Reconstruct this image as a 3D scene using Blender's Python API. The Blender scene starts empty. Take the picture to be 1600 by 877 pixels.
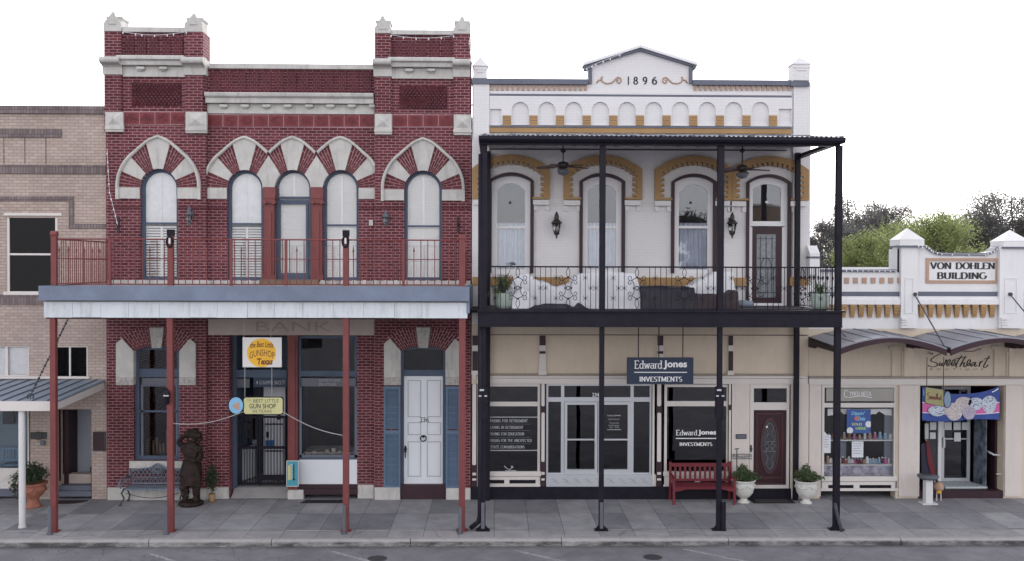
import bpy, bmesh, math, random
from mathutils import Vector, Matrix, noise
from mathutils.geometry import tessellate_polygon
random.seed(7)
SC = bpy.context.scene
COL = SC.collection
R = math.radians

# ------------------------------------------------------------------ camera
CAM = Vector((0.0, -25.0, 6.05))
FPX = 1500.0
YAW, PITCH, ROLL = R(1.03), R(0.78), R(0.16)
ROT = Matrix.Rotation(-YAW, 3, 'Z') @ Matrix.Rotation(math.pi/2 - PITCH, 3, 'X') @ Matrix.Rotation(ROLL, 3, 'Z')
cd = bpy.data.cameras.new('camera'); cam = bpy.data.objects.new('camera', cd); COL.objects.link(cam)
cam.matrix_world = Matrix.Translation(CAM) @ ROT.to_4x4()
cd.sensor_width = 36.0; cd.lens = 36.0*FPX/1600.0; cd.clip_start = .1; cd.clip_end = 2000
SC.camera = cam

# ------------------------------------------------------------------ sky, sun, exposure
SUN_EL, SUN_AZ = R(32), R(18)          # sun behind the buildings, veiled by bright overcast
w = bpy.data.worlds.new('World'); SC.world = w; w.use_nodes = True
nt = w.node_tree; nt.nodes.clear()
sky = nt.nodes.new('ShaderNodeTexSky'); sky.sky_type = 'NISHITA'; sky.sun_disc = False
sky.sun_elevation = SUN_EL; sky.sun_rotation = SUN_AZ
sky.air_density = 1.0; sky.dust_density = 4.0; sky.ozone_density = 1.0
hs = nt.nodes.new('ShaderNodeHueSaturation'); hs.inputs['Saturation'].default_value = .22
mx = nt.nodes.new('ShaderNodeMix'); mx.data_type = 'RGBA'; mx.inputs[0].default_value = .5
tc = nt.nodes.new('ShaderNodeTexCoord'); sx_ = nt.nodes.new('ShaderNodeSeparateXYZ')
cr = nt.nodes.new('ShaderNodeValToRGB')          # veiled overcast: pale bright horizon, greyer overhead
cr.color_ramp.elements[0].position = 0.0; cr.color_ramp.elements[0].color = (.995, .98, .98, 1)
cr.color_ramp.elements[1].position = .75; cr.color_ramp.elements[1].color = (.36, .36, .41, 1)
vs_ = nt.nodes.new('ShaderNodeVectorMath'); vs_.operation = 'SCALE'; vs_.inputs['Scale'].default_value = 18.5
nt.links.new(tc.outputs['Generated'], sx_.inputs[0]); nt.links.new(sx_.outputs[2], cr.inputs[0]); nt.links.new(cr.outputs[0], vs_.inputs[0]); nt.links.new(vs_.outputs[0], mx.inputs[7])
bg = nt.nodes.new('ShaderNodeBackground'); bg.inputs[1].default_value = .105
ow = nt.nodes.new('ShaderNodeOutputWorld')
L = nt.links.new
L(sky.outputs[0], hs.inputs['Color']); L(hs.outputs[0], mx.inputs[6]); L(mx.outputs[2], bg.inputs[0]); L(bg.outputs[0], ow.inputs[0])
sl = bpy.data.lights.new('sun', 'SUN'); sl.energy = .6; sl.angle = R(25); sl.color = (1, .96, .9)
so = bpy.data.objects.new('sun', sl); COL.objects.link(so)
sd = Vector((math.sin(SUN_AZ)*math.cos(SUN_EL), math.cos(SUN_AZ)*math.cos(SUN_EL), math.sin(SUN_EL)))
so.rotation_euler = sd.to_track_quat('Z', 'Y').to_euler(); so.location = (0, 30, 30)
SC.view_settings.view_transform = 'Standard'; SC.view_settings.look = 'None'
SC.view_settings.exposure = 1.2; SC.view_settings.gamma = 1.0; SC.view_settings.use_curve_mapping = False
SC.render.engine = 'CYCLES'
SC.cycles.max_bounces = 7; SC.cycles.diffuse_bounces = 3; SC.cycles.transparent_max_bounces = 12

# ------------------------------------------------------------------ pixel -> world (measuring tape from the photograph)
def U(px, py, d=0.0):
    v = ROT @ Vector(((px-800)/FPX, -(py-438.5)/FPX, -1.0))
    t = (d - CAM.y)/v.y
    p = CAM + v*t
    return p.x, p.z
def X(px, d=0.0, py=420): return U(px, py, d)[0]
def Z(py, d=0.0, px=760): return U(px, py, d)[1]
def PB(x0, y0, x1, y1, d=0.0):
    """pixel box -> world x0,x1,z0,z1 on plane y=d"""
    mx_, my_ = (x0+x1)/2, (y0+y1)/2
    return U(x0, my_, d)[0], U(x1, my_, d)[0], U(mx_, y1, d)[1], U(mx_, y0, d)[1]

# ------------------------------------------------------------------ mesh builder
class MB:
    def __init__(s): s.v = []; s.f = []; s.mi = []; s.cur = 0; s.sm = []; s.smooth = False
    def add(s, vs, fs):
        o = len(s.v); s.v += [tuple(v) for v in vs]
        for f in fs:
            s.f.append([i+o for i in f]); s.mi.append(s.cur); s.sm.append(s.smooth)
        return s
    def box(s, x0, x1, y0, y1, z0, z1):
        if x0 > x1: x0, x1 = x1, x0
        if y0 > y1: y0, y1 = y1, y0
        if z0 > z1: z0, z1 = z1, z0
        return s.add([(x0,y0,z0),(x1,y0,z0),(x1,y1,z0),(x0,y1,z0),(x0,y0,z1),(x1,y0,z1),(x1,y1,z1),(x0,y1,z1)],
              [(0,3,2,1),(4,5,6,7),(0,1,5,4),(1,2,6,5),(2,3,7,6),(3,0,4,7)])
    def pbox(s, x0, y0, x1, y1, d0, d1):
        a, b, c, e = PB(x0, y0, x1, y1, min(d0, d1)); return s.box(a, b, d0, d1, c, e)
    def prism(s, loops, y0, y1, axis='y'):
        """loops: list of loops of (a,b) points; the first is the outline, the rest holes"""
        def P3(p, y):
            return (p[0], y, p[1]) if axis == 'y' else ((y, p[0], p[1]) if axis == 'x' else (p[0], p[1], y))
        pts = [p for l in loops for p in l]
        tris = tessellate_polygon([[Vector((p[0], p[1], 0)) for p in l] for l in loops])
        n = len(pts)
        vs = [P3(p, y0) for p in pts] + [P3(p, y1) for p in pts]
        fs = [tuple(t) for t in tris] + [tuple(i+n for i in reversed(t)) for t in tris]
        o = 0
        for l in loops:
            k = len(l)
            for i in range(k):
                a, b = o+i, o+(i+1) % k
                fs.append((a, b, b+n, a+n))
            o += k
        return s.add(vs, fs)
    def pprism(s, loops, d0, d1):
        return s.prism([[U(x, y, min(d0, d1)) for x, y in l] for l in loops], d0, d1)
    def cyl(s, p0, p1, r0, r1=None, n=10, caps=True):
        if r1 is None: r1 = r0
        p0, p1 = Vector(p0), Vector(p1); ax = (p1-p0)
        if ax.length < 1e-6: return s
        ax.normalize(); q = ax.to_track_quat('Z', 'Y')
        u, w_ = q @ Vector((1,0,0)), q @ Vector((0,1,0))
        vs = []
        for p, r in ((p0, r0), (p1, r1)):
            for i in range(n):
                a = 2*math.pi*(i+.5)/n; vs.append(p + u*math.cos(a)*r + w_*math.sin(a)*r)
        fs = [(i, (i+1) % n, n+(i+1) % n, n+i) for i in range(n)]
        old = s.smooth; s.smooth = n > 6; s.add(vs, fs); s.smooth = old
        if caps: s.add(vs, [tuple(range(n-1, -1, -1)), tuple(range(n, 2*n))])
        return s
    def tube(s, pts, r, n=5, r1=None):
        pts = [Vector(p) for p in pts]; m = len(pts); rings = []
        rad = [r + ((r1 if r1 is not None else r)-r)*i/(m-1) for i in range(m)]
        for i, p in enumerate(pts):
            t = (pts[min(i+1, m-1)] - pts[max(i-1, 0)])
            if t.length < 1e-9: t = Vector((0,0,1))
            t.normalize()
            ref = Vector((0,1,0)) if abs(t.y) < .9 else Vector((1,0,0))
            u = t.cross(ref).normalized(); w_ = t.cross(u)
            rings.append([p + (u*math.cos(2*math.pi*k/n) + w_*math.sin(2*math.pi*k/n))*rad[i] for k in range(n)])
        vs = [v for rg in rings for v in rg]
        fs = [(i*n+k, i*n+(k+1) % n, (i+1)*n+(k+1) % n, (i+1)*n+k) for i in range(m-1) for k in range(n)]
        fs += [tuple(range(n-1, -1, -1)), tuple(range((m-1)*n, m*n))]
        old = s.smooth; s.smooth = n > 4; s.add(vs, fs); s.smooth = old
        return s
    def lathe(s, prof, cx, cy, n=20, squash=1.0):
        vs = []
        for r, z in prof:
            for i in range(n):
                a = 2*math.pi*i/n; vs.append((cx+math.cos(a)*r, cy+math.sin(a)*r*squash, z))
        m = len(prof)
        fs = [(j*n+i, j*n+(i+1) % n, (j+1)*n+(i+1) % n, (j+1)*n+i) for j in range(m-1) for i in range(n)]
        fs += [tuple(range(n-1, -1, -1)), tuple(range((m-1)*n, m*n))]
        old = s.smooth; s.smooth = True; s.add(vs, fs); s.smooth = old
        return s
    def pieces(s, gap=.03):
        par = list(range(len(s.v)))
        def fd(i):
            while par[i] != i: par[i] = par[par[i]]; i = par[i]
            return i
        for f in s.f:
            r0 = fd(f[0])
            for i in f[1:]: par[fd(i)] = r0
        comp = {}
        for k, f in enumerate(s.f): comp.setdefault(fd(f[0]), []).append(k)
        items = []
        for fs in comp.values():
            vs = [s.v[i] for k in fs for i in s.f[k]]
            items.append([fs, [min(v[j] for v in vs)-gap/2 for j in range(3)], [max(v[j] for v in vs)+gap/2 for j in range(3)]])
        done = False
        while not done:
            done = True; out = []
            for it in items:
                for o in out:
                    if all(it[1][j] <= o[2][j] and o[1][j] <= it[2][j] for j in range(3)):
                        o[0] += it[0]; o[1] = [min(a, b) for a, b in zip(o[1], it[1])]; o[2] = [max(a, b) for a, b in zip(o[2], it[2])]; done = False; break
                else: out.append(it)
            items = out
        return [it[0] for it in items]
    def build_each(s, name, mat, parent=None, gap=.03):
        obs = []
        for fs in s.pieces(gap):
            m_ = MB(); mp = {}
            for k in fs:
                f = []
                for i in s.f[k]:
                    if i not in mp: mp[i] = len(m_.v); m_.v.append(s.v[i])
                    f.append(mp[i])
                m_.f.append(f); m_.mi.append(s.mi[k]); m_.sm.append(s.sm[k])
            obs.append(m_.build(name, mat, parent))
        return obs
    def build(s, name, mat, parent=None, clean=True):
        me = bpy.data.meshes.new(name)
        o = Vector((0,0,0)) if parent is None else ORG.get(parent.name, Vector((0,0,0)))
        me.from_pydata([(v[0]-o.x, v[1]-o.y, v[2]-o.z) for v in s.v], [], s.f)
        mats = mat if isinstance(mat, (list, tuple)) else [mat]
        for m in mats: me.materials.append(m)
        me.polygons.foreach_set('material_index', s.mi)
        me.polygons.foreach_set('use_smooth', s.sm)
        if clean:
            bm = bmesh.new(); bm.from_mesh(me); bmesh.ops.recalc_face_normals(bm, faces=bm.faces); bm.to_mesh(me); bm.free()
        me.update()
        ob = bpy.data.objects.new(name, me); COL.objects.link(ob)
        if parent is not None: ob.parent = parent; ORG[ob.name] = o
        return ob
ORG = {}
def thing(name, label, cat, loc=(0,0,0), group=None):
    o = bpy.data.objects.new(name, None); COL.objects.link(o); o.location = loc
    o.empty_display_size = .2
    ORG[o.name] = Vector(loc)
    o['label'] = label; o['category'] = cat
    if group: o['group'] = group
    return o
def solo(mb, name, mat, label, cat, loc, group=None):
    """a thing that is one mesh"""
    l = Vector(loc); mb.v = [(v[0]-l.x, v[1]-l.y, v[2]-l.z) for v in mb.v]
    ob = mb.build(name, mat); ob.location = loc; ORG[ob.name] = l
    ob['label'] = label; ob['category'] = cat
    if group: ob['group'] = group
    return ob
def struct(mb, name, mat):
    ob = mb.build(name, mat); ob['kind'] = 'structure'; return ob
def dup(root, loc, label, group=None):
    r = root.copy(); COL.objects.link(r); r.location = loc; r['label'] = label
    if group: r['group'] = group
    for ch in list(root.children):
        c = ch.copy(); COL.objects.link(c); c.parent = r
        for g in list(ch.children):
            e = g.copy(); COL.objects.link(e); e.parent = c
    return r

# ------------------------------------------------------------------ materials
def lin(r, g, b, k=1.0):
    def f(c):
        c /= 255.0
        return (c/12.92 if c <= .04045 else ((c+.055)/1.055)**2.4)*k
    return (f(r), f(g), f(b), 1)
def newmat(name):
    m = bpy.data.materials.new(name); m.use_nodes = True
    return m, m.node_tree.nodes, m.node_tree.links.new, m.node_tree.nodes['Principled BSDF']
def paint(name, col, rough=.6, var=.12, scale=1.3, dirt=.0, dirtcol=(.12,.11,.10,1), bump=.15, bscale=60, metal=0.0, spec=.35, streak=0.0):
    m, N, K, b = newmat(name)
    geo = N.new('ShaderNodeNewGeometry')
    n1 = N.new('ShaderNodeTexNoise'); n1.inputs['Scale'].default_value = scale; n1.inputs['Detail'].default_value = 6; n1.inputs['Roughness'].default_value = .65
    K(geo.outputs['Position'], n1.inputs['Vector'])
    r1 = N.new('ShaderNodeMapRange'); r1.inputs[1].default_value = .3; r1.inputs[2].default_value = .7
    r1.inputs[3].default_value = 1-var; r1.inputs[4].default_value = 1+var*.6
    K(n1.outputs[0], r1.inputs[0])
    vm = N.new('ShaderNodeVectorMath'); vm.operation = 'SCALE'; vm.inputs[0].default_value = col[:3]; K(r1.outputs[0], vm.inputs['Scale'])
    out = vm.outputs[0]
    if dirt > 0:
        mp = N.new('ShaderNodeMapping'); mp.inputs['Scale'].default_value = (7, 7, 1.1) if streak else (3, 3, 3)
        K(geo.outputs['Position'], mp.inputs[0])
        n2 = N.new('ShaderNodeTexNoise'); n2.inputs['Scale'].default_value = 1.0; n2.inputs['Detail'].default_value = 8; n2.inputs['Roughness'].default_value = .7
        K(mp.outputs[0], n2.inputs['Vector'])
        r2 = N.new('ShaderNodeMapRange'); r2.inputs[1].default_value = .5; r2.inputs[2].default_value = .78; r2.inputs[3].default_value = 0; r2.inputs[4].default_value = dirt
        K(n2.outputs[0], r2.inputs[0])
        mm = N.new('ShaderNodeMix'); mm.data_type = 'RGBA'; mm.inputs[7].default_value = dirtcol
        K(r2.outputs[0], mm.inputs[0]); K(out, mm.inputs[6]); out = mm.outputs[2]
    K(out, b.inputs['Base Color'])
    b.inputs['Roughness'].default_value = rough; b.inputs['Metallic'].default_value = metal
    b.inputs['Specular IOR Level'].default_value = spec
    if bump:
        n3 = N.new('ShaderNodeTexNoise'); n3.inputs['Scale'].default_value = bscale; n3.inputs['Detail'].default_value = 4
        K(geo.outputs['Position'], n3.inputs['Vector'])
        bp = N.new('ShaderNodeBump'); bp.inputs['Strength'].default_value = bump; bp.inputs['Distance'].default_value = .01
        K(n3.outputs[0], bp.inputs['Height']); K(bp.outputs[0], b.inputs['Normal'])
    return m
def brickmat(name, c1, c2, mortar, bw=.215, bh=.075, ms=.011, offset=.5, rot=0, bump=.5, var=.35, rough=.8, cscale=.5, zoff=0.0, floor=False, blotch=None, bias=0.0, stain=0.0):
    m, N, K, b = newmat(name)
    geo = N.new('ShaderNodeNewGeometry'); sp = N.new('ShaderNodeSeparateXYZ'); K(geo.outputs['Position'], sp.inputs[0])
    cb = N.new('ShaderNodeCombineXYZ')
    if floor:
        K(sp.outputs[0], cb.inputs[0]); K(sp.outputs[1], cb.inputs[1])
    else:
        ad = N.new('ShaderNodeMath'); ad.operation = 'ADD'; K(sp.outputs[0], ad.inputs[0]); K(sp.outputs[1], ad.inputs[1])
        K(ad.outputs[0], cb.inputs[0])
        az = N.new('ShaderNodeMath'); az.operation = 'ADD'; az.inputs[1].default_value = zoff+20*bh*100; K(sp.outputs[2], az.inputs[0])
        K(az.outputs[0], cb.inputs[1])
    bt = N.new('ShaderNodeTexBrick'); bt.inputs['Scale'].default_value = 1; bt.inputs['Brick Width'].default_value = bw; bt.inputs['Row Height'].default_value = bh
    bt.inputs['Mortar Size'].default_value = ms; bt.inputs['Mortar Smooth'].default_value = .2; bt.inputs['Bias'].default_value = bias; bt.offset = offset
    bt.inputs['Color1'].default_value = c1; bt.inputs['Color2'].default_value = c2; bt.inputs['Mortar'].default_value = mortar
    K(cb.outputs[0], bt.inputs['Vector'])
    n1 = N.new('ShaderNodeTexNoise'); n1.inputs['Scale'].default_value = cscale; n1.inputs['Detail'].default_value = 8; n1.inputs['Roughness'].default_value = .7
    K(geo.outputs['Position'], n1.inputs['Vector'])
    r1 = N.new('ShaderNodeMapRange'); r1.inputs[1].default_value = .3; r1.inputs[2].default_value = .7; r1.inputs[3].default_value = 1-var; r1.inputs[4].default_value = 1+var*.5
    K(n1.outputs[0], r1.inputs[0])
    vm = N.new('ShaderNodeVectorMath'); vm.operation = 'SCALE'; K(bt.outputs['Color'], vm.inputs[0]); K(r1.outputs[0], vm.inputs['Scale'])
    out = vm.outputs[0]
    if stain:
        n4 = N.new('ShaderNodeTexNoise'); n4.inputs['Scale'].default_value = 1.7; n4.inputs['Detail'].default_value = 10; n4.inputs['Roughness'].default_value = .75
        K(geo.outputs['Position'], n4.inputs['Vector'])
        r4 = N.new('ShaderNodeMapRange'); r4.inputs[1].default_value = .52; r4.inputs[2].default_value = .75; r4.inputs[3].default_value = 1; r4.inputs[4].default_value = 1-stain
        K(n4.outputs[0], r4.inputs[0])
        v4 = N.new('ShaderNodeVectorMath'); v4.operation = 'SCALE'; K(out, v4.inputs[0]); K(r4.outputs[0], v4.inputs['Scale']); out = v4.outputs[0]
    K(out, b.inputs['Base Color']); b.inputs['Roughness'].default_value = rough; b.inputs['Specular IOR Level'].default_value = .25
    n3 = N.new('ShaderNodeTexNoise'); n3.inputs['Scale'].default_value = 45; n3.inputs['Detail'].default_value = 4; K(geo.outputs['Position'], n3.inputs['Vector'])
    mm = N.new('ShaderNodeMath'); mm.operation = 'MULTIPLY_ADD'; mm.inputs[1].default_value = -1.0; K(bt.outputs['Fac'], mm.inputs[0])
    m2 = N.new('ShaderNodeMath'); m2.operation = 'MULTIPLY'; m2.inputs[1].default_value = .5; K(n3.outputs[0], m2.inputs[0]); K(m2.outputs[0], mm.inputs[2])
    bp = N.new('ShaderNodeBump'); bp.inputs['Strength'].default_value = bump; bp.inputs['Distance'].default_value = .012
    K(mm.outputs[0], bp.inputs['Height']); K(bp.outputs[0], b.inputs['Normal'])
    return m
def glassmat(name, tint=(.75,.8,.8,1), ior=1.5, rough=.01, wob=.02):
    m, N, K, b = newmat(name); N.remove(b)
    o = N['Material Output']
    tr = N.new('ShaderNodeBsdfTransparent'); tr.inputs[0].default_value = tint
    gl = N.new('ShaderNodeBsdfGlossy'); gl.inputs['Roughness'].default_value = rough; gl.inputs[0].default_value = (.95,.97,1,1)
    fr = N.new('ShaderNodeFresnel'); fr.inputs[0].default_value = ior
    geo = N.new('ShaderNodeNewGeometry'); n = N.new('ShaderNodeTexNoise'); n.inputs['Scale'].default_value = 1.6; K(geo.outputs['Position'], n.inputs['Vector'])
    bp = N.new('ShaderNodeBump'); bp.inputs['Strength'].default_value = wob; bp.inputs['Distance'].default_value = .3; K(n.outputs[0], bp.inputs['Height'])
    K(bp.outputs[0], gl.inputs['Normal'])
    mx_ = N.new('ShaderNodeMixShader'); K(fr.outputs[0], mx_.inputs[0]); K(tr.outputs[0], mx_.inputs[1]); K(gl.outputs[0], mx_.inputs[2]); K(mx_.outputs[0], o.inputs[0])
    return m
def slabmat(name):
    pass

M = {}
M['brick'] = brickmat('red_brick', (.088,.017,.023,1), (.155,.033,.040,1), (.30,.185,.205,1), ms=.0100, bump=.6, stain=.25)
M['brick_dark'] = brickmat('dark_red_brick', (.075,.015,.022,1), (.12,.024,.032,1), (.16,.08,.10,1), bw=.10, ms=.008, bump=.8)
M['brick_panel'] = brickmat('patterned_red_brick', (.045,.010,.015,1), (.13,.024,.034,1), (.10,.04,.05,1), bw=.09, bh=.06, ms=.006, bump=1)
M['voussoir'] = paint('weathered_red_voussoir', (.125,.028,.036,1), rough=.8, var=.45, scale=6, bump=.4, bscale=40)
M['tile_red'] = paint('terracotta_tile', (.17,.026,.035,1), rough=.5, var=.45, scale=9, bump=.9, bscale=22)
M['stone'] = paint('limestone', (.50,.485,.465,1), rough=.8, var=.16, scale=2.5, dirt=.6, dirtcol=(.2,.19,.18,1), streak=1)
M['stone_carved'] = paint('carved_limestone', (.42,.40,.38,1), rough=.85, var=.35, scale=14, bump=1, bscale=26)
M['stone_tan'] = paint('lintel_stone', (.44,.37,.34,1), rough=.85, var=.12, scale=2)
M['tan_brick'] = brickmat('tan_brick', (.385,.305,.27,1), (.455,.37,.33,1), (.25,.195,.175,1), bw=.21, bh=.078, ms=.007, bump=.4, var=.2)
M['tan_dark'] = brickmat('brown_soldier_brick', (.15,.12,.12,1), (.23,.19,.19,1), (.12,.09,.09,1), bw=.075, bh=.21, ms=.008, offset=0, bump=.5)
M['white'] = paint('white_painted_brick', (.705,.70,.71,1), rough=.7, var=.05, scale=1, dirt=.12, streak=1, bump=.25, bscale=12)
M['whitebrick'] = brickmat('white_painted_brick_wall', (.665,.65,.66,1), (.68,.665,.675,1), (.62,.605,.615,1), ms=.005, bump=.35, var=.07)
M['whiteflat'] = paint('white_gloss_trim', (.70,.69,.71,1), rough=.45, var=.04, bump=.05)
M['alum'] = paint('pale_aluminium', (.52,.54,.58,1), rough=.35, var=.05, metal=.4, bump=.02)
M['cream'] = paint('cream_trim', (.62,.58,.56,1), rough=.6, var=.05, bump=.1)
M['beige'] = paint('beige_stucco', (.61,.52,.42,1), rough=.8, var=.08, dirt=.15, streak=1)
M['pilaster'] = paint('cream_pilaster', (.60,.545,.515,1), rough=.75, var=.06, dirt=.15, streak=1)
M['tan'] = paint('ochre_painted_brick', (.35,.215,.10,1), rough=.7, var=.15, bump=.2)
M['tan_pink'] = paint('faded_ochre_trim', (.42,.28,.21,1), rough=.7, var=.15, bump=.2)
M['black'] = paint('black_painted_metal', (.011,.009,.017,1), rough=.5, var=.3, scale=5, bump=.05, spec=.18, dirt=.25, dirtcol=(.03,.028,.035,1))
M['maroonblk'] = paint('dark_maroon_trim', (.035,.015,.022,1), rough=.5, var=.2)
M['slate'] = paint('slate_blue_trim', (.12,.13,.17,1), rough=.6, var=.15)
M['redpaint'] = paint('red_painted_steel', (.18,.046,.046,1), rough=.5, var=.18, scale=3, bump=.1, dirt=.2, dirtcol=(.12,.05,.05,1))
M['fascia_blue'] = paint('blue_grey_sheet_metal', (.165,.20,.275,1), rough=.55, var=.22, scale=1.4, dirt=.25, dirtcol=(.11,.13,.17,1), bump=.05)
M['fascia_white'] = paint('weathered_white_board', (.60,.64,.68,1), rough=.75, var=.08, dirt=.6, dirtcol=(.25,.25,.25,1), streak=1)
M['soffit'] = paint('grey_soffit', (.30,.29,.30,1), rough=.8)
M['woodceil'] = paint('pale_board_ceiling', (.42,.42,.44,1), rough=.7, var=.2, scale=6)
M['frameblue'] = paint('dusty_blue_frame', (.065,.09,.14,1), rough=.55, var=.2)
M['shutter'] = paint('blue_louvre_shutter', (.10,.155,.235,1), rough=.6, var=.15)
M['doorwhite'] = paint('white_door', (.66,.68,.73,1), rough=.4, var=.04, bump=.05)
M['groove'] = paint('door_groove', (.38,.39,.43,1), rough=.6)
M['doormaroon'] = paint('maroon_door', (.036,.013,.018,1), rough=.35, var=.2)
M['doormaroon2'] = paint('maroon_door_moulding', (.09,.035,.04,1), rough=.35, var=.2)
M['glass'] = glassmat('window_glass', (.97,.97,.97,1), 1.45, wob=.008)
M['glassdark'] = glassmat('tinted_window_glass', (.14,.14,.17,1), 1.85, wob=.006)
M['glassblack'] = glassmat('dark_window_glass', (.4,.4,.42,1), 1.22, wob=.004)
M['glassrefl'] = glassmat('reflective_window_glass', (.86,.88,.92,1), 1.65, wob=.004)
M['frost'] = paint('leaded_obscure_glass', (.22,.24,.27,1), rough=.12, var=.3, scale=14, bump=.4, bscale=30, spec=.7)
M['blind'] = paint('white_shutter_slats', (.80,.79,.79,1), rough=.6, var=.04, bump=0)
M['curtain'] = paint('white_curtain', (.82,.82,.84,1), rough=.9, var=.1, scale=5, bump=0)
M['shade'] = paint('grey_roller_shade', (.20,.23,.28,1), rough=.8, var=.1)
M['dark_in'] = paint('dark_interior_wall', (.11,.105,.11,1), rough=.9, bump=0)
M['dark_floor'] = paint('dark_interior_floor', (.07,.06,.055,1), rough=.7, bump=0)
M['roofing'] = paint('grey_roofing', (.25,.25,.26,1), rough=.9)
M['metalroof'] = paint('galvanised_roof_sheet', (.26,.27,.31,1), rough=.45, var=.12, metal=.3)
M['awnblue'] = paint('blue_grey_standing_seam', (.22,.27,.33,1), rough=.5, var=.12)
M['grey'] = paint('grey_pipe', (.11,.115,.14,1), rough=.6, var=.2)
M['polewhite'] = paint('white_pole_paint', (.60,.60,.61,1), rough=.5, var=.08, dirt=.2)
M['terracotta'] = paint('terracotta_pot', (.30,.12,.08,1), rough=.8, var=.25, scale=6)
M['urn'] = paint('white_cast_stone', (.58,.58,.55,1), rough=.8, var=.15, scale=7, bump=.3, bscale=30)
M['leaf_dark'] = paint('dark_green_leaf', (.035,.055,.03,1), rough=.6, var=.5, scale=14, bump=0)
M['leaf_mid'] = paint('green_leaf', (.07,.11,.045,1), rough=.55, var=.4, scale=12, bump=0)
M['leaf_pale'] = paint('pale_green_leaf', (.17,.22,.12,1), rough=.6, var=.3, scale=12, bump=0)
M['soil'] = paint('potting_soil', (.03,.022,.017,1), rough=1)
M['carved'] = paint('carved_dark_wood', (.028,.017,.015,1), rough=.6, spec=.2, var=.7, scale=9, bump=1, bscale=20)
M['iron_bench'] = paint('pale_blue_cast_iron', (.15,.175,.22,1), rough=.6, var=.5, scale=25, bump=.5)
M['iron_dark'] = paint('dark_cast_iron', (.05,.055,.065,1), rough=.6, var=.3, scale=12)
M['benchred'] = paint('red_painted_wood', (.15,.020,.030,1), rough=.5, var=.15, scale=6)
M['mat'] = paint('black_rubber_mat', (.018,.016,.018,1), rough=.9, var=.4, scale=20)
M['matgrey'] = paint('grey_mat_field', (.06,.055,.06,1), rough=.95, var=.4, scale=30)
M['cover_white'] = paint('white_dust_sheet', (.66,.66,.70,1), rough=.85, var=.1, scale=2.5, bump=.5, bscale=9)
M['cover_dark'] = paint('black_furniture_cover', (.020,.019,.028,1), rough=.55, var=.3, scale=4, bump=.5, bscale=10)
M['cover_brown'] = paint('dark_brown_cover', (.05,.036,.042,1), rough=.7, var=.3, scale=8, bump=.5, bscale=10)
M['concrete_kerb'] = paint('kerb_concrete', (.34,.33,.325,1), rough=.9, var=.25, scale=3, dirt=.4, dirtcol=(.10,.10,.10,1), bump=.4)
M['yellow'] = paint('pale_yellow_sign', (.52,.50,.25,1), rough=.5, var=.05)
M['gold'] = paint('golden_yellow_disc', (.72,.40,.035,1), rough=.6, var=.08)
M['signwhite'] = paint('off_white_banner', (.62,.60,.58,1), rough=.7, var=.05)
M['signblue'] = paint('light_blue_disc', (.20,.42,.62,1), rough=.5, var=.08)
M['lettering_brown'] = paint('brown_lettering', (.12,.03,.03,1), rough=.6, bump=0)
M['lettering_dark'] = paint('dark_lettering', (.03,.03,.03,1), rough=.6, bump=0)
M['lettering_white'] = paint('white_lettering', (.75,.76,.78,1), rough=.6, bump=0, var=.02)
M['lettering_grey'] = paint('pale_grey_lettering', (.38,.39,.41,1), rough=.6, bump=0, var=.25, scale=5)
M['navy'] = paint('navy_sign_panel', (.020,.034,.070,1), rough=.45, var=.08)
M['teal'] = paint('turquoise_enamel', (.07,.30,.38,1), rough=.4, var=.1)
M['banner_blue'] = paint('blue_banner_vinyl', (.035,.07,.28,1), rough=.5, var=.2, scale=4)
M['banner_pink'] = paint('pink_banner_stripe', (.55,.12,.34,1), rough=.5, var=.1)
M['paper'] = paint('white_paper', (.62,.64,.68,1), rough=.8, var=.08, scale=9)
M['brass'] = paint('weathered_brass', (.16,.12,.10,1), rough=.4, metal=.6)
M['lantern'] = paint('bronze_lantern_metal', (.055,.048,.050,1), rough=.45, metal=.5)
M['lampglass'] = glassmat('lantern_glass', (.8,.8,.8,1))
M['candle'] = paint('ivory_candle_tube', (.6,.58,.5,1), rough=.6)
M['fanblade'] = paint('brown_fan_blade', (.075,.045,.045,1), rough=.5, var=.2)
M['rope'] = paint('pale_rope', (.40,.38,.37,1), rough=.9)
M['bulb'] = paint('clear_bulb', (.7,.7,.72,1), rough=.3)
M['copper'] = paint('plant_stem', (.09,.07,.03,1), rough=.8)
M['bark'] = paint('grey_bark', (.10,.085,.075,1), rough=.9, var=.4, scale=4)
M['awnseam'] = paint('awning_seam', (.15,.15,.17,1), rough=.5)

# ------------------------------------------------------------------ shape helpers
S = 1/60.0                                 # metres per photo pixel on the facade plane
def rect(x0, x1, z0, z1): return [(x0,z0),(x1,z0),(x1,z1),(x0,z1)]
def archloop(x0, x1, zb, zs, zc, n=14):
    h, hw, cx = zc-zs, (x1-x0)/2, (x0+x1)/2
    Rr = (h*h+hw*hw)/(2*h); cz = zc-Rr; a = math.asin(min(1, hw/Rr))
    if h > hw*.999: a = math.pi/2
    pts = [(x0, zb), (x1, zb)]
    for i in range(n+1):
        t = a - 2*a*i/n
        pts.append((cx+Rr*math.sin(t), cz+Rr*math.cos(t)))
    return pts
def arch_px(x0, x1, yb, ys, yc, d=0.0):
    cx = (x0+x1)/2
    return (X(x0,d,(yb+yc)/2), X(x1,d,(yb+yc)/2), Z(yb,d,cx), Z(ys,d,cx), Z(yc,d,cx))
def loop_in(a, t, tb=None):
    x0,x1,zb,zs,zc = a; tb = t if tb is None else tb
    return (x0+t, x1-t, zb+tb, zs, zc-t)
def ml(): return MB()
def onebox(parent, name, mat, x0,y0,x1,y1,d0,d1):
    return ml().pbox(x0,y0,x1,y1,d0,d1).build(name, mat, parent)
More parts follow.
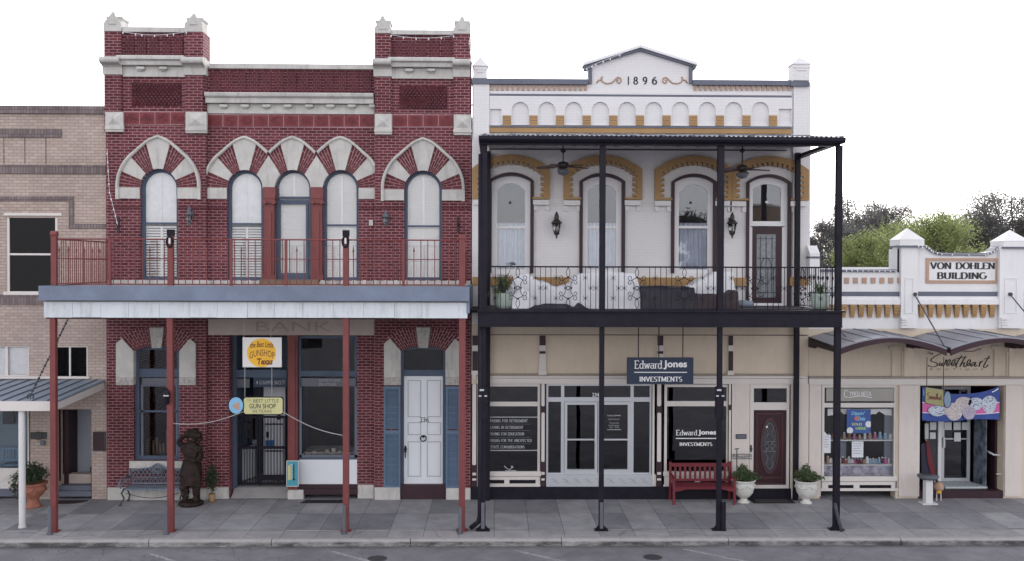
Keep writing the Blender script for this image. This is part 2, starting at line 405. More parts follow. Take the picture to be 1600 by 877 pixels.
def profile_x(mb, px0, px1, prof, d=0.0, pyref=None):
    """prof: list of (out, py): moulding run along x, projecting 'out' metres in front of plane d"""
    cx = (px0+px1)/2; ym = prof[0][1] if pyref is None else pyref
    pts = [(d-o, Z(y, d, cx)) for o, y in prof]
    mb.prism([pts], X(px0,d,ym), X(px1,d,ym), axis='x'); return mb

# text ------------------------------------------------------------
def _fit(vs, fs, box, d, th):
    """2D mesh (x,z) -> fitted to pixel box on plane d, thin solid"""
    a = min(v[0] for v in vs); b = max(v[0] for v in vs); c = min(v[1] for v in vs); e = max(v[1] for v in vs)
    x0,x1,z0,z1 = PB(*box, d)
    def tr(v): return (x0+(v[0]-a)/(b-a)*(x1-x0), z0+(v[1]-c)/(e-c)*(z1-z0))
    return [tr(v) for v in vs]
def txt(parent, name, s, box, d, mat, bold=0.0, shear=0.0, th=.004, arcs=None):
    cu = bpy.data.curves.new('t', 'FONT'); cu.body = s; cu.offset = bold; cu.shear = shear; cu.resolution_u = 3
    ob = bpy.data.objects.new('t', cu); COL.objects.link(ob)
    dg = bpy.context.evaluated_depsgraph_get(); dg.update()
    me = bpy.data.meshes.new_from_object(ob.evaluated_get(dg))
    vs = [(v.co.x, v.co.y) for v in me.vertices]; fs = [tuple(p.vertices) for p in me.polygons]
    bpy.data.objects.remove(ob); bpy.data.curves.remove(cu); bpy.data.meshes.remove(me)
    if arcs: vs = [(x, y+arcs*(1-((x-min(v[0] for v in vs))/(max(v[0] for v in vs)-min(v[0] for v in vs))*2-1)**2)) for x, y in vs]
    vs = _fit(vs, fs, box, d, th)
    mb = MB(); mb.add([(x, d, z) for x, z in vs], fs)
    return mb.build(name, mat, parent, clean=False)
# pen-drawn serif face: stroke weight follows the direction of the stroke
def E(cx, cz, rx, rz, a0, a1, n=12): return [(cx+rx*math.cos(R(a0+(a1-a0)*i/n)), cz+rz*math.sin(R(a0+(a1-a0)*i/n))) for i in range(n+1)]
GL = {
 'A': (.86, [[(.1,0),(.43,1)],[(.43,1),(.76,0)],[(.22,.34),(.64,.34)]], [(.1,0),(.76,0)]),
 'B': (.76, [[(.15,0),(.15,1)],[(.15,1),(.4,1)]+E(.4,.76,.2,.24,90,-90)+[(.15,.52)],[(.4,.52)]+E(.4,.26,.25,.26,90,-90)+[(.15,0)]], [(.15,0),(.15,1)]),
 'C': (.8, [E(.45,.5,.36,.5,50,310,20)], []),
 'D': (.86, [[(.15,0),(.15,1)],[(.15,1),(.38,1)]+E(.38,.5,.36,.5,90,-90,16)+[(.15,0)]], [(.15,0),(.15,1)]),
 'E': (.7, [[(.15,0),(.15,1)],[(.15,1),(.6,1),(.6,.86)],[(.15,.52),(.5,.52)],[(.15,0),(.63,0),(.63,.15)]], [(.15,0),(.15,1)]),
 'F': (.66, [[(.15,0),(.15,1)],[(.15,1),(.6,1),(.6,.86)],[(.15,.52),(.48,.52)]], [(.15,0),(.15,1)]),
 'G': (.86, [E(.46,.5,.36,.5,50,330,20)+[(.77,.42)]], [(.77,.44)]),
 'H': (.86, [[(.15,0),(.15,1)],[(.7,0),(.7,1)],[(.15,.5),(.7,.5)]], [(.15,0),(.15,1),(.7,0),(.7,1)]),
 'I': (.36, [[(.18,0),(.18,1)]], [(.18,0),(.18,1)]),
 'L': (.68, [[(.15,0),(.15,1)],[(.15,0),(.6,0),(.6,.18)]], [(.15,0),(.15,1)]),
 'M': (1.0, [[(.15,0),(.15,1)],[(.15,1),(.5,.1)],[(.5,.1),(.84,1)],[(.84,0),(.84,1)]], [(.15,0),(.84,0),(.15,1),(.84,1)]),
 'N': (.88, [[(.15,0),(.15,1)],[(.15,1),(.72,0)],[(.72,0),(.72,1)]], [(.15,0),(.15,1),(.72,1)]),
 'O': (.9, [E(.45,.5,.36,.5,90,450,24)], []),
 'P': (.7, [[(.15,0),(.15,1)],[(.15,1),(.38,1)]+E(.38,.73,.23,.27,90,-90)+[(.15,.46)]], [(.15,0),(.15,1)]),
 'R': (.8, [[(.15,0),(.15,1)],[(.15,1),(.38,1)]+E(.38,.75,.22,.25,90,-90)+[(.15,.5)],[(.38,.5),(.7,0)]], [(.15,0),(.15,1),(.7,0)]),
 'S': (.66, [E(.34,.75,.22,.25,40,270,14)+E(.34,.25,.24,.25,90,-140,14)], []),
 'T': (.76, [[(.38,0),(.38,1)],[(.06,.84),(.06,1),(.7,1),(.7,.84)]], [(.38,0)]),
 'U': (.86, [[(.15,1),(.15,.3)]+E(.43,.3,.28,.3,180,360,12)+[(.71,1)]], [(.15,1),(.71,1)]),
 'V': (.84, [[(.08,1),(.42,0)],[(.42,0),(.74,1)]], [(.08,1),(.74,1)]),
 'X': (.84, [[(.1,1),(.72,0)],[(.1,0),(.72,1)]], [(.1,1),(.72,0),(.1,0),(.72,1)]),
 'Y': (.8, [[(.08,1),(.4,.48),(.4,0)],[(.4,.48),(.7,1)]], [(.08,1),(.7,1),(.4,0)]),
 'd': (.66, [E(.3,.32,.22,.32,90,450,18),[(.52,0),(.52,1)]], [(.56,0),(.48,1)]),
 'w': (.86, [[(.08,.64),(.26,0)],[(.26,0),(.43,.6)],[(.43,.6),(.6,0)],[(.6,0),(.76,.64)]], [(.08,.64),(.76,.64)]),
 'a': (.6, [E(.3,.48,.18,.16,150,0,8)+[(.48,0)],E(.28,.2,.2,.19,60,380,14)], [(.52,0)]),
 'r': (.46, [[(.15,0),(.15,.64)],[(.15,.44)]+E(.32,.46,.14,.17,150,50,6)], [(.15,0),(.12,.64)]),
 '1': (.42, [[(.22,0),(.22,1)]], []),
 '8': (.66, [E(.33,.75,.2,.25,90,450,16),E(.33,.26,.26,.26,90,450,18)], []),
 '9': (.66, [E(.33,.7,.24,.3,0,360,16),[(.57,.7),(.55,.4),(.42,.1),(.2,0)]], []),
 '6': (.66, [E(.33,.3,.24,.3,0,360,16),[(.09,.3),(.13,.65),(.3,.9),(.5,1)]], []),
 '2': (.62, [E(.3,.74,.22,.26,160,-30,12)+[(.1,0),(.54,0)]], []),
 '3': (.62, [E(.3,.75,.2,.25,150,-80,12),E(.3,.26,.23,.26,80,-150,12)], []),
 '4': (.64, [[(.45,0),(.45,1),(.08,.32),(.58,.32)]], []),
 "'": (.2, [[(.1,.8),(.1,1)]], []), '-': (.4, [[(.08,.45),(.3,.45)]], []),
}
def pen(strokes, thick, thin):
    """strokes in 2D -> quads"""
    vs, fs = [], []
    for st in strokes:
        L_, R_ = [], []
        for i, p in enumerate(st):
            a = st[max(i-1,0)]; b = st[min(i+1,len(st)-1)]
            dx, dz = b[0]-a[0], b[1]-a[1]; l = math.hypot(dx,dz) or 1
            wd = thin + (thick-thin)*(abs(dz)/l)**1.3
            nx, nz = -dz/l*wd/2, dx/l*wd/2
            L_.append((p[0]+nx,p[1]+nz)); R_.append((p[0]-nx,p[1]-nz))
        o = len(vs); vs += L_+R_; n = len(st)
        fs += [(o+i,o+i+1,o+n+i+1,o+n+i) for i in range(n-1)]
    return vs, fs
def serif(parent, name, s, box, d, mat, thick=.20, thin=.055, slab=.16, th=0):
    x = 0; vs, fs = [], []
    for ch in s:
        if ch == ' ': x += .5; continue
        adv, st, se = GL[ch]
        v, f = pen([[(p[0]+x,p[1]) for p in q] for q in st], thick, thin)
        for sx, sz in se:
            zz = sz + (thin/2 if sz < .5 else -thin/2)
            v2 = [(x+sx-slab,zz-thin/2),(x+sx+slab,zz-thin/2),(x+sx+slab,zz+thin/2),(x+sx-slab,zz+thin/2)]
            f = f+[tuple(i+len(v) for i in (0,1,2,3))]; v = v+v2
        fs += [tuple(i+len(vs) for i in q) for q in f]; vs += v; x += adv
    vs = _fit(vs, fs, box, d, th)
    # tiny stagger in depth per face group avoids coplanar overlap
    mb = MB()
    for k, q in enumerate(fs):
        mb.add([(vs[i][0], d-.0004*(k % 5), vs[i][1]) for i in q], [tuple(range(len(q)))])
    return mb.build(name, mat, parent, clean=False)
def strokes(parent, name, polys, box, d, mat, src, thick, thin):
    """free pen strokes measured in a source frame src=(w,h) mapped to the pixel box"""
    x0,x1,z0,z1 = PB(*box, d)
    w_, h_ = src
    P = []
    for st in polys:      # smooth with Catmull-Rom
        q = [((x/w_)*(x1-x0)+x0, z1-(y/h_)*(z1-z0)) for x, y in st]
        if len(q) > 2:
            o = []
            for i in range(len(q)-1):
                p0,p1,p2,p3 = q[max(i-1,0)], q[i], q[i+1], q[min(i+2,len(q)-1)]
                for k in range(4):
                    t = k/4
                    o.append(tuple(.5*((2*p1[j])+(-p0[j]+p2[j])*t+(2*p0[j]-5*p1[j]+4*p2[j]-p3[j])*t*t+(-p0[j]+3*p1[j]-3*p2[j]+p3[j])*t**3) for j in (0,1)))
            o.append(q[-1]); q = o
        P.append(q)
    vs, fs = pen(P, thick, thin)
    mb = MB()
    for k, q in enumerate(fs): mb.add([(vs[i][0], d-.0004*(k % 5), vs[i][1]) for i in q], [tuple(range(len(q)))])
    return mb.build(name, mat, parent, clean=False)

# windows ------------------------------------------------------------
def blinds(parent, x0, x1, z0, z1, y, name='blind', mat=None, pitch=.05, stile=True, tight=False, arch=None):
    mb = MB(); n = int((z1-z0)/pitch)
    cx = (x0+x1)/2
    for k in range(n):
        z = z0 + (k+.5)*pitch; a, b = x0, x1
        if arch:
            hw = (x1-x0)/2
            if z > arch[0]:
                t = (z-arch[0])/(arch[1]-arch[0]); 
                if t >= .98: continue
                hw *= math.sqrt(1-t*t)
            a, b = cx-hw, cx+hw
        h = pitch*.47 if tight else pitch*.30
        mb.add([(a,y-.012,z-h),(b,y-.012,z-h),(b,y+.014,z+h),(a,y+.014,z+h),(a,y-.008,z-h-.006),(b,y-.008,z-h-.006),(b,y+.018,z+h-.006),(a,y+.018,z+h-.006)],
               [(0,1,2,3),(7,6,5,4),(0,4,5,1),(3,2,6,7)])
    if stile:
        ztop = z1-.06
        mb.box(cx-.03, cx+.03, y-.02, y+.02, z0, ztop)
    return mb.build(name, mat or M['blind'], parent)
def sash_window(parent, name, a, y, t, mat, rails=(), glass='glass', tin=None, pane=True):
    """arched or flat frame around opening a=(x0,x1,zb,zs,zc); rails: list of (z, thickness)"""
    mb = MB(); mb.prism([archloop(*a), archloop(*loop_in(a, t))], y, y+.07)
    for z, h in rails: mb.box(a[0]+t, a[1]-t, y+.005, y+.06, z-h/2, z+h/2)
    fr = mb.build(name, mat, parent)
    if pane:
        g = MB(); g.prism([archloop(*loop_in(a, t*.9))], y+.03, y+.036); g.build('pane', M[glass], fr)
    return fr
def flat_window(parent, name, x0,y0,x1,y1, d, t, mat, vbars=(), hbars=(), glass='glass', depth=.07, pane=True):
    X0,X1,Z0,Z1 = PB(x0,y0,x1,y1,d); t_ = t*S
    mb = MB(); mb.prism([rect(X0,X1,Z0,Z1), rect(X0+t_,X1-t_,Z0+t_,Z1-t_)], d, d+depth)
    for v, wd in vbars: xx = X(v,d,(y0+y1)/2); mb.box(xx-wd*S/2, xx+wd*S/2, d+.004, d+depth-.004, Z0+t_, Z1-t_)
    for h, wd in hbars: zz = Z(h,d,(x0+x1)/2); mb.box(X0+t_, X1-t_, d+.006, d+depth-.006, zz-wd*S/2, zz+wd*S/2)
    fr = mb.build(name, mat, parent)
    if pane:
        g = MB(); g.box(X0+t_*.9, X1-t_*.9, d+depth/2, d+depth/2+.006, Z0+t_*.9, Z1-t_*.9); g.build('pane', M[glass], fr)
    return fr
def fan(mb, cx, cz, r0, r1, a0, a1, n, rings, y, th=.02, gap=.18, stag=True):
    """radial bricks: r0/r1 functions of angle (deg), metres"""
    for i in range(n):
        b0 = a0+(a1-a0)*(i+gap/2)/n; b1 = a0+(a1-a0)*(i+1-gap/2)/n
        cuts = [j/rings for j in range(rings+1)]
        if stag and i % 2: cuts = [0]+[(j+.5)/rings for j in range(rings)]+[1]
        for u, v in zip(cuts[:-1], cuts[1:]):
            u2 = u+(.03 if u > 0 else 0)
            q = []
            for ang, f in ((b0,u2),(b1,u2),(b1,v),(b0,v)):
                r = r0(ang)+(r1(ang)-r0(ang))*f; q.append((cx+r*math.cos(R(ang)), cz+r*math.sin(R(ang))))
            mb.prism([q], y, y+th)
def ringseg(cx, cz, r0, r1, a0, a1, n=8):
    p = []
    for i in range(n+1):
        a = a0+(a1-a0)*i/n; p.append((cx+r0(a)*math.cos(R(a)), cz+r0(a)*math.sin(R(a))))
    for i in range(n+1):
        a = a1+(a0-a1)*i/n; p.append((cx+r1(a)*math.cos(R(a)), cz+r1(a)*math.sin(R(a))))
    return p
def interp(tab, a):
    a = abs(a-180) if a > 90 else a
    for (a0,v0),(a1,v1) in zip(tab[:-1], tab[1:]):
        if a <= a1: return v0+(v1-v0)*(a-a0)/(a1-a0)
    return tab[-1][1]
HOOD = [(0,65),(30,66),(45,67),(57,67.5),(68,71),(80,77),(90,81)]

# ================================================================== GROUND
g = MB(); g.box(-260, 260, -220, -3.70, -.6, -.15); struct(g, 'road', None or paint('asphalt', (.20,.197,.213,1), rough=.9, var=.3, scale=1.1, dirt=.6, dirtcol=(.12,.12,.135,1), bump=.8, bscale=90))
def wear(m, ymask=None, zmask=None, cracks=0):
    N=m.node_tree.nodes; K=m.node_tree.links.new; b=N['Principled BSDF']; src=b.inputs['Base Color'].links[0].from_socket
    geo=N.new('ShaderNodeNewGeometry'); sp=N.new('ShaderNodeSeparateXYZ'); K(geo.outputs['Position'],sp.inputs[0])
    nz=N.new('ShaderNodeTexNoise'); nz.inputs['Scale'].default_value=1.0; nz.inputs['Detail'].default_value=8; nz.inputs['Roughness'].default_value=.75
    mp=N.new('ShaderNodeMapping'); mp.inputs['Scale'].default_value=(1.6,5,5); K(geo.outputs['Position'],mp.inputs[0]); K(mp.outputs[0],nz.inputs['Vector'])
    fac=None
    for ax,mk in ((1,ymask),(2,zmask)):
        if not mk: continue
        r=N.new('ShaderNodeMapRange'); r.inputs[1].default_value=mk[0]; r.inputs[2].default_value=mk[1]; r.inputs[3].default_value=mk[2]; r.inputs[4].default_value=mk[3]; K(sp.outputs[ax],r.inputs[0])
        r2=N.new('ShaderNodeMapRange'); r2.inputs[1].default_value=.35; r2.inputs[2].default_value=.6; K(nz.outputs[0],r2.inputs[0])
        mu=N.new('ShaderNodeMath'); mu.operation='MULTIPLY'; K(r.outputs[0],mu.inputs[0]); K(r2.outputs[0],mu.inputs[1]); fac=mu.outputs[0]
    out=src
    if fac is not None:
        mm=N.new('ShaderNodeMix'); mm.data_type='RGBA'; mm.inputs[7].default_value=(.045,.043,.045,1); K(fac,mm.inputs[0]); K(out,mm.inputs[6]); out=mm.outputs[2]
    if cracks:
        n2=N.new('ShaderNodeTexNoise'); n2.inputs['Scale'].default_value=1.5; K(geo.outputs['Position'],n2.inputs['Vector'])
        ad=N.new('ShaderNodeVectorMath'); ad.operation='MULTIPLY_ADD'; ad.inputs[1].default_value=(.6,.6,.6); K(n2.outputs['Color'],ad.inputs[0]); K(geo.outputs['Position'],ad.inputs[2])
        vo=N.new('ShaderNodeTexVoronoi'); vo.feature='DISTANCE_TO_EDGE'; vo.inputs['Scale'].default_value=cracks; K(ad.outputs[0],vo.inputs['Vector'])
        r=N.new('ShaderNodeMapRange'); r.inputs[1].default_value=.0; r.inputs[2].default_value=.006; r.inputs[3].default_value=.38; r.inputs[4].default_value=0; K(vo.outputs['Distance'],r.inputs[0])
        mm=N.new('ShaderNodeMix'); mm.data_type='RGBA'; mm.inputs[7].default_value=(.04,.04,.042,1); K(r.outputs[0],mm.inputs[0]); K(out,mm.inputs[6]); out=mm.outputs[2]
    K(out,b.inputs['Base Color'])
g = MB(); g.box(-260, 260, 10, 320, -.6, -.02); struct(g, 'ground', paint('back_lot_gravel', (.18,.17,.15,1), rough=1, var=.3, scale=.4))
wear(bpy.data.materials['asphalt'], ymask=(-3.98,-3.76,0,.85), cracks=.42)
side = brickmat('sidewalk_slabs', (.21,.21,.23,1), (.35,.35,.365,1), (.10,.10,.11,1), bw=.80, bh=1.45, ms=.007, offset=0, floor=True, bump=.3, var=.28, cscale=1.3, stain=.3, rough=.85)
g = MB(); g.box(-60, 60, -2.95, 10, -.5, 0); struct(g, 'sidewalk', side)
side2 = brickmat('kerbside_slabs', (.28,.275,.28,1), (.35,.34,.345,1), (.14,.13,.13,1), bw=.80, bh=3, ms=.007, offset=0, floor=True, bump=.3, var=.25, cscale=1.5, stain=.25, rough=.85)
g = MB(); g.box(-60, 60, -3.548, -2.953, -.5, -.006); struct(g, 'sidewalk_edge_strip', side2)
wear(M['concrete_kerb'], zmask=(-.07,-.03,.95,0)); wear(side2, cracks=.2)
kb = MB(); random.seed(3); xk = -30.0
while xk < 30:
    ln = random.uniform(2.6, 4.2)
    dz = random.uniform(-.008, .008); dy = random.uniform(-.01, .01)
    kb.prism([[(-3.55,-.5),(-3.55,0+dz),(-3.66+dy,-.002+dz),(-3.70+dy,-.02+dz),(-3.725+dy,-.06),(-3.735+dy,-.5)]], xk+.008, xk+ln-.008, axis='x'); xk += ln
struct(kb, 'kerb', M['concrete_kerb'])
ln_ = MB()
for px, py in ((231,866),(516,863),(801,862),(1066,861)):
    D = 6.2*FPX/(py-418); x = U(px,py,-25+D)[0]; y = -25+D
    q = [(x,y),(x+.10,y+.02),(x+3.6,y-2.75),(x+3.48,y-2.79)]
    ln_.prism([q], -.15, -.146, axis='z')
struct(ln_, 'parking_stripes', paint('worn_white_paint', (.34,.34,.35,1), rough=.9, var=.6, scale=18, dirt=.8, dirtcol=(.14,.14,.15,1), bump=.4))
for px, py, r in ((591,871,.21),(1018,870,.20)):
    if r:
        D = 6.2*FPX/(py-418); x = U(px,py,-25+D)[0]
        c = MB(); c.cyl((x,-25+D-.15,-.152),(x,-25+D-.15,-.143),r,n=24); c.smooth=False
        c.build('x', M['mat'])if False else struct(c, 'manhole_cover', paint('dark_iron_cover', (.05,.05,.055,1), rough=.7, bump=.9, bscale=50))

# ================================================================== RED BRICK BUILDING
TL = (166, 322.5); CN = (322.5, 585.5); TR = (585.5, 736)
red = thing('brick_building', 'red brick building with stone trim, two end towers and pointed arches over the upper windows', 'building', (X(450), 0, 0))
CD = .13            # centre bay set back
zb = 0.0
UW = {}             # upper windows
for nme, c, hw, top, bot, spr in (('a',248.5,29.5,264,437,293.5),('b',383,28,266,438,294),('c',457.5,28,266,438,294),('d',532.5,28,266,438,294),('e',661,29.5,267,438,296.5)):
    d = CD if nme in 'bcd' else 0
    UW[nme] = arch_px(c-hw, c+hw, bot, spr, top, d)
lowA = arch_px(208.5, 280, 720, 549, 541, 0)
lowB = arch_px(626, 696, 775, 549, 541, 0)
lowB = (lowB[0], lowB[1], .0, lowB[3], lowB[4])
xTL, xTLr = X(TL[0]), X(TL[1]); xTRl, xTR = X(TR[0]), X(TR[1])
zT1, zT2 = Z(50,0,245), Z(52,0,660)
wb = MB()
wb.prism([rect(xTL, xTLr, 0, Z(92,0,245)), archloop(*UW['a']), archloop(*lowA)], 0, .34)
wb.prism([rect(xTRl, xTR, 0, Z(95,0,660)), archloop(*UW['e']), archloop(*lowB[:5])], 0, .34)
zE = Z(524, CD)                                  # bottom of lintel
xe0, xe1 = X(358,CD), X(558,CD)
wb.prism([[(xTLr,0),(xe0,0),(xe0,zE),(xe1,zE),(xe1,0),(xTRl,0),(xTRl,Z(107,CD,455)),(xTLr,Z(107,CD,455))], archloop(*UW['b']), archloop(*UW['c']), archloop(*UW['d'])], CD, .34+CD)
# tower tops: corner piers and recessed parapet panels, towers have depth
for (p0,p1,q0,q1,yt,ycb) in ((164.5,191,290,318.5,50,92),(586,611,709,735,53,95)):
    cx=(p0+q1)/2
    for a,b in ((p0,p1),(q0,q1)):
        wb.box(X(a,0,130), X(b,0,130), -.07, .55, Z(207,0,cx), Z(yt,0,cx))
    wb.box(X(p1,0,70), X(q0,0,70), .03, .30, Z(ycb,0,cx), Z(yt,0,cx))
# side, back walls
zr = Z(112)
wb.box(xTL, xTL+.3, .34, 13, 0, Z(175,0,245)); wb.box(xTR-.3, xTR, .34, 13, 0, Z(178,0,660)); wb.box(xTL+.3, xTR-.3, 12.7, 13, 0, Z(178))
wb.build('wall', M['brick'], red)
rf = MB(); rf.box(xTL+.3, xTR-.3, .5, 12.7, Z(190), Z(188)); rf.build('roof', M['roofing'], red)
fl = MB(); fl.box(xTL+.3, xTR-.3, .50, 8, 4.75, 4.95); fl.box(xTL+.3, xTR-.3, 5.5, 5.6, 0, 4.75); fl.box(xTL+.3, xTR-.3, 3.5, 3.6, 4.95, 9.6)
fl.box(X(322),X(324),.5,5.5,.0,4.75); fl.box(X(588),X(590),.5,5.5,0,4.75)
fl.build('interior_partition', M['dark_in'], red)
# quoin breaks of the tower corners (thin pilasters)
# stone coping
st = MB()
st.pbox(191,42.5,291,50,-.06,.36); st.pbox(611,47,709,54,-.06,.36)
st.pbox(327,100,585,107.5,CD-.08,CD+.4)
st.build_each('parapet_coping', M['stone'], red)
# finials: little gabled stone caps
for p0,p1,yb,yk,yt in ((164.5,191,50,38,21),(290.5,317.5,51,39,23),(586,611,53,46,27),(709,735,54,47,28)):
    x0,x1 = X(p0,0,40), X(p1,0,40); z0, z1, z2 = Z(yb,0,p0), Z(yk,0,p0), Z(yt,0,p0); cx=(x0+x1)/2
    m_ = MB(); m_.prism([[(x0-.01,z0),(x1+.01,z0),(x1+.01,z1),(cx+.05,z2-.05),(cx-.05,z2-.05),(x0-.01,z1)]], -.10, .02)
    m_.prism([[(x0+.03,z0),(x1-.03,z0),(x1-.03,z2-.10),(x0+.03,z2-.10)]], .02, .5)
    m_.prism([[(x0+.01,z2-.13),(x1-.01,z2-.13),(x1-.01,z2-.07),(x0+.01,z2-.07)]], .024, .53)
    m_.lathe([(.02,z2-.1),(.055,z2-.05),(.05,z2),(.01,z2+.03)], cx, -.04, 10)
    m_.prism([[(cx-.10,z1-.02),(cx+.10,z1-.02),(cx,z1+.13)]], -.125, -.1)
    m_.build('finial', M['stone'], red)
# parapet brick dentil panels
dp = MB()
for x0,x1,y0,y1,n,d in ((193,288,60,88,5,.03),(613,708,64,91,5,.03),(328,583,112,144,13,CD)):
    wd = (x1-x0)/n
    for i in range(n): dp.pbox(x0+i*wd+2, y0, x0+(i+1)*wd-2.6, y1, d-.035, d)
    dp.pbox(x0, y1+.5, x1, y1+2.5, d-.045, d)
for x0,x1,y0,y1 in ((208,280,131,164),(627,695,136,169)):
    n = 12; rows = 9; sx=(x1-x0)/n; sy=(y1-y0)/rows
    for j in range(rows):
        for i in range(n):
            o = (j % 2)*.5*sx
            dp.pbox(x0+i*sx+o+.6, y0+j*sy+.5, x0+i*sx+o+sx*.62, y0+(j+1)*sy-.5, -.03, 0)
dp.build_each('dentil_brickwork', M['brick_dark'], red)
pn = MB()
for x0,x1,y0,y1 in ((206,284,129,166),(624,699,134,171)): pn.pbox(x0,y0,x1,y1,-.006,0)
pn.build_each('patterned_brick_panel', M['brick_panel'], red)
# cornices
for px0,px1,pa0,pa1,y in ((160,325,191,290,90),(583.5,737,611,709,93)):
    cn = MB(); cx=(px0+px1)/2
    profile_x(cn, pa0-3, pa1+2, [(0,y+14),(.20,y+14),(.22,y+8),(.30,y+6),(.30,y+2),(.27,y),(0,y-1)], 0, y)
    for b0,b1 in ((px0+(3 if px0<200 else 1),pa0+2),(pa1-1,px1-2)):
        # scrolled end blocks
        prof=[(0,y+28),(.10,y+28),(.12,y+17),(.17,y+14.5),(.30,y+13)]
        for k in range(9):
            a=R(-90+180*k/8); prof.append((.27+.09*math.cos(a), y+7.5-5.2*math.sin(a)))
        prof += [(0,y+2)]
        cn.prism([[(-o, Z(q,0,cx)) for o,q in prof]], X(b0,0,y), X(b1,0,y), axis='x')
        cn.box(X(b0,0,y)+.01, X(b1,0,y)-.01, 0, .62, Z(y+28,0,cx)+.005, Z(y+3,0,cx)-.005)
    cn.build('cornice', M['stone'], red)
    fz = MB(); fz.pbox(pa0+1, y+14, pa1-1, y+30, -.055, .0)
    for f in (.285,.64): 
        bx = pa0+(pa1-pa0)*f; fz.pbox(bx-6, y+14.2, bx+6, y+18, -.17, -.05); fz.pbox(bx-4, y+18, bx+4, y+20.5, -.12, -.05)
    fz.build_each('frieze', M['stone_tan'] if False else M['stone'], red)
cn = MB(); profile_x(cn, 324, 585, [(0,163),(.17,163),(.18,156),(.26,153),(.28,149),(.25,147.5),(0,147)], CD, 155); cn.build('cornice', M['stone'], red)
fz = MB(); fz.pbox(323,163.2,585,178,CD-.04,CD)
for i in range(8):
    bx = 349+i*33.4; fz.pbox(bx-6, 163.4, bx+6, 167, CD-.15, CD-.04); fz.pbox(bx-4,167,bx+4,169.5,CD-.10,CD-.04)
fz.build_each('frieze', M['stone'], red)
# terracotta tile band
tl = MB()
for x0,x1,y0,y1,n,d in ((193.5,290,175.5,194,4,0),(324.5,585,180,198,11,CD),(613,709,180,197.5,4,0)):
    wd=(x1-x0)/n
    for i in range(n):
        a,b=x0+i*wd+.7, x0+(i+1)*wd-.7
        tl.pbox(a,y0,b,y1,d-.018,d)
        X0,X1,Z0,Z1 = PB(a,y0,b,y1,d-.03); cx,cz=(X0+X1)/2,(Z0+Z1)/2
        for rr in (.135,.085,.04):
            tl.prism([[(cx+rr*math.cos(t*math.pi/7),cz+rr*.85*math.sin(t*math.pi/7)) for t in range(14)],[(cx+(rr-.018)*math.cos(t*math.pi/7),cz+(rr-.018)*.85*math.sin(t*math.pi/7)) for t in range(14)]], d-.033, d-.018)
tl.build_each('terracotta_tile_band', M['tile_red'], red)
tb = MB()
for x0,x1,y0,y1,d in ((191.5,290,174.5,195,0),(322.5,585,179.2,199,CD),(611,709,179,198.5,0)): tb.pbox(x0,y0,x1,y1,d-.006,d)
tb.build_each('tile_mortar', paint('pink_mortar', (.42,.25,.27,1)), red)
# pyramid faced stone blocks on the tower corners
for x0,x1,y0,y1 in ((164.5,192,175,206),(290,322.5,175,208),(585.5,612,178,210),(709,736,179,211)):
    k = MB(); k.pbox(x0,y0,x1,y1,-.105,0); k.pbox(x0-.8,y1-4,x1+.8,y1-9,-.135,-.1)
    X0,X1,Z0,Z1 = PB(x0+3,y0+3,x1-3,y1-11,-.105); c=((X0+X1)/2,-.18,(Z0+Z1)/2)
    k.add([(X0,-.105,Z0),(X1,-.105,Z0),(X1,-.105,Z1),(X0,-.105,Z1),c],[(0,1,4),(1,2,4),(2,3,4),(3,0,4)])
    k.box(X(x0+1,0,y0),X(x1-1,0,y0),.0,.62,Z(y1,0,x0),Z(y0,0,x0)) if False else None
    k.build('stone_block', M['stone'], red)

def hood_arch(key, left=True, right=True):
    a = UW[key]; d = CD if key in 'bcd' else 0.0
    cx, cz = (a[0]+a[1])/2, a[3]; rin = (a[1]-a[0])/2
    ri = lambda t: rin+.0; ro = lambda t: (interp(HOOD, t)-4.6)*S; rh = lambda t: interp(HOOD, t)*S
    vall = 90
    for t in range(0,91):
        if rh(t)*math.cos(R(t)) < 37.25*S: vall = t; break
    a0 = 0 if right else vall; a1 = 180 if left else 180-vall
    hd = MB()
    hd.prism([ringseg(cx,cz,ro,rh,a0,a1,34)], d-.10, d+.02)
    hd.prism([ringseg(cx,cz,lambda t: ro(t)+.022,lambda t: rh(t)-.02,a0,a1,34)], d-.125, d-.1)
    zl = cz-17*S
    if right: hd.box(cx+ro(0), cx+rh(0), d-.10, d+.02, zl-.02, cz-.001)
    if left: hd.box(cx-rh(0), cx-ro(0), d-.10, d+.02, zl-.02, cz-.001)
    hd.build('hood_moulding', M['stone'], red)
    vs_, bk, mo = MB(), MB(), MB()
    y = d-.05
    vs_.prism([ringseg(cx,cz,ri,ro,75,105,8)], y-.02, d+.25)                       # keystone
    for side in (0,1):
        f = (lambda p,q: (p,q)) if side == 0 else (lambda p,q: (180-q,180-p))
        on = right if side == 0 else left
        if on:
            vs_.prism([ringseg(cx,cz,ri,ro,*f(24,48),6)], y, d+.25)
            xx = (cx+rin, cx+ro(0)) if side == 0 else (cx-ro(0), cx-rin)
            vs_.box(xx[0]+.002, xx[1]-.002, y, d+.25, zl, cz-.004)
            fan(bk, cx, cz, ri, ro, *f(1,24), 4, 2, y+.01)
            mo.prism([ringseg(cx,cz,ri,ro,*f(0,24),4)], y+.02, d+.2)
        fan(bk, cx, cz, ri, lambda t: ro(t), *f(48,75), 6, 2, y+.01, gap=.26)
        mo.prism([ringseg(cx,cz,ri,ro,*f(48,75),5)], y+.02, d+.2)
    if not right and key in 'bc': pass
    return vs_, bk, mo, (cx,cz,rin,ro,d)
mortar_m = paint('arch_mortar', (.40,.27,.28,1))
acc = {}
